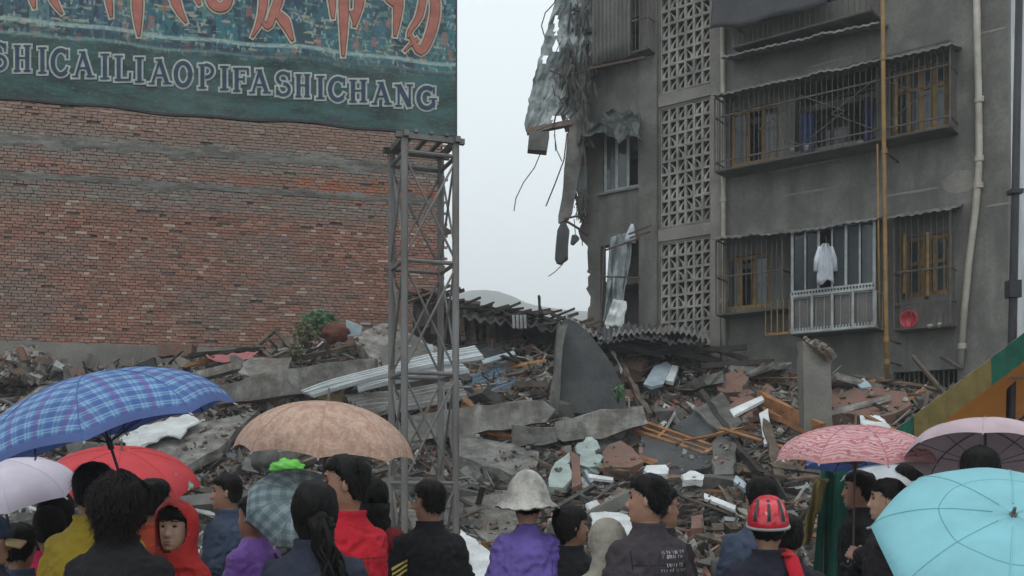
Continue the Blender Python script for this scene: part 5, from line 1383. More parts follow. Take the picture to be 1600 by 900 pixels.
# door-like dark pieces by the wall foot (px 200-280)
slab('dark_opening_board', [(198, 575, 20.6), (240, 558, 20.6), (246, 582, 20.6), (200, 590, 20.6)], .1, 'tarp_dark', 'dark bluish board wedged at the wall foot behind the plaid umbrella', 'board', .01, 60)
slab('orange_brick_stub', [(246, 534, 20.9), (268, 535, 20.9), (300, 538, 20.9), (298, 556, 20.9), (246, 556, 20.9)], .3, 'brickfrag', 'orange brick stub against the foot of the wall', 'brick stub', .03, 61, step=.12)
slab('wall_foot_slab', [(360, 578), (392, 560), (456, 558), (448, 578), (400, 592)], .1, 'concrete', 'pale flat slab behind the long left beam', 'slab', .02, 62, .3)
beam('wall_foot_timber', (296, 556), (412, 545), .08, .10, 'wood_dark', 'dark timber lying along the foot of the brick wall', 'timber', .5, 63)
beam('wall_foot_timber', (290, 572), (334, 560), .07, .08, 'wood_orange', 'short orange timber left of the pink cloth', 'timber', .5, 64)
beam('wall_foot_timber', (470, 560), (552, 540), .06, .07, 'wood', 'brown lath right of the weed clump', 'timber', .5, 65)

# ================================================================ market stall at the right
stl = thing('market_stall', (P(1500, 700, 8.8).x, 8.8, 0), 'market stall with orange canopy and green and mustard striped edge', 'stall')
E0 = P(1396, 676, 8.6); E1 = P(1660, 478, 8.9)
BKV = Vector((2.0, 2.6, 0.0))
MT['orange_tarp'] = pm('orange_tarp', (.42, .13, .02), (.30, .09, .018), 1.5, .5, .5, .02, 12, .25)
m_, t_, b_ = nt('orange_canopy')
L(t_, ramp(t_, noise_node(t_, N(t_, 'ShaderNodeNewGeometry').outputs[0], 2, 4), [(.3, (.25, .095, .02)), (.7, (.36, .14, .03))]), b_.inputs['Base Color']); b_.inputs['Roughness'].default_value = .5
tr = N(t_, 'ShaderNodeBsdfTranslucent'); tr.inputs[0].default_value = (.42, .16, .03, 1); mx = N(t_, 'ShaderNodeMixShader'); mx.inputs[0].default_value = .35
L(t_, b_.outputs[0], mx.inputs[1]); L(t_, tr.outputs[0], mx.inputs[2]); L(t_, mx.outputs[0], [n for n in t_.nodes if n.type == 'OUTPUT_MATERIAL'][0].inputs[0])
q = M()
q.grid(lambda u, v: E0.lerp(E1, u) + BKV * v + Vector((0, 0, -.12 * math.sin(u * PI) * math.sin(v * PI) + .02 * noise.noise(Vector((u * 8, v * 8, 1))))), 24, 14)
q.grid(lambda u, v: E1.lerp(E1 + Vector((1.6, .1, -1.1)), u) + BKV * v, 8, 8)
obj('canopy', q, m_, stl, smooth=True)
MT['mustard'] = cloth('mustard_cloth', (.17, .13, .045)); MT['bottle_green'] = cloth('green_cloth', (.012, .09, .06))
cuts = [0, .11, .56, 1.0]
dn = Vector((0, -.01, -.24)); 
for i in range(3):
    a, b = cuts[i], cuts[i + 1]; q = M()
    q.grid(lambda u, v: E0.lerp(E1, lerp(a, b, u)) + Vector((0, -.03 + .012 * math.sin(u * 14 * (b - a) * 5), .02)) + dn * v, max(4, int(40 * (b - a))), 4, thick=Vector((0, .006, 0)))
    obj('valance', q, MT['mustard'] if i == 1 else MT['bottle_green'], stl, label='mustard stretch of the edge' if i == 1 else 'green stretch of the edge')
q = M(); q.bar(E0 + Vector((0, .02, -.01)), E1 + Vector((0, .02, -.01)), .03); q.bar(E0 + BKV + Vector((0, .02, -.03)), E1 + BKV, .03); q.bar(E0 + Vector((0, .04, -.03)), E0 + BKV, .03)
for p in (E0 + Vector((.04, .05, -.02)), E0 + BKV + Vector((.04, -.05, -.04)), E1 + Vector((0, .06, -.02)), E1 + BKV + Vector((0, -.06, -.02))): q.bar(p, Vector((p.x, p.y, 0)), .035)
q.bar(P(1500, 588, 9.4), P(1640, 592, 9.4), .02)
obj('frame', q, MT['steel'], stl)
# green hanging cloth with mustard edge
gc = thing('green_banner', (P(1298, 820, 8.2).x, 8.2, 0), 'green cloth hanging behind the men under the pink floral umbrella', 'banner')
q = M()
q.grid(lambda u, v: P(lerp(lerp(1262, 1285, v), lerp(1345, 1352, v), u), lerp(1000, 728, v), 8.0 + .07 * math.sin(u * 9) + .03 * math.sin(u * 23 + v * 3)), 40, 16, thick=Vector((0, .01, 0))); obj('cloth', q, MT['bottle_green'], gc, smooth=True)
q = M(); q.grid(lambda u, v: P(lerp(lerp(1250, 1276, v), lerp(1264, 1297, v), u), lerp(850, 742, v) + 6 * math.sin(v * 14), 7.93 + .04 * math.sin(u * 9 + v * 8)), 6, 20, thick=Vector((0, .01, 0))); obj('mustard_edge', q, MT['mustard'], gc, smooth=True)
q = M(); q.bar(P(1283, 729, 8.03), P(1356, 729, 8.03), .03); q.bar(Vector((P(1284, 729, 8.06).x, 8.06, 0)), P(1284, 727, 8.06), .03); q.bar(Vector((P(1354, 729, 8.06).x, 8.06, 0)), P(1354, 727, 8.06), .03); obj('frame', q, MT['steel'], gc)
# ================================================================ people
SKIN = []
for i, c in enumerate([(.36, .20, .135), (.31, .165, .11), (.40, .24, .165)]):
    m_, t_, b_ = nt('skin'); g_ = N(t_, 'ShaderNodeTexCoord')
    n_ = noise_node(t_, g_.outputs['Object'], 22, 4, .6)
    L(t_, ramp(t_, n_, [(.3, sc(c, .85)), (.7, sc(c, 1.08))]), b_.inputs['Base Color']); b_.inputs['Roughness'].default_value = .5
    b_.inputs['Subsurface Weight'].default_value = .12; b_.inputs['Subsurface Radius'].default_value = (.012, .005, .003)
    setbump(t_, b_, noise_node(t_, g_.outputs['Object'], 120, 3), .15, .002); SKIN.append(m_)
def hairmat(nm, col):
    m_, t_, b_ = nt(nm); g_ = N(t_, 'ShaderNodeTexCoord')
    n_ = noise_node(t_, g_.outputs['Object'], 60, 4, .7, (1, 1, .12)); L(t_, ramp(t_, n_, [(.3, sc(col, .5)), (.7, sc(col, 1.6))]), b_.inputs['Base Color'])
    b_.inputs['Roughness'].default_value = .55; b_.inputs['Specular IOR Level'].default_value = .14; setbump(t_, b_, n_, .7, .01); return m_
HB = hairmat('black_hair', (.006, .005, .005)); HBR = hairmat('brown_black_hair', (.008, .005, .005))
LIP = plain('lips', (.30, .11, .09), .45); EYEW = plain('eye_white', (.5, .47, .45), .3); EYED = plain('dark_iris', (.012, .01, .01), .2)
TROU = [cloth('dark_trousers', (.03, .032, .04)), cloth('grey_trousers', (.07, .07, .075))]
SHOE = plain('dark_shoes', (.02, .02, .02), .5)
HEADC = 1.582
WX = [(-.19, .070), (-.15, .054), (-.128, .050), (-.112, .047), (-.10, .050), (-.075, .060), (-.045, .068), (-.01, .073), (.02, .0755), (.05, .073), (.08, .063), (.10, .046), (.111, .028), (.118, .0)]
YF = [(-.19, .052), (-.15, .038), (-.128, .040), (-.116, .068), (-.10, .086), (-.075, .090), (-.045, .089), (-.01, .088), (.02, .089), (.05, .087), (.08, .074), (.10, .055), (.111, .034), (.118, .0)]
YB = [(-.19, .066), (-.15, .060), (-.128, .058), (-.112, .058), (-.10, .060), (-.075, .066), (-.045, .079), (-.01, .092), (.02, .100), (.05, .099), (.08, .086), (.10, .064), (.111, .038), (.118, .0)]
ga = lambda x, s: math.exp(-(x / s) ** 2)
def headpt(z, ph, ex=0.0, face=True):
    """z relative to head centre; ph 0 = +X, pi/2 = face"""
    zz = max(-.19, min(.118, z))
    w, f, b = sinterp(WX, zz), sinterp(YF, zz), sinterp(YB, zz)
    c, s_ = math.cos(ph), math.sin(ph)
    e = .9
    cx = math.copysign(abs(c) ** e, c); sy = math.copysign(abs(s_) ** e, s_)
    x = (w + ex) * cx; y = ((f if s_ > 0 else b) + ex) * sy
    if face and s_ > 0 and -.13 < z < .1:
        ax = abs(x)
        nz = interp([(-.05, 0), (-.043, .012), (-.033, .023), (-.026, .024), (-.01, .016), (.012, .006), (.03, 0)], z)
        y += nz * ga(x, .0115 + .005 * (1 if z < -.02 else 0))
        y -= .011 * ga(ax - .031, .014) * ga(z - .014, .012)
        y += .004 * ga(ax - .03, .02) * ga(z - .037, .008)
        y += .004 * ga(ax - .042, .018) * ga(z + .02, .02)
        y += .0075 * ga(x, .022) * (ga(z + .063, .006) + ga(z + .077, .006))
        y -= .003 * ga(x, .022) * ga(z + .070, .003)
        y -= .004 * ga(x, .03) * ga(z + .09, .008)
        y += .007 * ga(x, .02) * ga(z + .106, .009)
    return Vector((x, y, z))
HZ = [-.19, -.17, -.15, -.138, -.128, -.122, -.116, -.11, -.104, -.098, -.091, -.084, -.0775, -.0735, -.070, -.0665, -.063, -.059, -.054, -.049, -.045, -.041, -.037, -.033, -.028, -.022, -.015, -.008, -.001, .006, .012, .018, .024, .03, .036, .042, .05, .06, .07, .08, .09, .098, .105, .111, .115, .1175]
NPH = 72
def phis():
    out = []
    for i in range(NPH):
        t = i / NPH * 2 * PI; out.append(t + .42 * math.sin(2 * t) * (1 if math.sin(t) > 0 else .0) * -1 * -1 if False else t)
    # denser round the nose
    r = []
    for t in out:
        if math.sin(t) > 0:
            k = (t - PI / 2) / (PI / 2); k = math.copysign(abs(k) ** 1.45, k); t = PI / 2 + k * PI / 2
        r.append(t)
    return r
PH = phis()
def headrot(p, hy, hp, s):
    """turn and nod; blended in over the neck"""
    k = sstep(-.17, -.10, p.z)
    q_ = Vector((p.x, p.y, p.z + .10))
    q_ = Matrix.Rotation(hp * k, 3, 'X') @ q_
    q_ = Matrix.Rotation(hy * k, 3, 'Z') @ q_
    return Vector((q_.x, q_.y, q_.z - .10 + HEADC)) * s
PENDING = []
HANDR = .0085
def hand_geo(q, wrist, dirv, palmn, grip, mi=0):
    """palm and five fingers; dirv: wrist -> knuckles, palmn: out of the palm, grip radius or None"""
    d = dirv.normalized(); n = (palmn - d * palmn.dot(d)).normalized(); x = d.cross(n)
    rings = []
    for t, w, h in ((-.02, .026, .02), (.0, .028, .02), (.03, .038, .017), (.06, .043, .015), (.085, .042, .013), (.094, .036, .009)):
        rings.append([wrist + d * t + x * math.cos(a * PI / 6) * w + n * math.sin(a * PI / 6) * h for a in range(12)])
    q.loft(rings, mi=mi)
    cur = 1.25 if grip else .35
    for i, (off, l) in enumerate(((-.030, .072), (-.010, .080), (.011, .074), (.031, .058))):
        b = wrist + d * .084 + x * off; pts = [b - d * .01]; ang = 0; p = b
        for k in range(6):
            pts.append(p.copy()); ang += cur * (.34 + .04 * i) * (1 if k else .3) * .9
            p = p + (d * math.cos(ang) + n * math.sin(ang)) * (l / 5)
        q.tube(pts, [HANDR * 1.05] + [HANDR * (1 - .06 * k) for k in range(6)], 8, mi=mi)
    b = wrist + d * .03 - x * .032; td = (d * .7 - x * .75 + n * .35).normalized(); pts = [b + x * .012]; p = b
    for k in range(4):
        pts.append(p.copy()); p = p + td * .021; td = (td + (n * .5 + x * .35) * (.5 if grip else .15)).normalized()
    q.tube(pts, [.012, .0115, .0105, .0095, .0075], 8, mi=mi)
def ik(sh, wr, l1, l2, pole):
    d = wr - sh; L_ = min(d.length, (l1 + l2) * .995); dn = d.normalized()
    a = (l1 * l1 - l2 * l2 + L_ * L_) / (2 * L_); h = math.sqrt(max(1e-6, l1 * l1 - a * a))
    pl = (pole - dn * pole.dot(dn)).normalized()
    return sh + dn * a + pl * h, sh + dn * L_
def person(px, ytop, D, yaw, jac, label, hair='short', hy=0.0, hp=0.0, hold=None, build=1.0, skin=0, hairm=None, extra=None, garb='jacket', group=None, lean=0.0, hairup=.018, trou=0, hold2=None, name='person', bodyshift=0.0):
    h = EYE + (740 - ytop) / 1600 * D - hairup
    s = h / 1.70
    X = (px - 800) / 1600 * D
    t = thing(name, (X, D, 0), label, 'person', group, rz=yaw)
    ORG[t] = Vector((0, 0, 0))
    Minv = (Matrix.Translation((X, D, 0)) @ Matrix.Rotation(yaw, 4, 'Z')).inverted()
    hairm = hairm or HB; sk = SKIN[skin]
    # -------- body, one mesh
    q = M(); rings = []
    for z in HZ: rings.append([headrot(headpt(z, p), hy, hp, s) for p in PH])
    tor = [(1.37, .10, .085), (1.33, .155, .10), (1.22, .155, .105), (1.08, .135, .10), (.95, .15, .11), (.86, .12, .10)]
    body = [[Vector((a * math.cos(p), b * math.sin(p) - .005, z)) * s for p in PH] for z, a, b in tor[::-1]]
    q.loft(body + rings, mi=0)
    for sx in (-1, 1):
        # ears
        def ear(u, sx=sx):
            pass
        for (dz, r_, th) in ((0, (.006, .017, .030), 0),):
            er = M(); er.ell((0, 0, 0), r_, nu=14, nv=10, fn=lambda p: 1 - .25 * ga(p.y, .5) * ga(p.z - .1, .5) * (1 if p.x * sx > 0 else 0))
            for i, v in enumerate(er.v):
                v = Matrix.Rotation(-.45 * sx, 3, 'Z') @ Matrix.Rotation(.15, 3, 'X') @ v
                er.v[i] = headrot(v + Vector((sx * .079, -.004, .0)), hy, hp, s)
            q.add(er.v, er.f)
        q.tube([Vector((sx * .085, 0, .9)) * s, Vector((sx * .10, .01, .48)) * s, Vector((sx * .10, -.02, .09)) * s], [.085 * s, .058 * s, .038 * s], 12)
    # arms
    arms = []
    inv3 = Minv
    for sx in (-1, 1):
        sh_ = Vector((sx * .150 * build, 0, 1.325)) * s
        tgt = hold if sx == 1 else hold2
        if tgt is not None:
            wr = inv3 @ Vector(tgt); wr0 = wr.copy()
            fd = Vector((-.55 * sx, .35, .75)).normalized()
            wr = wr - fd * .065 * s - Vector((0, .0, 0)) ; el, wr = ik(sh_, wr, .285 * s, .25 * s, Vector((sx * .5, -.25, -1)))
            hd = (wr - el).normalized(); grip = .012; pn = (wr0 - wr); pn = pn if pn.length > .01 else Vector((0, 1, 0))
            arms.append((sh_, el, wr)); hand_geo(q, wr, (hd * .5 + Vector((-.3 * sx, .5, .3))).normalized(), Vector((-sx, .2, -.1)), grip)
        else:
            el = Vector((sx * .215 * build, -.02, 1.09)) * s; wr = Vector((sx * .20 * build, .08, .85)) * s
            arms.append((sh_, el, wr)); hand_geo(q, wr, (wr - el).normalized(), Vector((-sx, .1, 0)), None)
        q.tube([sh_, el, wr], [.045 * s, .038 * s, .026 * s], 10)
    bo = obj('body', q, sk, t, smooth=True)
    # face details
    for sx in (-1, 1):
        e = M(); e.ell((0, 0, 0), (.0125, .0085, .0062), nu=12, nv=8); e.v = [headrot(v + Vector((sx * .031, .0765, .014)), hy, hp, s) for v in e.v]; obj('eye', e, EYED, t, smooth=True)
        e = M(); e.add([headrot(headpt(.034 + dz + .004 * ga(ax_ - .03, .014), math.atan2(.085, sx * ax_) if False else math.acos(max(-1, min(1, sx * ax_ / .077))), .0035), hy, hp, s) for ax_ in (.014, .024, .034, .046) for dz in (0, .007)], [(0, 2, 3, 1), (2, 4, 5, 3), (4, 6, 7, 5)]); obj('eyebrow', e, hairm, t)
    e = M(); 
    for k, dz in enumerate((-.0625, -.0765)):
        e.grid(lambda u, v: headrot(headpt(dz + (v - .5) * .009 * (1 - (2 * u - 1) ** 2), PI / 2 + (u - .5) * .62, .0012), hy, hp, s), 8, 2)
    obj('lips', e, LIP, t, smooth=True)
    # -------- trousers and shoes
    q = M()
    q.loft([[Vector((a * math.cos(k * PI / 12), b * math.sin(k * PI / 12), z)) * s for k in range(24)] for z, a, b in ((.78, .165, .125), (.86, .17, .13), (.95, .165, .12), (1.0, .15, .11))])
    for sx in (-1, 1): q.tube([Vector((sx * .085, 0, .84)) * s, Vector((sx * .10, .01, .48)) * s, Vector((sx * .105, -.02, .1)) * s, Vector((sx * .105, -.02, .05)) * s], [.095 * s, .075 * s, .062 * s, .06 * s], 14)
    obj('trousers', q, TROU[trou], t, smooth=True)
    for sx in (-1, 1):
        q = M(); q.ell(Vector((sx * .105, .04, .045)) * s, (.045 * s, .13 * s, .045 * s), nu=12, nv=8); obj('shoe', q, SHOE, t, smooth=True)
    # -------- upper garment (voxel merged below)
    q = M(); W = build
    if garb == 'jacket':
        prof = [(.74, .185, .14), (.82, .185, .14), (.95, .18, .138), (1.08, .175, .135), (1.2, .185, .14), (1.28, .19, .135), (1.33, .185, .12), (1.375, .155, .10), (1.41, .112, .085), (1.44, .082, .076), (1.462, .074, .072)]
        ar = (.070, .064, .052)
    elif garb == 'poncho':
        prof = [(.55, .34, .26), (.75, .33, .25), (.95, .30, .23), (1.12, .275, .20), (1.23, .25, .175), (1.31, .22, .15), (1.36, .18, .125), (1.40, .125, .10), (1.44, .092, .084), (1.465, .082, .078)]
        ar = (.09, .09, .08)
    elif garb == 'coat':
        prof = [(.5, .22, .18), (.7, .21, .165), (.95, .195, .15), (1.08, .19, .145), (1.2, .195, .145), (1.28, .20, .14), (1.34, .19, .125), (1.38, .155, .105), (1.42, .11, .088), (1.45, .084, .078), (1.467, .078, .074)]
        ar = (.076, .066, .055)
    q.loft([[Vector((a * W * math.copysign(abs(math.cos(k * PI / 16)) ** .85, math.cos(k * PI / 16)), b * math.sin(k * PI / 16) - .01, z)) * s for k in range(32)] for z, a, b in prof])
    for (a, b, c) in arms:
        ce = b.lerp(c, .96)
        q.tube([a + Vector((-.03 if a.x > 0 else .03, 0, -.01)), a, a.lerp(b, .5), b, b.lerp(ce, .5), ce], [ar[0] * .9 * s, ar[0] * s, (ar[0] + ar[1]) / 2 * .95 * s, ar[1] * s, (ar[1] + ar[2]) / 2 * s, ar[2] * s], 16)
        q.ell(a, (ar[0] * s,) * 3, nu=14, nv=10)
    if extra == 'hood' :
        rr_ = []
        for z, w, f, b in ((-.20, .16, .12, .13), (-.15, .115, .10, .115), (-.09, .102, .088, .118), (-.02, .112, .078, .134), (.05, .116, .078, .142), (.10, .100, .088, .125), (.135, .07, .07, .09), (.155, .035, .04, .05), (.163, .005, .005, .005)):
            rr_.append([headrot(Vector((w * math.cos(k * PI / 16), (f if math.sin(k * PI / 16) > 0 else b) * math.sin(k * PI / 16), z)), hy, hp, s) for k in range(32)])
        q.loft(rr_)
    me = q.mesh('tmp', Vector((0, 0, 0)), jac, True)
    o = bpy.data.objects.new('jacket' if garb == 'jacket' else garb, me); COL.objects.link(o); o.parent = t; ORG[o] = Vector((0, 0, 0))
    md = o.modifiers.new('r', 'REMESH'); md.mode = 'VOXEL'; md.voxel_size = .0135 * s; md.use_smooth_shade = True
    sm = o.modifiers.new('s', 'SMOOTH'); sm.factor = .6; sm.iterations = 5
    PENDING.append((o, jac, s, hy, hp, extra == 'hood', D * 1.7 + px, arms))
    # collar
    if garb != 'poncho' and extra != 'hood':
        q = M(); prc = [(1.395, .118, .09), (1.43, .092, .082), (1.45, .082, .080), (1.470, .085, .085), (1.473, .078, .077), (1.46, .072, .068), (1.43, .07, .066)]
        q.loft([[Vector((a * math.cos(k * PI / 16), b * math.sin(k * PI / 16) * (1.05 if k < 16 else 1) - .012, z + .012 * math.cos(k * PI / 8) * 0 - (.03 if z > 1.455 else 0) * sstep(.3, 1, math.sin(k * PI / 16)))) * s for k in range(32)] for z, a, b in prc], cap=False)
        obj('collar', q, jac, t, smooth=True)
    # -------- hair
    sd = px * .37
    def mask(z, ph):
        f = math.sin(ph); side = abs(math.cos(ph))
        n_ = noise.noise(Vector((math.cos(ph) * 3, math.sin(ph) * 3, z * 30 + sd))) * .012
        if hair in ('short', 'crew', 'bowl'):
            low = interp([(-1, -.070), (-.45, -.062), (-.12, -.03), (.05, .01), (.25, .035), (.5, .055), (1, .06)], f)
            if hair == 'bowl': low = interp([(-1, -.105), (-.2, -.08), (.1, -.05), (.45, .03), (1, .042)], f)
        else: low = interp([(-1, -.14), (-.2, -.13), (.15, -.07), (.45, .03), (1, .052)], f)
        return sstep(-.006, .008, z - low - n_)
    th = {'short': .009, 'crew': .006, 'bowl': .014, 'long': .018, 'curly': .026, 'tail': .018}[hair]
    q = M(); rings = []
    zl_ = [-.16 + .29 * i / 40 for i in range(41)]
    rough_ = {'short': .010, 'crew': .003, 'bowl': .005, 'long': .012, 'curly': .030, 'tail': .008}[hair]
    for z in zl_:
        zz = min(z, .1165); ring = []
        for k in range(56):
            ph = k / 56 * 2 * PI; b = headpt(zz, ph, 0, False)
            nrm = Vector((b.x, b.y * .8, max(0, b.z) * 1.1 + .004)).normalized()
            m_ = mask(z, ph)
            n_ = noise.noise(Vector((b.x * 34, b.y * 34, b.z * 14 + sd))) * rough_ + noise.noise(Vector((b.x * 90, b.y * 90, b.z * 22 + sd))) * rough_ * .5
            topk = 1 + 1.1 * sstep(.02, .1, b.z) if hair in ('short',) else 1
            ring.append(headrot(b + nrm * (m_ * (th * topk + n_) - (1 - m_) * .009), hy, hp, s))
        rings.append(ring)
    q.loft(rings)
    if hair in ('curly', 'long', 'tail'):
        rg_ = random.Random(int(px)); 
        def lock(p0, p1, r0, r1, wig):
            pts = []
            for k in range(7):
                p = p0.lerp(p1, k / 6) + Vector((noise.noise(Vector((k * 1.3, p0.x * 50, sd))), noise.noise(Vector((k * 1.3, p0.x * 50, sd + 5))), 0)) * wig
                pts.append(headrot(p, hy, hp, s))
            q.tube(pts, [lerp(r0, r1, k / 6) * (1 + .25 * math.sin(k * 2.4 + p0.x * 90)) * s for k in range(7)], 7)
        if hair == 'curly': pass
        elif hair == 'long':
            for i in range(60):
                a = rg_.uniform(PI * .93, PI * 2.07); b = headpt(-.03, a, .012, False); lock(b, Vector((b.x * 1.15, b.y * 1.05 - .01, -.30 + rg_.uniform(-.05, .05))), .016, .008, .02)
        else:
            tb = Vector((.045, -.105, -.02))
            for i in range(34): lock(tb + Vector((rg_.gauss(0, .010), rg_.gauss(0, .01), rg_.gauss(0, .01))), Vector((.11 + rg_.gauss(0, .028), -.13 + rg_.gauss(0, .02), -.30 + rg_.gauss(0, .05))), .015, .005, .055)
            q.ell(headrot(tb, hy, hp, s), (.03 * s,) * 3)
    # strands break up the outline and give the hair its grain
    rg_ = random.Random(int(px * 3 + 1)); n_st = {'short': 2300, 'crew': 900, 'bowl': 1300, 'long': 1500, 'curly': 4200, 'tail': 1100}[hair]
    spiky = {'short': .62, 'crew': .5, 'bowl': .14, 'long': .12, 'curly': .55, 'tail': .14}[hair]
    for i in range(n_st):
        ph = rg_.uniform(0, 2 * PI); z = rg_.uniform(-.13 if hair in ('curly', 'long') else -.09, .1165) if rg_.random() < .75 else rg_.uniform(.07, .117)
        if mask(z - .01, ph) < .6: continue
        cur_ = hair == 'curly'
        b = headpt(z, ph, th * .75, False); nrm = Vector((b.x, b.y * .8, max(0, b.z) * 1.2 + .004)).normalized()
        down = Vector((0, -.35 if b.y < 0 else .5, -1)); dn_ = down - nrm * down.dot(nrm); dn_ = dn_.normalized() if dn_.length > .05 else Vector((1, 0, 0))
        sw = noise.noise(Vector((math.cos(ph) * 2, math.sin(ph) * 2, sd))) * .5
        w_ = dn_.cross(nrm).normalized()
        d_ = (nrm * spiky * rg_.uniform(.1, 1) + dn_ + w_ * (sw + rg_.gauss(0, .18 if not cur_ else .6))).normalized()
        l_ = rg_.uniform(.02, .042) * (1.9 if cur_ else 1); ww = .0016 if not cur_ else .0024
        p = b; vs = []; nseg = 3 if not cur_ else 5; pha = rg_.uniform(0, 6)
        for k in range(nseg):
            vs += [headrot(p - w_ * ww * (1 - k / nseg * .7), hy, hp, s), headrot(p + w_ * ww * (1 - k / nseg * .7), hy, hp, s)]
            p = p + d_ * l_ / nseg
            if cur_: p = p + (w_ * math.cos(pha + k * 2.1) + nrm * math.sin(pha + k * 2.1)) * .011; d_ = (d_ + Vector((0, 0, -.35))).normalized()
            else: d_ = (d_ * .8 + dn_ * .2).normalized()
        vs.append(headrot(p, hy, hp, s)); n2 = len(vs)
        q.add(vs, [(2 * k, 2 * k + 1, 2 * k + 3, 2 * k + 2) for k in range(nseg - 1)] + [(n2 - 3, n2 - 2, n2 - 1)])
    if extra != 'nohair': obj('hair', q, hairm, t, smooth=True)
    return t, s, (hy, hp)
def finish_garments():
    dg = bpy.context.evaluated_depsgraph_get()
    res = []
    for rec in PENDING:
        ev = rec[0].evaluated_get(dg); res.append(bpy.data.meshes.new_from_object(ev, depsgraph=dg))
    for rec, me in zip(PENDING, res):
        o, jac, s, hy, hp, hood, sd, arms = rec
        o.modifiers.clear(); old = o.data; me.name = o.name
        me.calc_loop_triangles()
        nv = [v.normal.copy() for v in me.vertices]
        el = [a[1] for a in arms]
        for v, n_ in zip(me.vertices, nv):
            c = v.co
            k1 = noise.noise(Vector((c.x * 9, c.y * 9, c.z * 4 + sd)))
            k2 = noise.noise(Vector((c.x * 16 + c.z * 10, c.y * 16, c.z * 22 - c.x * 12 + sd)))
            rid = 1 - abs(k2) * 2.2
            e = sum(math.exp(-((c - p).length / .12) ** 2) for p in el)
            amp = .010 + .008 * min(1, e) + .006 * sstep(1.25, .95, c.z / s)
            v.co = c + n_ * (k1 * .012 + rid * amp - amp * .3) * s * (.55 if c.z > 1.38 * s else 1)
        if hood:
            # cut the opening for the face
            bm = bmesh.new(); bm.from_mesh(me)
            dele = []
            R_ = Matrix.Rotation(-hp, 3, 'X') @ Matrix.Rotation(-hy, 3, 'Z')
            for f in bm.faces:
                c = f.calc_center_median() / s; q_ = R_ @ Vector((c.x, c.y, c.z - HEADC + .10)); q_.z -= .10
                if q_.y > .006 and ((q_.x / .088) ** 2 + ((q_.z - .002) / .122) ** 2) < 1: dele.append(f)
            bmesh.ops.delete(bm, geom=dele, context='FACES'); bm.to_mesh(me); bm.free()
        me.materials.clear(); me.materials.append(jac)
        me.polygons.foreach_set('use_smooth', [True] * len(me.polygons))
        o.data = me; bpy.data.meshes.remove(old)
        if hood:
            pass
# ---- printed marks pressed on a garment
def decal(t, polys, mat, name, rayd, lift=.003, parent=None):
    """polys: lists of 3D points (local to the person) in front of the garment; cast along rayd"""
    g = [c for c in t.children if c.name.split('.')[0] in ('jacket', 'coat', 'poncho')][0]
    bv = BVHTree.FromPolygons([v.co for v in g.data.vertices], [tuple(p.vertices) for p in g.data.polygons])
    q = M(); rd = Vector(rayd).normalized()
    for poly in polys:
        pts = []
        for p in poly:
            hit = bv.ray_cast(Vector(p), rd)
            if hit[0] is None: pts = None; break
            pts.append(hit[0] + hit[1] * lift if hit[1].dot(rd) < 0 else hit[0] - hit[1] * lift)
        if pts:
            if len(pts) == 3 or len(pts) == 4: q.add(pts, [tuple(range(len(pts)))])
    return obj(name, q, mat, t)
def strip(a, b, w, n=8):
    a, b = Vector(a), Vector(b); out = []; return_ = []
    for i in range(n):
        p0, p1 = a.lerp(b, i / n), a.lerp(b, (i + 1) / n); return_.append([p0 - w, p1 - w, p1 + w, p0 + w])
    return return_

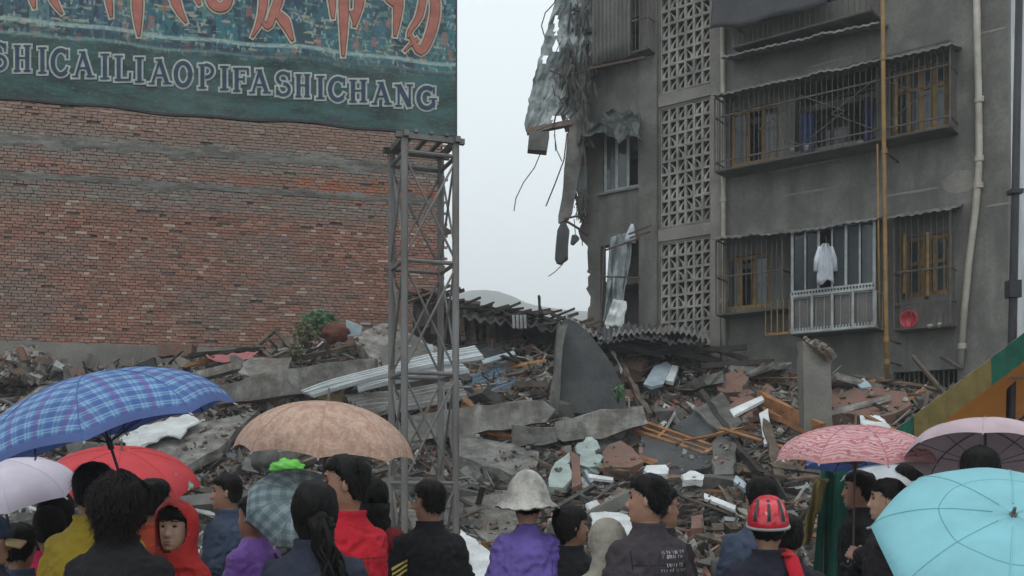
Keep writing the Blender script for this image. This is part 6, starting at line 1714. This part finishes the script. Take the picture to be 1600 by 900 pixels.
# ================================================================ umbrellas
def umbrella(apex, axis, Rr, depth, mat, label, spin=0.0, ribs=8, shaft=.85, handle=True, ferr=.07, rimcol=None, sag=.06, under=None, ribm=None, group=None):
    t = thing('umbrella', apex, label, 'umbrella', group); apex = Vector(apex); ax = Vector(axis).normalized()
    u = ax.cross(Vector((0, 1, 0.01))).normalized(); v = ax.cross(u); q = M(); NR, NS = 14, 8
    tot = ribs * NS
    def pt(r, k):
        ph = spin + 2 * PI * k / tot; fr = (k % NS) / NS; m_ = 1 - (2 * fr - 1) ** 2
        rr_ = r * (1 - sag * m_ * r); pull = 1 - .10 * m_ * r
        hgt_ = -depth * (1 - math.cos(r * 1.45)) / (1 - math.cos(1.45))
        hgt_ *= (1 - .17 * m_ * (1 - .5 * r))
        wob = noise.noise(Vector((math.cos(ph) * 3, math.sin(ph) * 3, r * 3 + apex.x))) * .006
        return apex + (u * math.cos(ph) + v * math.sin(ph)) * (Rr * math.sin(r * 1.45) / math.sin(1.45) * (1 - sag * m_ * r)) + ax * (hgt_ + wob)
    for gi in range(ribs):
        base = len(q.v)
        for j in range(NR + 1):
            for k in range(NS + 1):
                r = j / NR; idx = q.add([pt(r, gi * NS + k)], [])
                q.uv[idx] = ((k / NS - .5) * r * Rr * 2 * math.sin(PI / ribs) + gi * .37, r * Rr)
        for j in range(NR):
            for k in range(NS):
                a = base + j * (NS + 1) + k; q.f.append([a, a + NS + 1, a + NS + 2, a + 1]); q.mi.append(0)
    canopy = obj('canopy', q, mat, t, smooth=True)
    hub = apex - ax * depth * 1.02
    ribm = ribm or MT['steel']
    for gi in range(ribs):
        q = M(); pts = [pt(r / 8, gi * NS) - ax * .006 for r in range(9)]; q.tube(pts, .0028, 5); q.tube([hub - ax * .02, pts[5]], .0026, 5); obj('rib', q, ribm, t)
        q = M(); q.tube([pt(r / 10, gi * NS) + ax * .0015 for r in range(1, 11)], .0022, 5); obj('seam', q, mat, t)
        q = M(); e_ = pt(1, gi * NS); d_ = (e_ - apex).normalized(); q.tube([e_ - d_ * .012, e_ + d_ * .012 - ax * .006], .005, 6); obj('rib_tip', q, MT['whiteframe'], t)
    q = M(); q.tube([apex + ax * ferr, apex - ax * .02], [.005, .009], 8); q.tube([apex + ax * .004, apex - ax * .004], .013, 12); obj('ferrule', q, ribm, t)
    q = M(); q.tube([apex, apex - ax * shaft], .0065, 8); obj('shaft', q, ribm, t)
    e = apex - ax * shaft; q = M(); q.tube([hub, hub - ax * .05], .013, 10); obj('runner', q, ribm, t)
    if handle:
        q = M(); pts = [e + ax * .08, e]; 
        for k in range(1, 7): a = k / 6 * PI * .9; pts.append(e - ax * math.sin(a) * .035 + u * (1 - math.cos(a)) * .035)
        q.tube(pts, .011, 8); obj('handle', q, MT['tarp_dark'], t, smooth=True)
    return t
def umat(name, fn, trans=.25, rough=.55):
    m_, t_, b_ = nt(name); uv = N(t_, 'ShaderNodeUVMap').outputs[0]; sp = N(t_, 'ShaderNodeSeparateXYZ'); L(t_, uv, sp.inputs[0])
    c = fn(t_, uv, sp.outputs[0], sp.outputs[1]); g_ = N(t_, 'ShaderNodeNewGeometry')
    nz = noise_node(t_, g_.outputs['Position'], 6, 4); c = mixc(t_, .5, c, ramp(t_, nz, [(.3, (.75,) * 3), (.7, (1.15,) * 3)]), 'MULTIPLY')
    if isinstance(c, tuple): pass
    L(t_, c, b_.inputs['Base Color']); b_.inputs['Roughness'].default_value = rough; b_.inputs['Specular IOR Level'].default_value = .35
    setbump(t_, b_, noise_node(t_, uv, 9, 3, .5, (3, 1, 1)), .35, .01)
    tr = N(t_, 'ShaderNodeBsdfTranslucent'); L(t_, c, tr.inputs[0]); mx = N(t_, 'ShaderNodeMixShader'); mx.inputs[0].default_value = trans
    L(t_, b_.outputs[0], mx.inputs[1]); L(t_, tr.outputs[0], mx.inputs[2]); L(t_, mx.outputs[0], [n for n in t_.nodes if n.type == 'OUTPUT_MATERIAL'][0].inputs[0])
    return m_
def band_(t, x, per, lo, hi):
    f = math_(t, 'FRACT', math_(t, 'MULTIPLY', x, 1 / per)); return math_(t, 'MULTIPLY', math_(t, 'GREATER_THAN', f, lo), math_(t, 'LESS_THAN', f, hi))
def const(t, c):
    n = N(t, 'ShaderNodeRGB'); n.outputs[0].default_value = (*c, 1); return n.outputs[0]
def plaid(t, uv, x, y):
    c = const(t, (.12, .24, .46)); xx = math_(t, 'ADD', x, 10.0)
    for a in (xx, y):
        c = mixc(t, math_(t, 'MULTIPLY', band_(t, a, .054, .05, .50), .6), c, (.05, .10, .33))
        c = mixc(t, math_(t, 'MULTIPLY', band_(t, a, .054, .56, .68), .75), c, (.24, .42, .60))
        c = mixc(t, math_(t, 'MULTIPLY', band_(t, a, .054, .82, .92), .5), c, (.28, .50, .68))
    c = mixc(t, math_(t, 'MULTIPLY', band_(t, xx, .108, .10, .22), .45), c, (.20, .07, .30))
    rim = math_(t, 'GREATER_THAN', y, .50)
    return mixc(t, rim, c, (.09, .14, .34))
def brown(t, uv, x, y):
    n_ = noise_node(t, uv, 26, 4, .7, (1, .6, 1)); n2 = noise_node(t, uv, 70, 3, .7)
    c = ramp(t, n_, [(.38, (.46, .29, .22)), (.6, (.60, .44, .35))]); return mixc(t, .4, c, ramp(t, n2, [(.35, (.5, .25, .18)), (.6, (1, .95, .9))]), 'MULTIPLY')
def floral(t, uv, x, y):
    v = N(t, 'ShaderNodeTexVoronoi'); v.inputs['Scale'].default_value = 24; L(t, uv, v.inputs[0])
    w = N(t, 'ShaderNodeTexWave', wave_type='RINGS'); w.inputs['Scale'].default_value = 11; w.inputs['Distortion'].default_value = 14; w.inputs['Detail'].default_value = 2; L(t, uv, w.inputs[0])
    c = mixc(t, ramp(t, w.outputs[0], [(.35, (0, 0, 0)), (.6, (1, 1, 1))]), const(t, (.56, .20, .22)), (.66, .42, .43))
    c = mixc(t, ramp(t, v.outputs[0], [(.18, (.8,) * 3), (.3, (0, 0, 0))]), c, (.30, .07, .12))
    return mixc(t, math_(t, 'GREATER_THAN', y, .452), c, (.60, .30, .28))
def grid_small(t, uv, x, y):
    c = const(t, (.27, .36, .36)); xx = math_(t, 'ADD', x, 10)
    for a in (xx, y): c = mixc(t, math_(t, 'MULTIPLY', band_(t, a, .055, .0, .42), .55), c, (.09, .15, .19))
    n_ = band_(t, xx, .055, .65, .8); return mixc(t, math_(t, 'MULTIPLY', n_, .5), c, (.38, .48, .50))
def onecol(col, seam=None):
    def f(t, uv, x, y):
        n_ = noise_node(t, uv, 3, 4); return ramp(t, n_, [(.3, sc(col, .85)), (.7, sc(col, 1.05))])
    return f
def redprint(t, uv, x, y):
    c = const(t, (.58, .05, .06)); n_ = noise_node(t, uv, 5, 3, .5); v = N(t, 'ShaderNodeTexVoronoi'); v.inputs['Scale'].default_value = 9; L(t, uv, v.inputs[0])
    f = math_(t, 'MULTIPLY', ramp(t, n_, [(.60, (0, 0, 0)), (.64, (1, 1, 1))]), math_(t, 'GREATER_THAN', y, .25))
    c = mixc(t, f, c, v.outputs['Color']); return mixc(t, math_(t, 'GREATER_THAN', y, .475), c, (.20, .10, .35))
def cyan(t, uv, x, y):
    c = const(t, (.22, .52, .58)); n_ = noise_node(t, uv, 2.5, 4); c = mixc(t, n_, c, (.26, .57, .63))
    ab_ = math_(t, 'ABSOLUTE', math_(t, 'SUBTRACT', y, .16)); return mixc(t, math_(t, 'LESS_THAN', ab_, .0018), c, (.12, .32, .37))
U_PLAID = umat('plaid_fabric', plaid); U_BROWN = umat('brown_fabric', brown); U_FLOR = umat('floral_fabric', floral); U_GRID = umat('checked_fabric', grid_small)
U_LIL = umat('lilac_fabric', onecol((.70, .63, .73))); U_RED = umat('red_fabric', redprint); U_CYAN = umat('cyan_fabric', cyan, .2); U_PINK = umat('pale_pink_fabric', onecol((.50, .38, .42)), .08); U_BLUE = umat('blue_fabric', onecol((.10, .16, .42)), .3); U_WHITE = umat('white_fabric', onecol((.62, .65, .68)), .3)
# blue plaid
A_ = P(137, 586, 4.3); um = umbrella(A_, (-.26, -.12, .95), .54, .27, U_PLAID, 'large blue plaid umbrella tilted to the left over the curly haired woman', spin=.2, ferr=.06, shaft=.62, handle=False, ribm=MT['tarp_dark'])
umbrella(P(-10, 718, 4.9), (-.1, -.25, .96), .36, .2, U_LIL, 'pale lilac umbrella cut by the left edge of the picture', spin=.5)
umbrella(P(190, 703, 6.3), (.10, -.25, .96), .47, .22, U_RED, 'red umbrella with a coloured print behind the curly haired woman', spin=.3)
umbrella(P(513, 627, 5.3), (.08, -.05, .99), .462, .275, U_BROWN, 'mottled pinkish brown umbrella held over the man in red', spin=.12)
umbrella(P(473, 772, 5.02), (.30, -.66, .68), .27, .12, U_GRID, 'small teal checked umbrella tipped low beside the purple raincoat', spin=.0, shaft=.5)
umbrella(P(1337, 664, 6.1), (0, -.06, 1), .475, .215, U_FLOR, 'pink floral umbrella with a wooden shaft held by the man in dark clothes', spin=.05, ribm=MT['wood'], shaft=.82)
umbrella(P(1540, 668, 5.6), (.16, .30, .94), .42, .2, U_PINK, 'grey lilac umbrella tipped away showing its dark inside and ribs', spin=.3)
umbrella(P(1583, 804, 3.3), (-.08, -.60, .80), .42, .15, U_CYAN, 'pale turquoise umbrella facing the camera at the bottom right', spin=.35, ferr=.03)
umbrella(P(1352, 700, 7.4), (.0, .1, 1), .45, .13, U_BLUE, 'dark blue umbrella mostly hidden under the pink floral one', spin=.2)
umbrella(P(1398, 725, 7.0), (.0, -.1, 1), .34, .12, U_WHITE, 'white umbrella mostly hidden behind the man holding the floral one', spin=.5)

# ================================================================ the crowd
J = dict(
    black=cloth('black_jacket', (.012, .012, .014)), navy=cloth('navy_jacket', (.028, .034, .055)), pink=cloth('hot_pink_jacket', (.62, .03, .12), .2),
    yellow=cloth('yellow_jacket', (.48, .33, .03), .25, .6), redrain=cloth('red_raincoat', (.52, .03, .025), .25, .45), bluegrey=cloth('blue_grey_jacket', (.055, .075, .12)),
    plum=cloth('plum_coat', (.07, .03, .07)), purple=cloth('purple_raincoat', (.20, .08, .42), .3, .4, spec=.5), violet=cloth('violet_poncho', (.12, .08, .34), .3, .4, spec=.5),
    red=cloth('red_jacket', (.50, .015, .03), .2), dred=cloth('dark_red_coat', (.20, .012, .018)), charcoal=cloth('charcoal_jacket', (.055, .045, .052)),
    beige=cloth('beige_coat', (.29, .265, .22)), dnavy=cloth('dark_navy_jacket', (.018, .018, .032)), orange=cloth('orange_red_jacket', (.42, .07, .03)), dark=cloth('dark_clothes', (.025, .022, .026)))
per = {}
def pp(key, *a, **k): per[key] = person(*a, **k)
pp('cap', -22, 800, 4.2, -.1, J['navy'], 'person in dark navy with a blue cap with tan brim, cut by the left edge', hair='short', hy=-.9)
pp('back', 88, 762, 5.0, .1, J['dark'], 'dark haired person in dark clothes just behind the hot pink jacket', hair='bowl')
pp('pink', 78, 788, 4.9, .25, J['pink'], 'person in a hot pink jacket with short dark hair, seen from behind', hair='short', hy=.25, build=.82)
pp('navy1', 30, 815, 4.6, .0, J['bluegrey'], 'person in a dark blue jacket between the cap and the hot pink jacket', hair='short', build=.95)
pp('yellow', 148, 716, 4.45, -.12, J['yellow'], 'man in a yellow rain jacket left of the curly haired woman', hair='crew', hy=-.1, build=1.02)
pp('curly', 186, 738, 3.9, -.1, J['black'], 'woman with big curly dark hair in a black jacket under the plaid umbrella', hair='curly', hairm=HBR, build=.98)
pp('mid', 240, 746, 5.3, -.2, J['orange'], 'person with short dark hair in orange red, half hidden behind the curly haired woman', hair='short', hy=-.2)
pp('hood', 274, 776, 4.7, 3.0, J['redrain'], 'woman in a red hooded raincoat looking towards the camera', hair='bowl', extra='hood', skin=2, hp=.05, build=.85, hairup=.045)
pp('young', 354, 740, 6.8, 1.3, J['bluegrey'], 'young man in a blue-grey jacket looking left in front of the rubble', hair='short', hy=.5, hold=None)
pp('lady', 397, 772, 5.4, 1.2, J['purple'], 'woman in a purple raincoat under the small checked umbrella', hair='short', garb='poncho', build=.78, skin=1)
pp('tail', 492, 748, 4.0, .0, J['navy'], 'woman with a wavy ponytail in a navy jacket seen from behind', hair='tail', build=.98)
pp('red', 540, 709, 4.5, .85, J['red'], 'tall man in a bright red jacket looking left under the brown umbrella', hair='short', hy=.85, build=1.05, skin=1, hold=P(512, 845, 5.3))
pp('shawl', 583, 744, 6.0, .2, J['dred'], 'long haired person in dark red behind the man in the red jacket', hair='long', build=.9)
pp('stripes', 671, 748, 5.7, .30, J['black'], 'man with glasses in a black jacket with three yellow sleeve stripes', hair='short', hy=.6)
pp('sunhat', 824, 745, 5.3, .05, J['violet'], 'person in a violet poncho wearing a pale floppy sunhat', hair='crew', garb='poncho', build=.70)
pp('child', 892, 786, 5.3, -.6, J['black'], 'short haired child in a black jacket looking right beside the violet poncho', hair='bowl', hy=-.75, build=.95, skin=1)
pp('beige', 952, 803, 4.95, .1, J['beige'], 'person in a beige hooded coat with the head down beside the charcoal jacket', hair='bowl', hp=-.5, garb='coat', build=1.0, extra='hood', hairup=.045)
pp('print', 1012, 739, 4.9, .38, J['charcoal'], 'man in a charcoal jacket with white printing on the back, looking left', hair='short', hy=.95, build=1.0)
pp('behindprint', 1034, 756, 5.4, -.9, J['dark'], 'man half hidden behind the printed jacket, looking right', hair='short', hy=-.3, skin=1)
pp('leftofhelmet', 1188, 744, 5.6, .1, J['bluegrey'], 'man in dark blue standing just behind the red helmet', hair='short', hy=.2)
pp('helmet', 1200, 776, 4.6, -.05, J['dnavy'], 'person in dark navy wearing a glossy red helmet', hair='crew', hy=-.15, hairup=.03, build=1.05)
pp('dark2', 1230, 800, 4.9, -.1, J['dark'], 'person in dark grey clothes behind the right shoulder of the red helmet person', hair='short')
pp('three', 1342, 734, 6.6, 1.1, J['black'], 'man in a black jacket with a white curl mark on the sleeve, looking left', hair='short', hy=.2, skin=1)
hp_ = Vector(P(1337, 664, 6.1)) - Vector((0, -.06, 1)).normalized() * .74
pp('holder', 1386, 746, 5.7, 1.2, J['dark'], 'man in dark clothes holding the pink floral umbrella', hair='short', hy=.1, skin=2, hold2=hp_)
pp('far1', 1420, 722, 6.8, .5, J['dark'], 'man with short hair behind the top edge of the turquoise umbrella', hair='short')
pp('far2', 1531, 694, 5.2, -.1, J['dark'], 'tall person with short hair under the grey lilac umbrella', hair='bowl')
finish_garments()

# accessories worn: parts of their wearers
def headlocal(key, pts):
    t, s, (hy, hp) = per[key]; return [headrot(Vector(p), hy, hp, s) for p in pts]
def headloft(key, rings, name, mat, smooth=True, cap=True):
    t, s, (hy, hp) = per[key]; q = M(); q.loft([headlocal(key, r) for r in rings], cap); return obj(name, q, mat, t, smooth=smooth)
# sunhat
m_straw = pm('pale_straw', (.46, .44, .40), (.22, .21, .19), 9, .9, .7, .01, 60, .2)
rg_ = []
for z, r, w in ((.03, .18, .045), (.022, .175, .045), (.045, .152, .03), (.055, .13, .01), (.07, .116, 0), (.11, .104, 0), (.145, .084, 0), (.178, .056, 0), (.194, .03, 0), (.198, .006, 0)):
    rg_.append([(r * math.cos(k * PI / 24), r * math.sin(k * PI / 24) * 1.05 - .005, z - .02 - w * .9 * (.5 + .5 * math.sin(k * PI / 24 * 3 + 1)) * .35 + (.004 * math.sin(k * 1.9) if w else 0) - (.03 if w else 0)) for k in range(48)])
headloft('sunhat', rg_, 'sunhat', m_straw)
# helmet
m_helm = plain('red_helmet', (.50, .012, .03), .18, 0, .6)
headloft('helmet', [[(w * math.cos(k * PI / 20), w * 1.18 * math.sin(k * PI / 20) - .004, z + (.02 if math.sin(k * PI / 20) > .3 else -.012 * max(0, -math.sin(k * PI / 20)))) for k in range(40)] for z, w in ((.0, .092), (-.002, .099), (.02, .103), (.05, .101), (.085, .090), (.115, .070), (.134, .042), (.141, .01))], 'helmet', m_helm)
headloft('helmet', [[(w * math.cos(k * PI / 20), w * 1.18 * math.sin(k * PI / 20) - .004, z + (.02 if math.sin(k * PI / 20) > .3 else -.012 * max(0, -math.sin(k * PI / 20)))) for k in range(40)] for z, w in ((-.006, .098), (-.006, .108), (.006, .110), (.008, .102))], 'helmet_rim', MT['whiteframe'])
t, s, hh = per['helmet']
for sx in (-.07, .0, .07):
    q = M(); q.grid(lambda u, v: headlocal('helmet', [((sx + (u - .5) * .018) * (1 - .3 * v), -.1245 + .115 * v ** 2.2 + abs(sx) * .28 * (1 - .5 * v), .03 + .107 * v ** .75)])[0], 2, 8); obj('vent_stripe', q, MT['tarp_dark'], t)
q = M(); q.tube([Vector((.10, .07, 1.36)) * s, Vector((.085, .0, 1.46)) * s, Vector((.10, -.07, 1.43)) * s, Vector((.115, -.135, 1.34)) * s, Vector((.16, -.155, 1.20)) * s, Vector((.19, -.15, 1.0)) * s], [.03, .032, .034, .034, .03, .028], 10, squash=.45); obj('red_strap', q, J['red'], t, smooth=True)
q = M(); q.tube([Vector((.06, .05, 1.44)) * s, Vector((.10, -.01, 1.455)) * s, Vector((.10, -.06, 1.44)) * s, Vector((.06, -.095, 1.45)) * s], .02, 8, squash=.5); obj('scarf', q, J['redrain'], t, smooth=True)
# cap with tan brim
headloft('cap', [[(w * math.cos(k * PI / 16), w * 1.2 * math.sin(k * PI / 16), z) for k in range(32)] for z, w in ((.015, .09), (.05, .092), (.09, .083), (.12, .055), (.135, .01))], 'cap', J['bluegrey'])
m_tan = cloth('tan_brim', (.42, .30, .16)); q = M()
q.grid(lambda u, v: headlocal('cap', [((u - .5) * .17 * (1 - .25 * v * v), .075 + .10 * v * (1 - (2 * u - 1) ** 2 * .35), .018 - .02 * v - .03 * (2 * u - 1) ** 2)])[0], 12, 6, thick=Vector((0, 0, -.006))); obj('cap_brim', q, m_tan, per['cap'][0], smooth=True)
# glasses
t, s, hh = per['stripes']; q = M()
for sx in (-1, 1):
    q.tube(headlocal('stripes', [(sx * .031 + .019 * math.cos(a * PI / 6), .095, .010 + .014 * math.sin(a * PI / 6)) for a in range(13)]), .0018, 5, cap=False); q.tube(headlocal('stripes', [(sx * .05, .093, .014), (sx * .078, .06, .016), (sx * .083, .0, .012)]), .002, 5)
obj('glasses', q, MT['steel'], t)
WMARK = plain('white_thread', (.45, .45, .47), .7); YMARK = plain('yellow_stripe', (.60, .46, .10), .7)
# hood raincoat drawstring ring: red rim around the face
t, s, hh = per['hood']; q = M(); q.tube(headlocal('hood', [(.093 * math.cos(a * PI / 16), .026 + .016 * abs(math.sin(a * PI / 16)), .0 + .128 * math.sin(a * PI / 16)) for a in range(33)]), .009, 8, cap=False); obj('hood_rim', q, J['redrain'], t, smooth=True)
# three sleeve stripes (left upper arm, seen from behind-left)
t, s, hh = per['stripes']
z0 = 1.225
for k in range(3):
    zc = z0 - k * .028; decal(t, strip(Vector((-.235, -.6, zc - .03)) * s, Vector((-.15, -.6, zc + .025)) * s, Vector((0, 0, .0065)), 10), YMARK, 'sleeve_stripe', (0, 1, 0))
decal(t, strip(Vector((-.13, -.6, 1.405)) * s, Vector((-.09, -.6, 1.415)) * s, Vector((0, 0, .008)), 4), WMARK, 'collar_tab', (0, 1, 0))
rw_ = random.Random(4)
for key in ('tail', 'stripes', 'red', 'helmet', 'curly', 'child', 'print'):
    t, s, hh = per[key]; g_ = [c for c in t.children if c.name.startswith('jacket')][0]; col_ = g_.data.materials[0]
    sm_ = bpy.data.materials.get('seam_' + col_.name) or cloth('seam_' + col_.name, (.006, .006, .008))
    pl_ = strip(Vector((-.14, -.6, 1.27)) * s, Vector((.14, -.6, 1.27)) * s, Vector((0, 0, .0016)), 14)
    if key in ('tail', 'helmet', 'red'): pl_ += strip(Vector((0, -.6, .95)) * s, Vector((0, -.6, 1.268)) * s, Vector((.0014, 0, 0)), 12)
    for sx in (-1, 1): pl_ += strip(Vector((sx * .135, -.6, 1.06)) * s, Vector((sx * .142, -.6, 1.34)) * s, Vector((.0015, 0, 0)), 12)
    decal(t, pl_, sm_, 'seam', (0, 1, 0), .0012)
# rows of small white print on the charcoal back
t, s, hh = per['print']
rows_ = [(1.33, .075, 'words'), (1.31, .08, 'words'), (1.27, .05, 'words'), (1.245, .085, 'words'), (1.205, .05, 'words'), (1.125, .08, 'words'), (1.10, .085, 'words'), (1.075, .06, 'words')]
cxp = .075
for z, w, _ in rows_:
    polys = []; x = cxp - w
    while x < cxp + w:
        lw = rw_.uniform(.006, .011); hh_ = .0075
        for seg in rw_.choice(['l', 'lm', 'lt', 'ltb', 'lrt', 'lrm', 'tm']):
            if seg == 'l': polys += [[Vector((x, -.6, z - hh_)) * s, Vector((x + .0028, -.6, z - hh_)) * s, Vector((x + .0028, -.6, z + hh_)) * s, Vector((x, -.6, z + hh_)) * s]]
            if seg == 'r': polys += [[Vector((x + lw - .0028, -.6, z - hh_)) * s, Vector((x + lw, -.6, z - hh_)) * s, Vector((x + lw, -.6, z + hh_)) * s, Vector((x + lw - .0028, -.6, z + hh_)) * s]]
            if seg in 'tmb': zz = {'t': z + hh_ - .003, 'm': z - .001, 'b': z - hh_}[seg]; polys += [[Vector((x + .003, -.6, zz)) * s, Vector((x + lw - .003, -.6, zz)) * s, Vector((x + lw - .003, -.6, zz + .003)) * s, Vector((x + .003, -.6, zz + .003)) * s]]
        x += lw + .0035 + (.008 if rw_.random() < .15 else 0)
    decal(t, polys, WMARK, 'back_print', (0, 1, 0), .004)
def bigl(ch, x0, zc, w, h):
    S_ = {'B': [([(.1, 0), (.1, 1)]), ([(.1, 1), (.6, 1), (.85, .78), (.6, .54), (.1, .54)]), ([(.6, .54), (.95, .27), (.6, 0), (.1, 0)])], 'S': [([(.9, .85), (.5, 1), (.12, .78), (.5, .52), (.9, .25), (.5, 0), (.08, .15)])], 'I': [([(.5, 0), (.5, 1)])]}[ch]
    out = []
    for pl in S_:
        for a, b in zip(pl, pl[1:]):
            A = Vector((x0 + a[0] * w, -.6, zc + a[1] * h)); B_ = Vector((x0 + b[0] * w, -.6, zc + b[1] * h)); d = (B_ - A).normalized(); n_ = Vector((-d.z, 0, d.x)) * .0032; A = A - d * .002; B_ = B_ + d * .002
            out.append([(A - n_) * s, (B_ - n_) * s, (B_ + n_) * s, (A + n_) * s])
    return out
decal(t, bigl('B', cxp - .045, 1.145, .028, .042) + bigl('S', cxp - .012, 1.145, .028, .042) + bigl('I', cxp + .018, 1.145, .022, .042), WMARK, 'back_print', (0, 1, 0), .0045)
# white curl on the sleeve of the man in black (side facing the camera)
t, s, hh = per['three']; polys = []
pts = [(.03 * math.cos(a), .035 * math.sin(a)) for a in [2.6 - i * .42 for i in range(11)]]
cur = [(-.03, .03), (-.005, .04), (.018, .028), (.012, .005), (-.008, .0), (.016, -.008), (.022, -.032), (-.002, -.045), (-.03, -.036)]
for a, b in zip(cur, cur[1:]):
    A = Vector((-.8, -a[0], a[1] + 1.17)); B_ = Vector((-.8, -b[0], b[1] + 1.17)); d = (B_ - A).normalized(); n_ = Vector((0, -d.z, d.y)) * .007
    polys.append([(A - n_) * s, (B_ - n_) * s, (B_ + n_) * s, (A + n_) * s])
decal(t, polys, WMARK, 'sleeve_mark', (1, 0, 0), .004)
# ================================================================ air
q = M(); q.box((0, 440, 60), (1900, 960, 124))
hz = obj('haze', q, MT['white'], kind='stuff', label='thin grey rain haze')
mm = bpy.data.materials.new('haze'); mm.use_nodes = True; mm.node_tree.nodes.clear()
pv_ = mm.node_tree.nodes.new('ShaderNodeVolumePrincipled'); pv_.inputs['Density'].default_value = .0018; pv_.inputs['Color'].default_value = (1, 1, 1, 1)
ou = mm.node_tree.nodes.new('ShaderNodeOutputMaterial'); mm.node_tree.links.new(pv_.outputs[0], ou.inputs[1])
hz.data.materials.clear(); hz.data.materials.append(mm)
